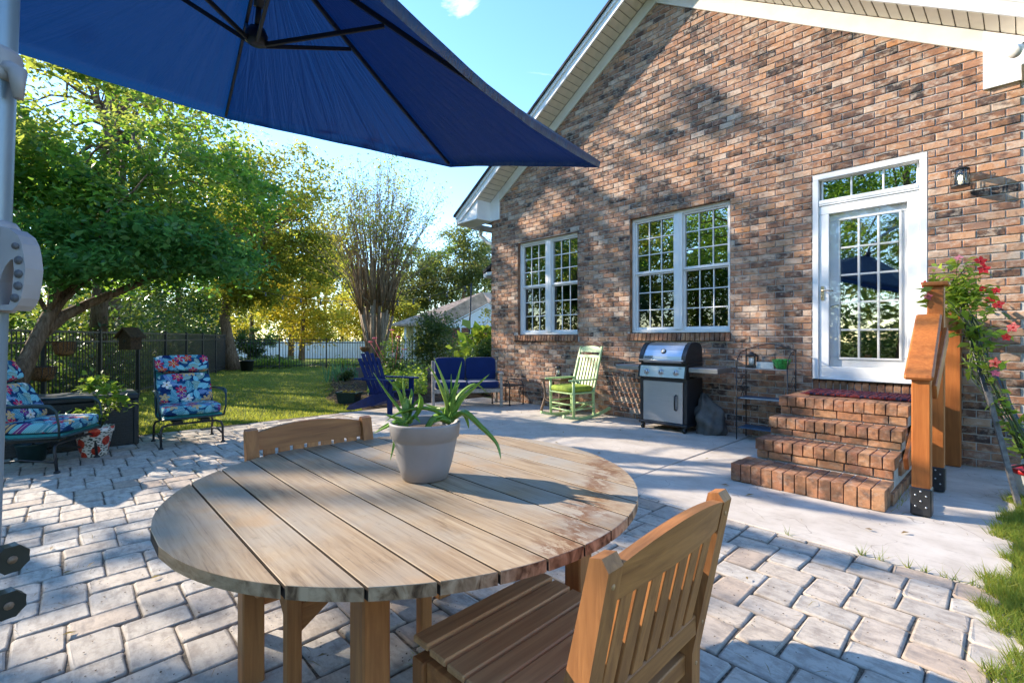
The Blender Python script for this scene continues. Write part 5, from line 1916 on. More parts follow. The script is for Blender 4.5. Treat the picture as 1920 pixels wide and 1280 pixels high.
MB().lathe([(0.025, 0.05), (0.025, 0.12), (0.018, 0.122)], 14).build("candle", "white_ceramic", t)
m = MB().lathe([(0.04, 0.15), (0.052, 0.152), (0.05, 0.18), (0.035, 0.19), (0.03, 0.2)], 20)
for i in range(4):
    a = i * PI / 2 + 0.5
    m.tube([(0.048 * math.cos(a), 0.048 * math.sin(a), 0.04), (0.048 * math.cos(a), 0.048 * math.sin(a), 0.155)], 0.003, 6)
m.build("cap", "black_plastic", t)

# ------------------------------------------------------------------ small metal table
mt = thing("metal_side_table", "low black metal side table with looped ends by the house corner", "side table", (-6.83, 6.3, 0), rad(4))
m = MB(); m.box((0, 0, 0.36), (0.46, 0.4, 0.012), 0.004)
for i in range(9):
    m.box((-0.2 + 0.05 * i, 0, 0.368), (0.034, 0.38, 0.005))
m.build("table_top", "dark_green_metal", mt)
for sy in (-1, 1):
    m = MB()
    m.tube([(-0.23, sy * 0.19, 0), (-0.23, sy * 0.19, 0.38), (-0.2, sy * 0.19, 0.44), (-0.12, sy * 0.19, 0.465), (0.12, sy * 0.19, 0.465), (0.2, sy * 0.19, 0.44), (0.23, sy * 0.19, 0.38), (0.23, sy * 0.19, 0)], 0.012, 8)
    m.build("leg_loop", "black_metal", mt)
    for sx in (-1, 1):
        MB().lathe([(0.02, 0), (0.022, 0.012), (0.014, 0.02)], 10, (sx * 0.23, sy * 0.19, 0)).build("foot", "black_metal", mt)

# ------------------------------------------------------------------ loveseat
ls = thing("loveseat", "weathered teak loveseat with navy cushions by the house corner", "loveseat", (-7.22, 5.6, 0), rad(-123))
for s_ in (-1, 1):
    m = MB(); m.beam((s_ * 0.62, 0.31, 0), (s_ * 0.62, 0.27, 0.6), 0.05, 0.075, 0.006)
    m.build("leg", "teak_grey", ls)
    m = MB(); m.beam((s_ * 0.62, -0.36, 0), (s_ * 0.62, -0.3, 0.35), 0.05, 0.07, 0.006); m.beam((s_ * 0.62, -0.3, 0.34), (s_ * 0.62, -0.42, 0.82), 0.05, 0.055, 0.006)
    m.build("leg", "teak_grey", ls)
    m = MB()
    pts = [(-0.4, 0.575), (-0.2, 0.6), (0.05, 0.625), (0.25, 0.625), (0.36, 0.61)]
    for p, q in zip(pts[:-1], pts[1:]):
        m.beam((s_ * 0.62, p[0], p[1]), (s_ * 0.62, q[0] + 0.004, q[1]), 0.075, 0.028, 0.0)
    m.build("arm", "teak_grey", ls)
    MB().box((s_ * 0.62, -0.02, 0.3), (0.035, 0.56, 0.07), 0.004).build("side_rail", "teak_grey", ls)
MB().box((0, 0.285, 0.3), (1.19, 0.035, 0.075), 0.004).build("front_rail", "teak_grey", ls)
MB().box((0, -0.3, 0.3), (1.19, 0.03, 0.07), 0.004).build("back_rail", "teak_grey", ls)
m = MB(); m.beam((-0.595, -0.415, 0.78), (0.595, -0.415, 0.78), 0.06, 0.03, 0.004, up=(0, 1, 0))
m.build("back_rail", "teak_grey", ls)
for i in range(9):
    m = MB(); m.beam((-0.52 + 0.13 * i, -0.32, 0.33), (-0.52 + 0.13 * i, -0.405, 0.76), 0.05, 0.015, 0.002, up=(0, 1, 0))
    m.build("back_slat", "teak_grey", ls)
MB().box((0, 0, 0.325), (1.18, 0.5, 0.02)).build("seat_deck", "teak_grey", ls)
for s_ in (-1, 1):
    MB().blob((s_ * 0.298, 0.03, 0.405), (0.59, 0.6, 0.14), 0.28, 28, 12).build("seat_cushion", "navy_cushion", ls)
    m = MB(); m.m = Matrix.Translation((s_ * 0.298, -0.27, 0.66)) @ Matrix.Rotation(rad(15), 4, 'X')
    m.blob((0, 0, 0), (0.59, 0.15, 0.46), 0.28, 28, 12)
    m.build("back_cushion", "navy_cushion", ls)

# ------------------------------------------------------------------ adirondack chair
ad = thing("adirondack_chair", "navy blue adirondack chair facing the loveseat", "chair", (-7.6, 4.19, 0), rad(-70))
for s_ in (-1, 1):
    m = MB(); m.prism([(0.32, 0.37), (0.32, 0.26), (-0.1, 0.12), (-0.62, 0.0), (-0.75, 0.0), (-0.66, 0.09), (-0.2, 0.27)], lambda u, v, w: (w, u, v), s_ * 0.25 - 0.014, s_ * 0.25 + 0.014)
    m.build("stringer", "navy_paint", ad)
    MB().box((s_ * 0.282, 0.27, 0.275), (0.03, 0.1, 0.55), 0.004).build("leg", "navy_paint", ad)
    m = MB(); m.prism([(-0.5, s_ * 0.27), (0.3, s_ * 0.25), (0.37, s_ * 0.28), (0.38, s_ * 0.36), (0.3, s_ * 0.4), (-0.48, s_ * 0.34)], lambda u, v, w: (v, u, w), 0.552, 0.575)
    m.build("arm", "navy_paint", ad)
    m = MB(); m.prism([(0.22, 0.545), (0.3, 0.545), (0.25, 0.4), (0.22, 0.4)], lambda u, v, w: (w, u, v), s_ * 0.31 - 0.01 , s_ * 0.31 + 0.012)
    m.build("arm_bracket", "navy_paint", ad)
for i in range(6):
    y = 0.3 - 0.088 * i
    z = 0.375 - 0.018 * i - (0.0 if i else 0.01)
    MB().box((0, y, z), (0.53, 0.08, 0.02), 0.004, (rad(11), 0, 0)).build("seat_slat", "navy_paint", ad)
for i in range(5):
    u = (i - 2)
    top = 1.02 - 0.028 * u * u
    b0 = Vector((u * 0.092, -0.17, 0.25)); b1 = Vector((u * 0.112, -0.17 - (top - 0.25) * 0.44, top))
    m = MB(); m.beam(b0, b1, 0.088, 0.018, 0.006, up=(0, 1, 0))
    m.build("back_slat", "navy_paint", ad)
for z, w in ((0.56, 0.6), (0.3, 0.5), (0.82, 0.48)):
    y = -0.17 - (z - 0.25) * 0.44 - 0.022
    m = MB(); m.beam((-w / 2, y, z), (w / 2, y, z), 0.06, 0.02, 0.003, up=(0, 1, 0.4))
    m.build("back_brace", "navy_paint", ad)

# ------------------------------------------------------------------ floral spring chairs
def spring_chair(label, loc, rz):
    t = thing("spring_chair", label, "chair", loc, rz, "floral cushioned spring chairs")
    def by(z):
        return -0.2 - 0.33 * (z - 0.42) / 0.6
    m = MB()
    for s_ in (-1, 1):
        pass
    for y0, dy in ((0.26, 0.02), (-0.28, -0.04)):
        m = MB()
        m.tube([(-0.31, y0 + dy, 0.01), (-0.31, y0, 0.2), (-0.295, y0 - dy * 0.4, 0.245), (-0.24, y0 - dy, 0.265), (0.24, y0 - dy, 0.265), (0.295, y0 - dy * 0.4, 0.245), (0.31, y0, 0.2), (0.31, y0 + dy, 0.01)], 0.013, 8)
        for sx in (-1, 1):
            m.lathe([(0.026, 0), (0.026, 0.012), (0.015, 0.022)], 10, (sx * 0.31, y0 + dy, 0))
        m.build("base_loop", "black_metal", t)
    for sx in (-1, 1):
        m = MB()
        m.tube([(sx * 0.31, 0.26, 0.1), (sx * 0.305, 0.0, 0.135), (sx * 0.31, -0.28, 0.1)], 0.01, 8)
        m.build("base_rail", "black_metal", t)
        m = MB(); m.box((sx * 0.14, 0.0, 0.285), (0.1, 0.46, 0.03), 0.006)
        m.build("spring_plate", "black_metal", t)
        m = MB()
        m.tube([(sx * 0.315, 0.3, 0.33), (sx * 0.335, 0.31, 0.45), (sx * 0.34, 0.29, 0.58), (sx * 0.34, 0.24, 0.63), (sx * 0.335, 0.1, 0.64), (sx * 0.325, -0.2, 0.63), (sx * 0.31, by(0.66), 0.62)], [0.01, 0.01, 0.011, 0.02, 0.022, 0.014, 0.01], 8)
        m.build("arm", "dark_green_metal", t)
        m = MB()
        m.tube([(sx * 0.305, 0.31, 0.335), (sx * 0.305, -0.1, 0.325), (sx * 0.3, -0.2, 0.36), (sx * 0.295, by(0.6), 0.6), (sx * 0.28, by(1.0), 1.0)], 0.012, 8)
        m.build("side_tube", "dark_green_metal", t)
    m = MB()
    m.tube([(-0.305, 0.31, 0.335), (-0.2, 0.325, 0.335), (0.2, 0.325, 0.335), (0.305, 0.31, 0.335)], 0.012, 8)
    m.build("front_tube", "dark_green_metal", t)
    m = MB()
    m.box((0, 0.06, 0.345), (0.6, 0.5, 0.045), 0.015)
    m.prism([(-0.19, 0.36), (-0.215, 0.36), (by(1.02) - 0.02, 1.02), (by(1.02), 1.02)], lambda u, v, w: (w, u, v), -0.285, 0.285)
    m.build("sling", "teal_sling", t)
    m = MB()
    m.blob((0, 0.075, 0.425), (0.6, 0.54, 0.115), 0.33, 32, 12, (0, 1))
    m.uv = [(p.x, p.y - p.z) for p in m.v]
    c = m.build("seat_cushion", "floral_fabric", t)
    for zc, h, uo in ((0.63, 0.4, 1.3), (0.935, 0.22, 2.4)):
        m = MB()
        m.blob((0, 0, 0), (0.575, 0.12, h), 0.33, 32, 14, (0, 2))
        m.uv = [(p.x + uo, p.z + p.y + uo * 0.7) for p in m.v]
        a_ = math.atan2(0.33, 0.6)
        o = m.build("back_cushion", "floral_fabric", t)
        o.location = (0, by(zc) + 0.065, zc)
        o.rotation_euler = (a_, 0, 0)
    return t
spring_chair("floral cushioned metal spring chair with its front turned to the table", (-7.03, 1.16, 0), rad(-90))
spring_chair("floral cushioned metal spring chair seen from its side by the storage box", (-6.66, -0.1, 0), rad(-30))

# ------------------------------------------------------------------ storage box
sb = thing("storage_box", "dark woven storage box on the paving below the black fence", "storage box", (-7.63, -0.04, 0))
m = MB()
m.box((0, 0, 0.27), (0.6, 1.44, 0.54), 0.01)
m.build("body", "wicker_dark", sb)
m = MB()
for i in range(44):
    for j in range(16):
        if (i + j) % 2 == 0:
            m.box((0.302, -0.66 + 0.0307 * i, 0.045 + j * 0.03), (0.008, 0.052, 0.022))
for i in range(18):
    for j in range(16):
        if (i + j) % 2 == 0:
            m.box((-0.27 + 0.031 * i, 0.722, 0.045 + j * 0.03), (0.052, 0.008, 0.022))
tag(m.build("weave", "wicker_dark", sb), kind="stuff")
for sx in (-1, 1):
    for sy in (-1, 1):
        MB().box((sx * 0.298, sy * 0.718, 0.27), (0.05, 0.05, 0.54), 0.008).build("corner_post", "wicker_dark", sb)
m = MB()
m.box((0, 0, 0.575), (0.66, 1.5, 0.07), 0.015)
m.build("lid", "wicker_dark", sb)

# ------------------------------------------------------------------ small planters on the paving
pp = thing("poppy_planter", "white planter painted with red flowers holding a leafy plant", "potted plant", (-6.93, 0.28, 0), 0.6)
MB().lathe([(0.11, 0), (0.115, 0.005), (0.16, 0.25), (0.172, 0.255), (0.175, 0.31), (0.168, 0.312), (0.15, 0.27), (0.02, 0.265)], 32).build("pot", "poppy_pot", pp)
m = MB()
tops = []
for i in range(9):
    a = RND.uniform(0, 6.28); r = RND.uniform(0.03, 0.2); h = RND.uniform(0.55, 0.82) if i < 5 else RND.uniform(0.4, 0.5)
    tp = Vector((r * math.cos(a), r * math.sin(a) + (0.08 if i < 5 else -0.1), h))
    tops.append(tp)
    m.tube([(0.04 * math.cos(a), 0.04 * math.sin(a), 0.26), (tp * 0.5 + Vector((0.02, 0.02, 0.17))), tp], [0.006, 0.005, 0.003], 6)
m.build("stem", "plant_stem", pp)
c = np.vstack([NR.normal(size=(60, 3)) * np.array([0.06, 0.06, 0.045]) + np.array(t_) for t_ in tops])
v, f = leaf_cards(c, 0.085, 1.2, 0.55, 0.3)
put("foliage", raw_mesh("foliage", v, f, "leaf_lime"), pp)
t = thing("green_bucket", "dark green bucket on the paving under the floral chair", "bucket", (-7.05, -0.2, 0))
MB().lathe([(0.1, 0), (0.13, 0.17), (0.14, 0.175), (0.14, 0.19), (0.125, 0.188), (0.09, 0.03)], 24).build("body", "dark_green_metal", t)
m = MB(); m.tube([(0.13 * math.cos(a), 0.02, 0.18 + 0.1 * math.sin(a)) for a in [PI * i / 10 for i in range(11)]], 0.004, 6)
m.build("handle", "black_metal", t)

# ------------------------------------------------------------------ trellis with mandevilla
tr = thing("leaning_trellis", "black and grey leaning trellis beside the timber handrail", "trellis", (-0.05, 5.28, 0))
TB = Vector((-0.05, 5.28, 0))
f0, f1 = Vector((-0.035, 5.26, 0)), Vector((-0.455, 6.2, 1.75))
g0, g1 = Vector((0.16, 5.75, 0)), Vector((-0.475, 6.46, 1.72))
def trm():
    m = MB(); m.m = Matrix.Translation(-TB); return m
m = trm(); m.beam(f0.lerp(f1, 0.4), f1, 0.032, 0.02, 0.003)
m.build("rail", "black_metal", tr)
m = trm(); m.beam(g0, g1, 0.03, 0.02, 0.003)
m.build("rail", "black_metal", tr)
m = trm(); m.beam(f0, f0.lerp(f1, 0.47) + Vector((0.012, -0.02, 0)), 0.036, 0.022, 0.003)
m.build("stake", "aged_stake", tr)
for t_ in (0.15, 0.3, 0.45, 0.6, 0.75, 0.9):
    m = trm(); m.beam(f0.lerp(f1, t_), g0.lerp(g1, t_), 0.012, 0.012)
    m.build("rung", "black_metal", tr)
PT = Vector((0.06, 5.62, 0))
mv = thing("potted_mandevilla", "red flowering climber in a white pot with a red rim at the house corner", "potted plant", PT)
MB().lathe([(0.1, 0), (0.105, 0.005), (0.14, 0.2), (0.145, 0.205)], 32).build("pot", "white_ceramic", mv)
MB().lathe([(0.146, 0.2), (0.155, 0.203), (0.155, 0.235), (0.145, 0.24), (0.13, 0.21), (0.02, 0.205)], 32).build("pot_rim", "red_glaze", mv)
path = [PT + Vector((0, 0, 0.22)), f0.lerp(f1, 0.3) + Vector((0.1, 0.1, 0.05)), f0.lerp(f1, 0.55), f0.lerp(f1, 0.75) + Vector((0.05, 0, 0)), f0.lerp(f1, 0.95), f1 + Vector((0, 0, 0.08))]
m = MB(); m.m = Matrix.Translation(-PT)
for q in range(7):
    j = [p + Vector((RND.gauss(0, .035), RND.gauss(0, .03), RND.gauss(0, .03))) for p in path]
    m.tube(j, [0.006] * 5 + [0.003], 6)
FL = [(1838, 490, 5.95), (1872, 572, 5.9), (1900, 614, 5.75), (1866, 680, 5.75), (1845, 505, 5.95), (1860, 560, 5.95), (1798, 484, 6.2), (1735, 533, 5.3), (1740, 556, 5.3), (1842, 542, 6.0), (1868, 545, 5.9), (1866, 700, 5.75), (1887, 632, 5.7)]
flw = []
for px, py, yy in FL:
    k_ = (px - 960) / 905
    d_ = yy / (CR.y * k_ + CF.y)
    p = CR * (k_ * d_) + CF * d_
    p = Vector((p.x, yy, 1.28 - (py - 632) / 905 * d_))
    flw.append(p)
    best = min(path, key=lambda q: (q - p).length)
    m.tube([best, best.lerp(p, 0.5) + Vector((0, 0, 0.05)), p], [0.004, 0.003, 0.0025], 5)
m.build("vine", "plant_stem", mv)
cs = []
for i in range(len(path) - 1):
    for q in range(95 if i > 1 else 36):
        t_ = RND.random()
        sp_ = 0.055 + 0.05 * (i >= 3)
        cs.append(path[i].lerp(path[i + 1], t_) + Vector((RND.gauss(0, sp_), RND.gauss(0, sp_), RND.gauss(0, sp_))))
for q in range(330):
    cs.append(path[-2] + Vector((RND.gauss(0, 0.1), RND.gauss(0, 0.09), RND.gauss(-0.02, 0.11))))
for q in range(70):
    cs.append(PT + Vector((RND.gauss(0, 0.11), RND.gauss(0, 0.1), abs(RND.gauss(0.42, 0.14)))))
for p in flw:
    for q in range(4):
        cs.append(p + Vector((RND.gauss(-0.03, .03), RND.gauss(0, .03), RND.gauss(-0.04, .03))))
v, f = leaf_cards(np.array([tuple(c - PT) for c in cs]), 0.095, 0.8, 0.45, 0.2)
put("foliage", raw_mesh("foliage", v, f, "leaf_lime"), mv)
for i, p in enumerate(flw):
    m = MB()
    ax = Vector((RND.uniform(-.6, .4), -1, RND.uniform(-.2, .7))).normalized()
    e1 = ax.orthogonal().normalized(); e2 = ax.cross(e1)
    R_ = 0.05 if i < 6 else 0.036
    q0 = p - PT
    for k_ in range(5):
        a = k_ * 2 * PI / 5
        u = e1 * math.cos(a) + e2 * math.sin(a)
        w = e1 * -math.sin(a) + e2 * math.cos(a)
        m.add([q0, q0 + u * R_ * .55 + w * R_ * .36 + ax * .008, q0 + u * R_ + ax * .004 + w * R_ * .1, q0 + u * R_ * .55 - w * R_ * .36 + ax * .008], [(0, 1, 2, 3)], True)
    m.tube([q0 - ax * 0.035 , q0 - ax * 0.012, q0 + ax * 0.002], [0.004, 0.006, 0.01], 8)
    m.build("flower", "petal_pink" if i in (6, 8, 11) else "petal_red", mv)
m = MB(); m.m = Matrix.Translation(-PT)
m.beam((0.03, 5.66, 0.2), (-0.14, 5.9, 0.92), 0.02, 0.02, 0.003)
m.build("stake", "aged_stake", mv)

# ------------------------------------------------------------------ fences
def metal_fence(name, label, a, b, n, h, zt2, spacing_p, zb_):
    a, b = Vector((*a, 0)), Vector((*b, 0))
    fc = thing(name, label, "fence", (a.x, a.y, zb_))
    L = (b - a).length
    d_ = (b - a) / L
    for i in range(n + 1):
        p = d_ * (L * i / n)
        o = MB().box((0, 0, (h + 0.04) / 2), (0.055, 0.055, h + 0.04), 0.004).box((0, 0, h + 0.05), (0.066, 0.066, 0.018), 0.004).build("post", "black_metal", fc)
        o.location = p
        o.rotation_euler = (0, 0, math.atan2(d_.y, d_.x))
    for i in range(n):
        p0, p1 = d_ * (L * i / n + 0.028), d_ * (L * (i + 1) / n - 0.028)
        for z in (h, h - zt2, 0.14):
            m = MB(); m.beam(p0 + Vector((0, 0, z)), p1 + Vector((0, 0, z)), 0.026, 0.03)
            m.build("rail", "black_metal", fc)
        m = MB()
        k_ = int(L / n / spacing_p)
        for j in range(1, k_):
            p = p0.lerp(p1, j / k_)
            m.box((p.x, p.y, (h - 0.016 + 0.06) / 2), (0.016, 0.016, h - 0.092 + 0.03))
        o = m.build("picket_row", "black_metal", fc, False)
        tag(o, kind="stuff")
    return fc
FA = Vector((-9.16, -0.56)); FD = Vector((-0.919, 0.394))
s0, s1 = 2.83 - 1.83 * 2, 2.83 + 1.83 * 6
fa, fb = FA + FD * s0, FA + FD * s1
metal_fence("metal_fence", "black metal picket fence running behind the floral chairs and storage box", fa, fb, 8, 1.40, 0.17, 0.105, -0.03)
fe = fb + Vector((0.39, 0.92)) * 14.6
metal_fence("metal_fence", "black metal picket fence across the far end of the lawn", fb + Vector((0.39, 0.92)) * 0.1, fe, 8, 1.22, 0.14, 0.105, -0.04)
# white vinyl fence of the next plot
wa, wb = Vector(at(440, 50.5)), Vector(at(880, 53.0))
wf = thing("vinyl_fence", "white vinyl privacy fence of the next plot beyond the lawn", "fence", (wa.x, wa.y, -1.02))
L = (wb - wa).length; d_ = (wb - wa) / L; n = 14
for i in range(n + 1):
    p = d_ * (L * i / n)
    o = MB().box((0, 0, 0.98), (0.14, 0.14, 1.96), 0.01).lathe([(0.1, 1.96), (0.1, 1.99), (0.05, 2.0), (0.04, 2.04), (0.085, 2.1), (0.06, 2.17), (0.01, 2.2)], 10).build("post", "fence_vinyl", wf)
    o.location = p
for i in range(n):
    p0, p1 = d_ * (L * i / n + 0.07), d_ * (L * (i + 1) / n - 0.07)
    m = MB()
    for j in range(11):
        q0, q1 = p0.lerp(p1, j / 11), p0.lerp(p1, (j + 0.93) / 11)
        m.beam(q0 + Vector((0, 0, 0.96)), q1 + Vector((0, 0, 0.96)), 0.03, 1.66)
    m.build("panel", "fence_vinyl", wf)
    m = MB()
    for z in (0.12, 1.79):
        m.beam(p0 + Vector((0, 0, z)), p1 + Vector((0, 0, z)), 0.06, 0.13)
    m.build("rail", "fence_vinyl", wf)

# ------------------------------------------------------------------ hung on the fence and tree
def coir_basket(label, px, d, z, w, h, trough):
    t = thing("coir_basket", label, "hanging basket", at(px, d, z), math.atan2(FD.y, FD.x))
    vs_, fs = [], []
    nu, nv = 22, 7
    for i in range(nv + 1):
        s_ = i / nv
        for j in range(nu):
            a = 2 * PI * j / nu
            r = 0.62 + 0.38 * s_ ** 0.6 if i else 0.1
            vs_.append((w / 2 * r * math.cos(a) * RND.uniform(0.95, 1.05), (w / 2 if not trough else 0.1) * r * math.sin(a) * RND.uniform(.95, 1.05), h * (s_ - 1) + RND.uniform(-.01, .01)))
    for i in range(nv):
        for j in range(nu):
            k2 = (j + 1) % nu
            fs.append((i * nu + j, i * nu + k2, (i + 1) * nu + k2, (i + 1) * nu + j))
    m = MB(); m.add(vs_, fs, True)
    m.build("liner", "coir", t)
    m = MB()
    dp = 0.105 if trough else w / 2 + 0.005
    m.tube([((w / 2 + 0.005) * math.cos(a), dp * math.sin(a), 0.005) for a in [2 * PI * i / 20 for i in range(21)]], 0.006, 6)
    for i in range(9):
        x = (i - 4) / 4.2 * w / 2
        y = -dp * math.sqrt(max(0, 1 - (x / (w / 2 + .005)) ** 2))
        m.tube([(x, y, 0), (x * 0.95, y * 0.95, -h * 0.5), (x * 0.8, y * 0.4, -h)], 0.004, 5)
    for x in (-w * 0.3, w * 0.3):
        m.tube([(x, 0.1, 0.0), (x, 0.16, 0.1), (x, 0.25, 0.16)], 0.005, 6)
    m.build("wire_frame", "black_metal", t)
coir_basket("long brown coir trough basket hung on the black fence", 121, 7.45, 1.21, 0.58, 0.22, True)
coir_basket("round brown coir basket hung low on the black fence behind the floral chair", 80, 6.8, 0.86, 0.30, 0.2, False)
bh = thing("birdhouse", "dark wooden birdhouse hanging from the leafy tree before the black fence", "birdhouse", at(244, 8.3, 1.06), 0.6)
MB().box((0, 0, 0.12), (0.26, 0.2, 0.23), 0.006).build("body", "birdhouse_wood", bh)
m = MB(); m.prism([(-0.18, 0.2), (0, 0.36), (0.18, 0.2), (0.18, 0.225), (0, 0.39), (-0.18, 0.225)], XZ, -0.14, 0.14)
m.prism([(-0.13, 0.236), (0.13, 0.236), (0, 0.345)], XZ, -0.1, 0.1)
m.build("roof", "birdhouse_wood", bh)
MB().tube([(0, -0.099, 0.15), (0, -0.103, 0.15)], 0.03, 12).build("entrance", "black_plastic", bh)
MB().tube([(0, 0, 0.38), (0, 0, 1.5)], 0.004, 5).build("wire", "black_metal", bh)

# ------------------------------------------------------------------ trees
B0 = Vector((-8.95, -0.5, -0.03))
def loc(b, p):
    return Vector(p) - Vector(b)
e1 = at(395, 7.9, 2.75); e2 = at(90, 6.9, 3.0); e3 = at(300, 7.2, 2.5); e4 = at(180, 6.4, 4.4)
tA = tree("leafy_tree", "big leafy green tree leaning over the black fence behind the floral chairs", "tree", B0,
     [(0, 0, 0), (0.03, 0.05, 0.5), (0.12, 0.16, 0.9), (-0.1, 0.4, 1.6), (-0.5, 0.8, 2.4), (-0.9, 1.2, 3.4), (-1.0, 1.3, 4.6)], 0.125,
     (-10.1, 0.9, 3.6), (2.4, 2.2, 1.65), 22000, 110, 0.24, 0.105, "leaf_green", limbs=26, r1=0.035, aspect=0.5, shell=0.3,
     extra=[(e1, (0.75, 0.75, 0.6), 5000, 34, 0.19, "leaf_glossy"), (e2, (0.9, 0.9, 0.9), 4500, 30, 0.22, "leaf_glossy"), (e3, (1.2, 1.2, 0.5), 4500, 32, 0.2, "leaf_glossy"), (e4, (1.2, 1.2, 1.0), 4500, 30, 0.24, "leaf_sunlit"), (at(190, 8.6, 4.6), (2.0, 1.6, 1.0), 6000, 40, 0.24, "leaf_sunlit"), (at(150, 6.5, 2.45), (1.0, 0.9, 0.5), 5000, 36, 0.2, "leaf_glossy"), (at(110, 6.6, 3.6), (0.8, 0.8, 0.7), 3500, 26, 0.22, "leaf_green"), (at(330, 7.6, 3.4), (1.2, 1.0, 0.8), 4500, 32, 0.24, "leaf_sunlit")])
m = MB()
br = [Vector((0.05, 0.08, 0.55)), loc(B0, at(70, 6.45, 1.28)), loc(B0, at(120, 6.7, 1.58)), loc(B0, at(170, 7.0, 1.78)), loc(B0, at(260, 7.4, 2.1)), loc(B0, at(360, 7.8, 2.5))]
m.tube(br, [0.1, 0.085, 0.075, 0.062, 0.045, 0.02], 10)
m.build("limb", "bark", tA)

B1 = Vector(at(437, 19.3, -0.04))
tree("leaning_tree", "olive leaved tree with a leaning trunk at the far corner of the lawn", "tree", B1,
     [(0, 0, 0), loc(B1, at(430, 19.3, 0.9)), loc(B1, at(421, 19.3, 2.0)), loc(B1, at(428, 19.3, 3.0)), loc(B1, at(470, 19.3, 4.2)), loc(B1, at(500, 19.3, 5.6))], 0.24,
     at(500, 19.3, 6.3), (3.0, 3.0, 3.0), 17000, 130, 0.38, 0.17, "leaf_olive", limbs=40, r1=0.09, shell=0.25,
     extra=[(at(470, 18.6, 3.1), (1.4, 1.2, 0.9), 4500, 40, 0.26), (at(590, 19.5, 4.6), (1.0, 1.0, 1.5), 3000, 30, 0.3)])

# bare-stemmed crape myrtle
B2 = Vector(at(704, 14.0, -0.02))
cm = thing("crape_myrtle", "multi stemmed crape myrtle with thin upright branches in the garden bed", "tree", B2)
m = MB(); knots = []
for i in range(10):
    a = i * 2 * PI / 10 + RND.uniform(-.2, .2)
    b = Vector((0.16 * math.cos(a), 0.16 * math.sin(a), 0))
    k_ = Vector((RND.uniform(0.3, 0.62) * math.cos(a), RND.uniform(0.3, 0.6) * math.sin(a), RND.uniform(1.75, 2.35)))
    mid = b.lerp(k_, 0.5) + Vector((RND.gauss(0, .03), RND.gauss(0, .03), 0)) - Vector((math.cos(a), math.sin(a), 0)) * 0.06
    m.tube([b, mid, k_], [0.07, 0.05, 0.055], 8)
    knots.append(k_)
for i in range(4):
    a = i * 1.7
    b = Vector((0.08 * math.cos(a), 0.08 * math.sin(a), 0)); k_ = Vector((0.14 * math.cos(a + .5), 0.14 * math.sin(a + .5), RND.uniform(1.9, 2.5)))
    m.tube([b, b.lerp(k_, .5), k_], [0.06, 0.05, 0.05], 8)
    knots.append(k_)
m.build("trunk", "bark_smooth", cm)
m = MB(); tips = []
for k_ in knots:
    for j in range(15):
        a = math.atan2(k_.y, k_.x) + RND.gauss(0, 0.75)
        sp_ = RND.uniform(0.15, 2.5) * RND.uniform(0.4, 1)
        e = Vector((k_.x + sp_ * math.cos(a), k_.y + sp_ * math.sin(a), RND.uniform(4.3, 6.6) - sp_ * 0.55))
        mid = k_.lerp(e, 0.5) + Vector((-math.cos(a), -math.sin(a), 0)) * sp_ * 0.14 + Vector((RND.gauss(0, .04), RND.gauss(0, .04), 0))
        m.tube([k_, k_.lerp(mid, .55), mid, e], [0.017, 0.013, 0.009, 0.003], 5)
        for q in range(4):
            t_ = RND.uniform(0.55, 0.95)
            p = mid.lerp(e, (t_ - 0.5) * 2) if t_ > .5 else k_.lerp(mid, t_ * 2)
            tp = p + Vector((RND.gauss(0, .25), RND.gauss(0, .25), RND.uniform(0.15, 0.5)))
            m.tube([p, tp], [0.006, 0.003], 4)
            tips.append(tp)
        tips.append(e)
tag(m.build("branch", "bark_smooth", cm), kind="stuff")
tips = np.array([tuple(t_) for t_ in tips])
sel = tips[NR.choice(len(tips), 8000)] + NR.normal(size=(8000, 3)) * 0.15
v, f = leaf_cards(sel, 0.075, 0.4, 0.5)
put("crown", raw_mesh("crown", v, f, "leaf_olive"), cm)
sel = tips[NR.choice(len(tips), 44)]
sel = np.repeat(sel, 45, axis=0) + NR.normal(size=(44 * 45, 3)) * 0.13
v, f = leaf_cards(sel, 0.08, 0.4, 0.5)
put("crown", raw_mesh("crown", v, f, "leaf_lime"), cm)

def simple_tree(name, label, px, d, top, base_z, r, n, leaf, mat, cat="tree", group=None, trunk=0.18, lo=None, clumps=60, spread=None, bark="bark", flatten=0.6, limbs=12):
    b = Vector(at(px, d, base_z))
    lo = base_z + (top - base_z) * 0.25 if lo is None else lo
    c = Vector((b.x, b.y, (top + lo) / 2))
    hz = (top - lo) / 2
    wob = RND.uniform(-.4, .4)
    return tree(name, label, cat, b, [(0, 0, 0), (wob * 0.3, 0.1, (c.z - b.z) * 0.5), (wob, 0.1, c.z - b.z), (wob * 1.2, 0, c.z - b.z + hz * 0.75)], trunk, c, (r, r, hz), n, clumps, spread or r * 0.16, leaf, mat, bark, limbs, trunk * 0.3, group, flatten=flatten, shell=0.2)
GB = "trees beyond the fences"
simple_tree("tall_tree", "tall dark tree standing behind the leafy tree, mostly above the parasol", 205, 13.5, 10.6, -0.1, 3.2, 8000, 0.15, "leaf_olive", group=GB, lo=4.6, clumps=60, trunk=0.2, limbs=20, spread=0.42)
tree("tall_tree", "tall sparse tree over the fence, almost all above the parasol", "tree", (-14.3, 0.6, -0.05), [(0, 0, 0), (0.1, 0.1, 3), (0, 0.2, 6), (0, 0.3, 8.5)], 0.16,
     (-14.3, 0.9, 9.0), (2.5, 2.3, 2.3), 8500, 60, 0.36, 0.15, "leaf_olive", limbs=24, r1=0.05, group=GB)
simple_tree("tall_tree", "dark tree standing between leafy tree and leaning tree", 330, 24, 9.0, -0.2, 3.2, 12000, 0.2, "leaf_deep", group=GB, lo=0.8)
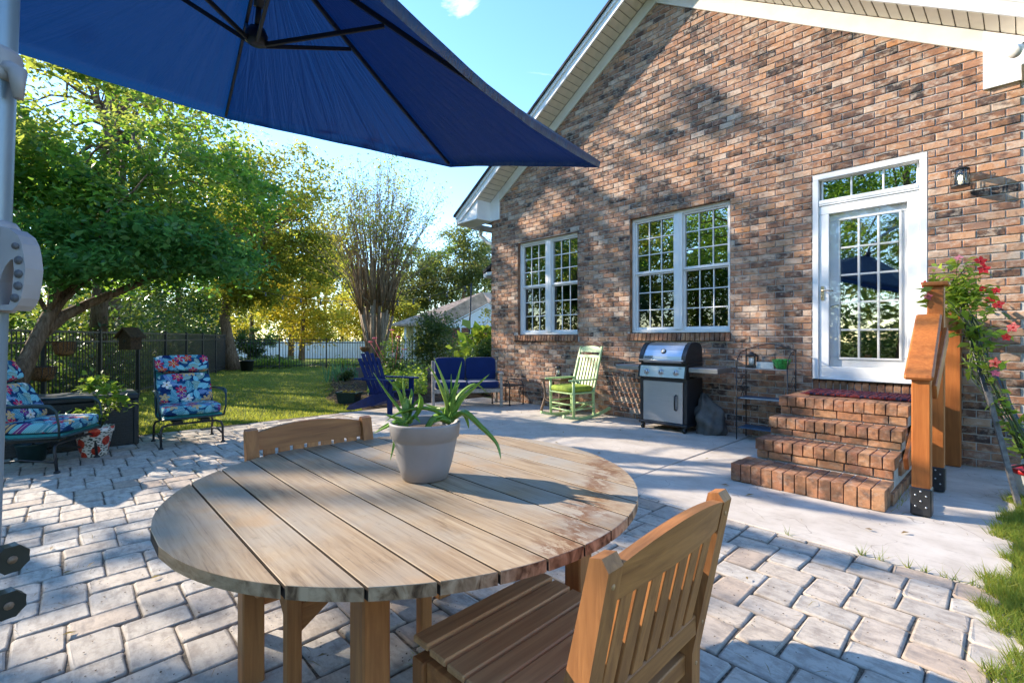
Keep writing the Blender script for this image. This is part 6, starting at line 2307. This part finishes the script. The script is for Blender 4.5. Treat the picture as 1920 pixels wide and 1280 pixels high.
simple_tree("tall_tree", "dark tree filling the view behind the birdhouse", 235, 21, 10.0, -0.1, 3.6, 12000, 0.2, "leaf_deep", group=GB, lo=0.6)
simple_tree("olive_tree", "tall yellowing tree directly behind the leaning tree crown", 420, 31, 12.5, -0.4, 4.0, 13000, 0.25, "leaf_olive", group=GB, lo=1.0)
simple_tree("olive_tree", "tall yellowing tree under the low edge of the parasol", 545, 40, 13.5, -0.6, 4.0, 11000, 0.3, "leaf_gold", group=GB, lo=1.5)
simple_tree("olive_tree", "olive tree behind the leafy tree close to the parasol mast", 90, 17, 8.5, -0.1, 3.2, 13000, 0.17, "leaf_olive", group=GB, lo=1.2)
simple_tree("gold_tree", "golden autumn tree behind the leaning tree", 565, 34, 7.2, -0.6, 3.4, 11000, 0.25, "leaf_gold", group=GB, lo=0.8)
simple_tree("olive_tree", "hazy olive tree rising above the white fence", 470, 42, 12.0, -0.8, 4.0, 11000, 0.3, "leaf_olive", group=GB, lo=2)
simple_tree("gold_tree", "golden low tree between the crape myrtle stems and white fence", 680, 58, 7.2, -1.0, 4.2, 9000, 0.32, "leaf_gold", group=GB, lo=0.0)
simple_tree("pine_tree", "slim pine behind the crape myrtle", 640, 62, 13.5, -1.0, 2.8, 6500, 0.34, "leaf_pine", group=GB, lo=5, trunk=0.2)
simple_tree("pine_tree", "feathery pine right of the crape myrtle stems", 775, 50, 11.5, -1.0, 3.2, 8000, 0.3, "leaf_pine", group=GB, lo=3.5, trunk=0.2)
simple_tree("pine_tree", "broad green pine rising over the neighbouring roof", 868, 48, 13.0, -1.0, 3.4, 12000, 0.3, "leaf_pine", group=GB, lo=4.0, trunk=0.22, clumps=80)
simple_tree("gold_tree", "golden tree left of the neighbouring house", 745, 44, 5.0, -0.8, 2.6, 7000, 0.26, "leaf_olive", group=GB, lo=0.2)
simple_tree("pine_tree", "pine trunk standing clear above the white fence", 608, 66, 16.0, -1.0, 3.0, 5500, 0.36, "leaf_pine", group=GB, lo=9, trunk=0.24)
simple_tree("gold_tree", "golden brown tree over the far left of the white fence", 430, 60, 9.0, -1.0, 4.5, 8000, 0.34, "leaf_gold", group=GB, lo=0.5)
simple_tree("pine_tree", "tall pine close to the house corner", 905, 62, 13.0, -1.0, 3.2, 7000, 0.34, "leaf_pine", group=GB, lo=4, trunk=0.2)
simple_tree("olive_tree", "wide olive tree closing the gap behind the crape myrtle", 700, 56, 11.0, -1.0, 4.6, 12000, 0.34, "leaf_olive", group=GB, lo=0.5, clumps=90)
simple_tree("pine_tree", "wide feathery pine between crape myrtle and house eave", 815, 54, 10.5, -1.0, 4.2, 11000, 0.32, "leaf_pine", group=GB, lo=1.5, trunk=0.2, clumps=80)
simple_tree("evergreen_shrub", "dark evergreen shrub before the end of the white fence", 478, 22.5, 1.75, -0.05, 0.8, 5000, 0.12, "leaf_deep", cat="shrub", lo=0.0, trunk=0.06, clumps=40)
simple_tree("evergreen_shrub", "dark spreading evergreen above the middle of the white fence", 575, 57, 4.0, -1.0, 3.6, 6000, 0.3, "leaf_deep", cat="shrub", lo=-0.8, trunk=0.12, clumps=40)
# the rest of the row along the side boundary: it shades the patio and shows in the panes
for (x, y, top, lo, r, mat, lab) in ((-14.0, -6.2, 9.0, 1.6, 2.9, "leaf_olive", "olive tree of the side boundary nearest the leafy tree"), (-8.5, -9.8, 11.5, 0.6, 4.0, "leaf_green", "broad green tree mirrored in the paned windows"),
                                     (-18.5, -11.0, 10.5, 2.0, 4.0, "leaf_olive", "wide olive tree farther along the side boundary"), (-3.6, -12.5, 12.5, 0.6, 4.6, "leaf_green", "tall green tree mirrored in the glazed door"), (-13.5, -14.5, 11.0, 1.0, 4.4, "leaf_green", "tall green tree at the back of the side boundary")):
    b = Vector((x, y, -0.03)); c = Vector((x, y, (top + lo) / 2))
    tree("boundary_tree", lab, "tree", b, [(0, 0, 0), (0.1, 0, 1.5), (0.1, 0.1, c.z), (0, 0, top - 1)], 0.2, c, (r, r, (top - lo) / 2), 11000 if r < 3 else 15000, 65 if r < 3 else 90, r * 0.13, 0.19, mat, limbs=14, r1=0.06, group="trees of the side boundary", shell=0.25)

# far wood and undergrowth: one mass each
def mass(name, pts, size, mat):
    v, f = leaf_cards(pts, size, 0.4, 0.55)
    o = put(name, raw_mesh(name, v, f, mat))
    return tag(o, kind="stuff")
N = 15000
px = NR.uniform(-350, 1010, N); d = NR.uniform(72, 100, N)
hmax = 5.5 + 3.2 * np.sin(px * 0.021) + 2.2 * np.sin(px * 0.053 + 1) 
z = -1.2 + NR.uniform(0, 1, N) ** 0.8 * (hmax + 1.0)
P = np.array([at(a, b, c) for a, b, c in zip(px, d, z)])
mass("far_wood", P, 0.62, "leaf_olive")
N = 34000
th = NR.uniform(0, 2 * PI, N); rr = NR.uniform(24, 36, N)
X, Y = -4 + rr * np.cos(th), -2 + rr * np.sin(th)
hm_ = 12.0 + 1.6 * np.sin(th * 9) + 1.0 * np.sin(th * 23)
Z = -0.3 + NR.uniform(0, 1, N) * hm_
keep = (X * CF.x + Y * CF.y < -2) | ((X < -8) & (Y < -7))
mass("side_wood", np.stack([X, Y, Z], 1)[keep], 0.7, "leaf_pine")
N = 14000
X = NR.uniform(-16, 9, N); Y = -14.5 + NR.normal(size=N) * 0.7; Z = NR.uniform(0, 1, N) * (2.3 + 0.7 * np.sin(X * 1.7))
mass("hedge", np.stack([X, Y, Z], 1), 0.2, "leaf_deep")
N = 16000
px = NR.uniform(-200, 430, N); d = NR.uniform(24, 40, N)
z = -0.4 + NR.uniform(0, 1, N) * (4.2 + 1.2 * np.sin(px * 0.05))
mass("far_wood", np.array([at(a, b, c) for a, b, c in zip(px, d, z)]), 0.3, "leaf_deep")
N = 12000
px = NR.uniform(-350, 1010, N); d = NR.uniform(66, 80, N)
z = -1.2 + NR.uniform(0, 1, N) * 6.0
mass("far_wood", np.array([at(a, b, c) for a, b, c in zip(px, d, z)]), 0.5, "leaf_deep")
N = 34000
s_ = NR.uniform(-3, 18, N); off = 0.35 + np.abs(NR.normal(size=N)) * 2.0
nx_, ny_ = -FD.y, FD.x       # away from the lawn
sgn = 1 if (nx_ * -1 + ny_ * -1) > 0 else -1
hx = 1.7 + 0.8 * np.sin(s_ * 1.3) + 0.4 * np.sin(s_ * 3.7)
P = np.stack([FA.x + FD.x * s_ + sgn * nx_ * off, FA.y + FD.y * s_ + sgn * ny_ * off, NR.uniform(0, 1, N) ** 0.9 * hx], 1)
mass("undergrowth", P[::2], 0.13, "leaf_shrub")
mass("undergrowth", P[1::2], 0.13, "leaf_deep")
N = 9000
s_ = NR.uniform(-2, 14, N); off = 0.6 + np.abs(NR.normal(size=N)) * 2.0
P = np.stack([fb.x + 0.39 * s_ - 0.92 * off - 1.0 * (s_ < 3), fb.y + 0.92 * s_ + 0.39 * off, NR.uniform(-0.1, 0.35, N) * (s_ < 2.5) + NR.uniform(-0.1, 0.06, N)], 1)
mass("undergrowth", P, 0.16, "leaf_shrub")

# ------------------------------------------------------------------ garden bed
poly = [(-8.05, 3.95), (-8.05, 6.6), (-8.6, 9.2), (-13, 11.6), (-19.5, 11.2), (-19.6, 8.3), (-15.5, 6.4), (-12, 5.0), (-9.9, 3.98)]
cx = sum(p[0] for p in poly) / len(poly); cy = sum(p[1] for p in poly) / len(poly)
vs_, fs = [], []
K2 = 6; fine = []
for i in range(len(poly)):
    p, q = poly[i], poly[(i + 1) % len(poly)]
    for t_ in range(6):
        fine.append((p[0] + (q[0] - p[0]) * t_ / 6 + RND.uniform(-.06, .06), p[1] + (q[1] - p[1]) * t_ / 6 + RND.uniform(-.06, .06)))
n = len(fine)
for r_, z in ((1.0, -0.05), (0.97, 0.0), (0.9, 0.05), (0.7, 0.1), (0.3, 0.13)):
    for p in fine:
        vs_.append((cx + (p[0] - cx) * r_, cy + (p[1] - cy) * r_, z + RND.uniform(-.012, .012)))
for k_ in range(4):
    for i in range(n):
        j = (i + 1) % n
        fs.append((k_ * n + i, k_ * n + j, (k_ + 1) * n + j, (k_ + 1) * n + i))
fs.append(tuple(4 * n + i for i in range(n)))
m = MB(); m.add(vs_, fs, True)
tag(m.build("garden_bed", "mulch"), kind="structure")
N = 900
P = np.array([at(a, b, 0.09) for a, b in zip(NR.uniform(612, 690, N), NR.uniform(9.5, 16, N))])
v, f = leaf_cards(P + NR.normal(size=P.shape) * np.array([.1, .1, .015]), 0.07, 3.0, 0.4)
tag(put("fallen_leaves", raw_mesh("fallen_leaves", v, f, "dry_leaf")), kind="stuff")
N = 5200
pxs = NR.uniform(690, 800, N); ds = NR.uniform(10.0, 15.5, N)
P = np.array([at(a, b, 0.08 + abs(c)) for a, b, c in zip(pxs, ds, NR.normal(size=N) * 0.16)])
mass("ground_cover", P, 0.09, "leaf_lime")

def plant(name, label, cat, px, d, z0, zt, r, n, leaf, mat, clumps=24, spread=None, stems=6, group=None, aspect=0.5, up=0.5):
    b = Vector(at(px, d, z0))
    t = thing(name, label, cat, b, 0, group)
    pts, cc = crown_points((0, 0, (zt - z0) / 2 + 0.05), (r, r, (zt - z0) / 2), n, clumps, spread or r * 0.22, 0.2, 0.7)
    pts = pts[pts[:, 2] > 0.0]
    v, f = leaf_cards(pts, leaf, up, aspect)
    put("foliage", raw_mesh("foliage", v, f, mat), t)
    m = MB()
    for i in range(stems):
        c = Vector(cc[i % len(cc)])
        m.tube([(c.x * .1, c.y * .1, 0), (c.x * .5, c.y * .5, c.z * .55), c], [0.014, 0.01, 0.004], 5)
    m.build("stem", "plant_stem", t)
    return t
plant("round_bush", "dense green bush behind the loveseat", "bush", 815, 13.5, 0.0, 2.05, 0.62, 8000, 0.075, "leaf_shrub", 70, 0.16)
rb = plant("rose_bush", "loose rose bush with pink blooms beside the crape myrtle trunk", "bush", 738, 13.1, 0.05, 1.35, 0.42, 1500, 0.07, "leaf_deep", 26, 0.1)
for px, py in ((695, 641), (735, 619), (703, 634), (747, 632), (758, 655)):
    q = Vector(at(px, 12.9, 1.28 - (py - 632) / 905 * 12.9)) - rb.location
    m = MB()
    for k_ in range(9):
        a = k_ * 2.4; r_ = 0.012 + 0.005 * k_
        m.blob(q + Vector((r_ * math.cos(a), r_ * math.sin(a), 0.004 * (k_ % 3))), (0.05, 0.05, 0.035), 1.0, 8, 5)
    m.tube([q - Vector((0, 0, 0.03)), Vector((q.x * .5, q.y * .5, q.z * .5)), Vector((0, 0, 0.02))], [0.004, 0.006, 0.01], 5)
    m.build("flower", "petal_pink", rb)
plant("evergreen_shrub", "dark upright evergreen shrub against the house corner", "shrub", 905, 10.75, 0.0, 1.25, 0.32, 3600, 0.07, "leaf_deep", 36, 0.1)
plant("broadleaf_plant", "bright green broad leaved plant behind the house corner shrub", "plant", 897, 11.8, 0.0, 1.5, 0.4, 220, 0.34, "leaf_lime", 20, 0.16)
plant("climbing_shrub", "thin climbing shrub beside the far brick corner", "shrub", 914, 11.6, 0.0, 2.2, 0.22, 700, 0.08, "leaf_olive", 22, 0.1)
plant("side_hedge", "pale yellow green hedge seen beside the string light pole", "bush", 870, 17.5, -0.05, 1.15, 0.9, 4200, 0.09, "leaf_olive", 40, 0.2)
plant("low_bush", "low bush at the foot of the crape myrtle", "bush", 650, 13.4, 0.05, 0.32, 0.22, 700, 0.07, "leaf_shrub", 14, 0.07)
for i, (px, lab) in enumerate(((487, "lime green clump by the foot of the leaning tree"), (515, "lime green clump along the far fence, second from the leaning tree"), (545, "lime green clump along the middle of the far fence"), (640, "lime green clump at the far fence near the crape myrtle"))):
    plant("lime_clump", lab, "plant", px, 20.2 + 0.3 * i, -0.03, 0.3, 0.4, 700, 0.09, "leaf_lime", 14, 0.12, group="lime clumps by the far fence")
ir = thing("iris_clump", "blue green clump of strappy leaves on the edge of the mulch bed", "plant", at(640, 13.6, 0.04))
m = MB()
for i in range(70):
    a = RND.uniform(0, 6.28); r_ = RND.uniform(0, .5); h = RND.uniform(.3, .62)
    b = Vector((r_ * math.cos(a), r_ * math.sin(a), 0)); e = b + Vector((RND.gauss(0, .12), RND.gauss(0, .12), h))
    s_ = Vector((RND.gauss(0, 1), RND.gauss(0, 1), 0)).normalized() * 0.014
    mid = b.lerp(e, .6) + Vector((RND.gauss(0, .02), RND.gauss(0, .02), .03))
    m.add([b - s_, b + s_, mid + s_, mid - s_, e], [(0, 1, 2, 3), (3, 2, 4)])
tag(m.build("leaf", "leaf_teal", ir, False), kind="stuff")
tt = thing("planter_tub", "dark green rectangular tub on the grass by the mulch bed", "planter", (-9.04, 4.13, -0.01), 0.6)
m = MB()
o_ = lambda s: [(-0.2 * s, -0.13 * s), (0.2 * s, -0.13 * s), (0.2 * s, 0.13 * s), (-0.2 * s, 0.13 * s)]
vs_ = [(x, y, 0) for x, y in o_(0.85)] + [(x, y, 0.2) for x, y in o_(1.0)] + [(x, y, 0.2) for x, y in o_(1.08)] + [(x, y, 0.225) for x, y in o_(1.08)] + [(x, y, 0.225) for x, y in o_(0.95)] + [(x, y, 0.15) for x, y in o_(0.92)]
fs = [(3, 2, 1, 0), (20, 21, 22, 23)]
for k_ in range(5):
    for i in range(4):
        fs.append((k_ * 4 + i, k_ * 4 + (i + 1) % 4, k_ * 4 + 4 + (i + 1) % 4, k_ * 4 + 4 + i))
m.add(vs_, fs)
m.build("tub", "dark_green_metal", tt)
c = NR.normal(size=(60, 3)) * np.array([.1, .06, .02]) + np.array([0, 0, .2])
v, f = leaf_cards(c, 0.09, 0.6, 0.3)
put("foliage", raw_mesh("foliage", v, f, "dry_leaf"), tt)
t = thing("nursery_pot", "black nursery pot beside the leaning tree trunk", "pot", at(463, 18.7, -0.03))
MB().lathe([(0.2, 0), (0.25, 0.38), (0.27, 0.385), (0.27, 0.42), (0.24, 0.41), (0.1, 0.38)], 20).build("pot", "black_plastic", t)
hk = thing("hook_planter", "small wire planter bowl on a shepherd hook behind the adirondack chair", "planter", at(686, 11.6, 0.03))
m = MB(); m.tube([(0.1, 0, 0), (0.1, 0, 1.25), (0.07, 0, 1.36), (0, 0, 1.4), (-0.05, 0, 1.36), (-0.04, 0, 1.3)], 0.007, 6)
for a in (0, 2.1, 4.2):
    m.tube([(-0.04, 0, 1.3), (-0.04 + 0.12 * math.cos(a), 0.12 * math.sin(a), 1.02)], 0.003, 5)
m.build("hook", "black_metal", hk)
MB().lathe([(0.02, 0.88), (0.08, 0.91), (0.12, 0.98), (0.125, 1.02), (0.11, 1.02), (0.05, 0.95)], 18, (-0.04, 0, 0)).build("bowl", "coir", hk)

# ------------------------------------------------------------------ string lights
lp = thing("string_light_pole", "thin black pole carrying the string lights behind the loveseat", "pole", at(875, 12.0, 0.0))
tp = Vector(at(884, 12.0, 2.62)) - lp.location
m = MB(); m.tube([(0, 0, 0), tp * 0.5, tp], [0.024, 0.022, 0.018], 8)
m.build("pole", "black_metal", lp)
m = MB(); m.lathe([(0.12, 0), (0.13, 0.01), (0.12, 0.05), (0.03, 0.06)], 16)
m.build("base", "black_plastic", lp)
sl_ = thing("string_lights", "sagging string of small bulbs from the pole to the trees", "string lights", at(884, 12.0, 2.6))
o0 = sl_.location.copy()
nodes = [Vector(at(884, 12.0, 2.6)), Vector(at(700, 13.9, 2.32)), Vector(at(478, 17.5, 3.0))]
m = MB(); bulbs = []
for p, q in zip(nodes[:-1], nodes[1:]):
    pts = []
    for i in range(19):
        t_ = i / 18
        r_ = p.lerp(q, t_) - Vector((0, 0, 0.55 * t_ * (1 - t_)))
        pts.append(r_ - o0)
        if i % 3 == 1: bulbs.append(r_ - o0)
    m.tube(pts, 0.008, 5)
m.build("cable", "black_metal", sl_)
for b in bulbs:
    bm_ = MB().tube([b, b - Vector((0, 0, 0.07))], 0.02, 8).blob(b - Vector((0, 0, 0.11)), (0.07, 0.07, 0.09), 1.0, 10, 6)
    bm_.build("bulb", "bulb_glass", sl_)

# ------------------------------------------------------------------ neighbouring house
nh = thing("neighbour_house", "neighbouring brick house with a brown hipped roof beyond the fences", "house", at(860, 38, -0.75), rad(46.8))
def nb(x): return (x - 860) / 905 * 38
MB().box((nb(905), 4.5, 1.55), (nb(960) - nb(850), 8, 3.1)).build("wall", "far_brick", nh)
MB().box((nb(800), 5.5, 1.5), (nb(850) - nb(752), 6, 2.9)).build("wall", "white_vinyl", nh)
m = MB()
e = [(nb(738), -0.6, 3.05), (nb(975), -0.6, 3.05), (nb(975), 10, 3.05), (nb(738), 10, 3.05)]
r0, r1_ = (nb(896), 4.4, 5.98), (nb(915), 5.2, 5.98)
m.add(e + [r0, r1_] + [(x, y, 2.9) for x, y, z in e], [(0, 1, 5, 4), (1, 2, 5), (2, 3, 4, 5), (3, 0, 4), (6, 7, 8, 9), (0, 1, 7, 6), (1, 2, 8, 7), (2, 3, 9, 8), (3, 0, 6, 9)])
m.build("roof", "far_roof", nh)
m = MB(); m.prism([(nb(850), 2.95), (nb(965), 2.95), (nb(917), 4.5)], XZ, -1.2, 0.5)
m.build("gable", "white_vinyl", nh)
for a, b in (((nb(842), 2.9), (nb(917), 4.55)), ((nb(973), 2.9), (nb(917), 4.55))):
    m = MB(); m.beam((a[0], -0.5, a[1] + 0.1), (b[0], -0.5, b[1] + 0.1), 2.0, 0.14, up=(0, 1, 0))
    m.build("gable_roof", "far_roof", nh)
    m = MB(); m.beam((a[0], -1.53, a[1]), (b[0], -1.53, b[1]), 0.05, 0.2, up=(0, 1, 0))
    m.build("barge_board", "white_vinyl", nh)
MB().box((nb(906), -0.55, 1.4), (nb(962) - nb(855), 2.0, 2.8)).build("wall", "far_brick", nh)
MB().box((nb(908), -1.58, 2.86), (nb(966) - nb(848), 0.06, 0.22)).build("frieze_board", "white_vinyl", nh)
m = MB()
rect_frame(m, nb(884), nb(903), 1.55, 2.6, -1.62, -1.56, 0.07, 0.07, 0.07, 0.07)
m.box((nb(893.5), -1.59, 2.07), (0.05, 0.05, 0.9)); m.box((nb(893.5), -1.592, 2.07), (nb(903) - nb(884) - 0.15, 0.04, 0.06))
w_ = m.build("window", "white_vinyl", nh)
MB().box((nb(893.5), -1.57, 2.07), (nb(903) - nb(884) - 0.1, 0.02, 0.95)).build("pane", "black_plastic", w_)
for q in (760, 778, 796, 814):
    MB().box((nb(q), 0.0, 1.45), (0.18, 0.18, 2.9), 0.01).build("porch_post", "white_vinyl", nh)
MB().box((nb(868), -1.6, 1.8), (0.1, 0.08, 2.0)).build("downspout", "white_vinyl", nh)
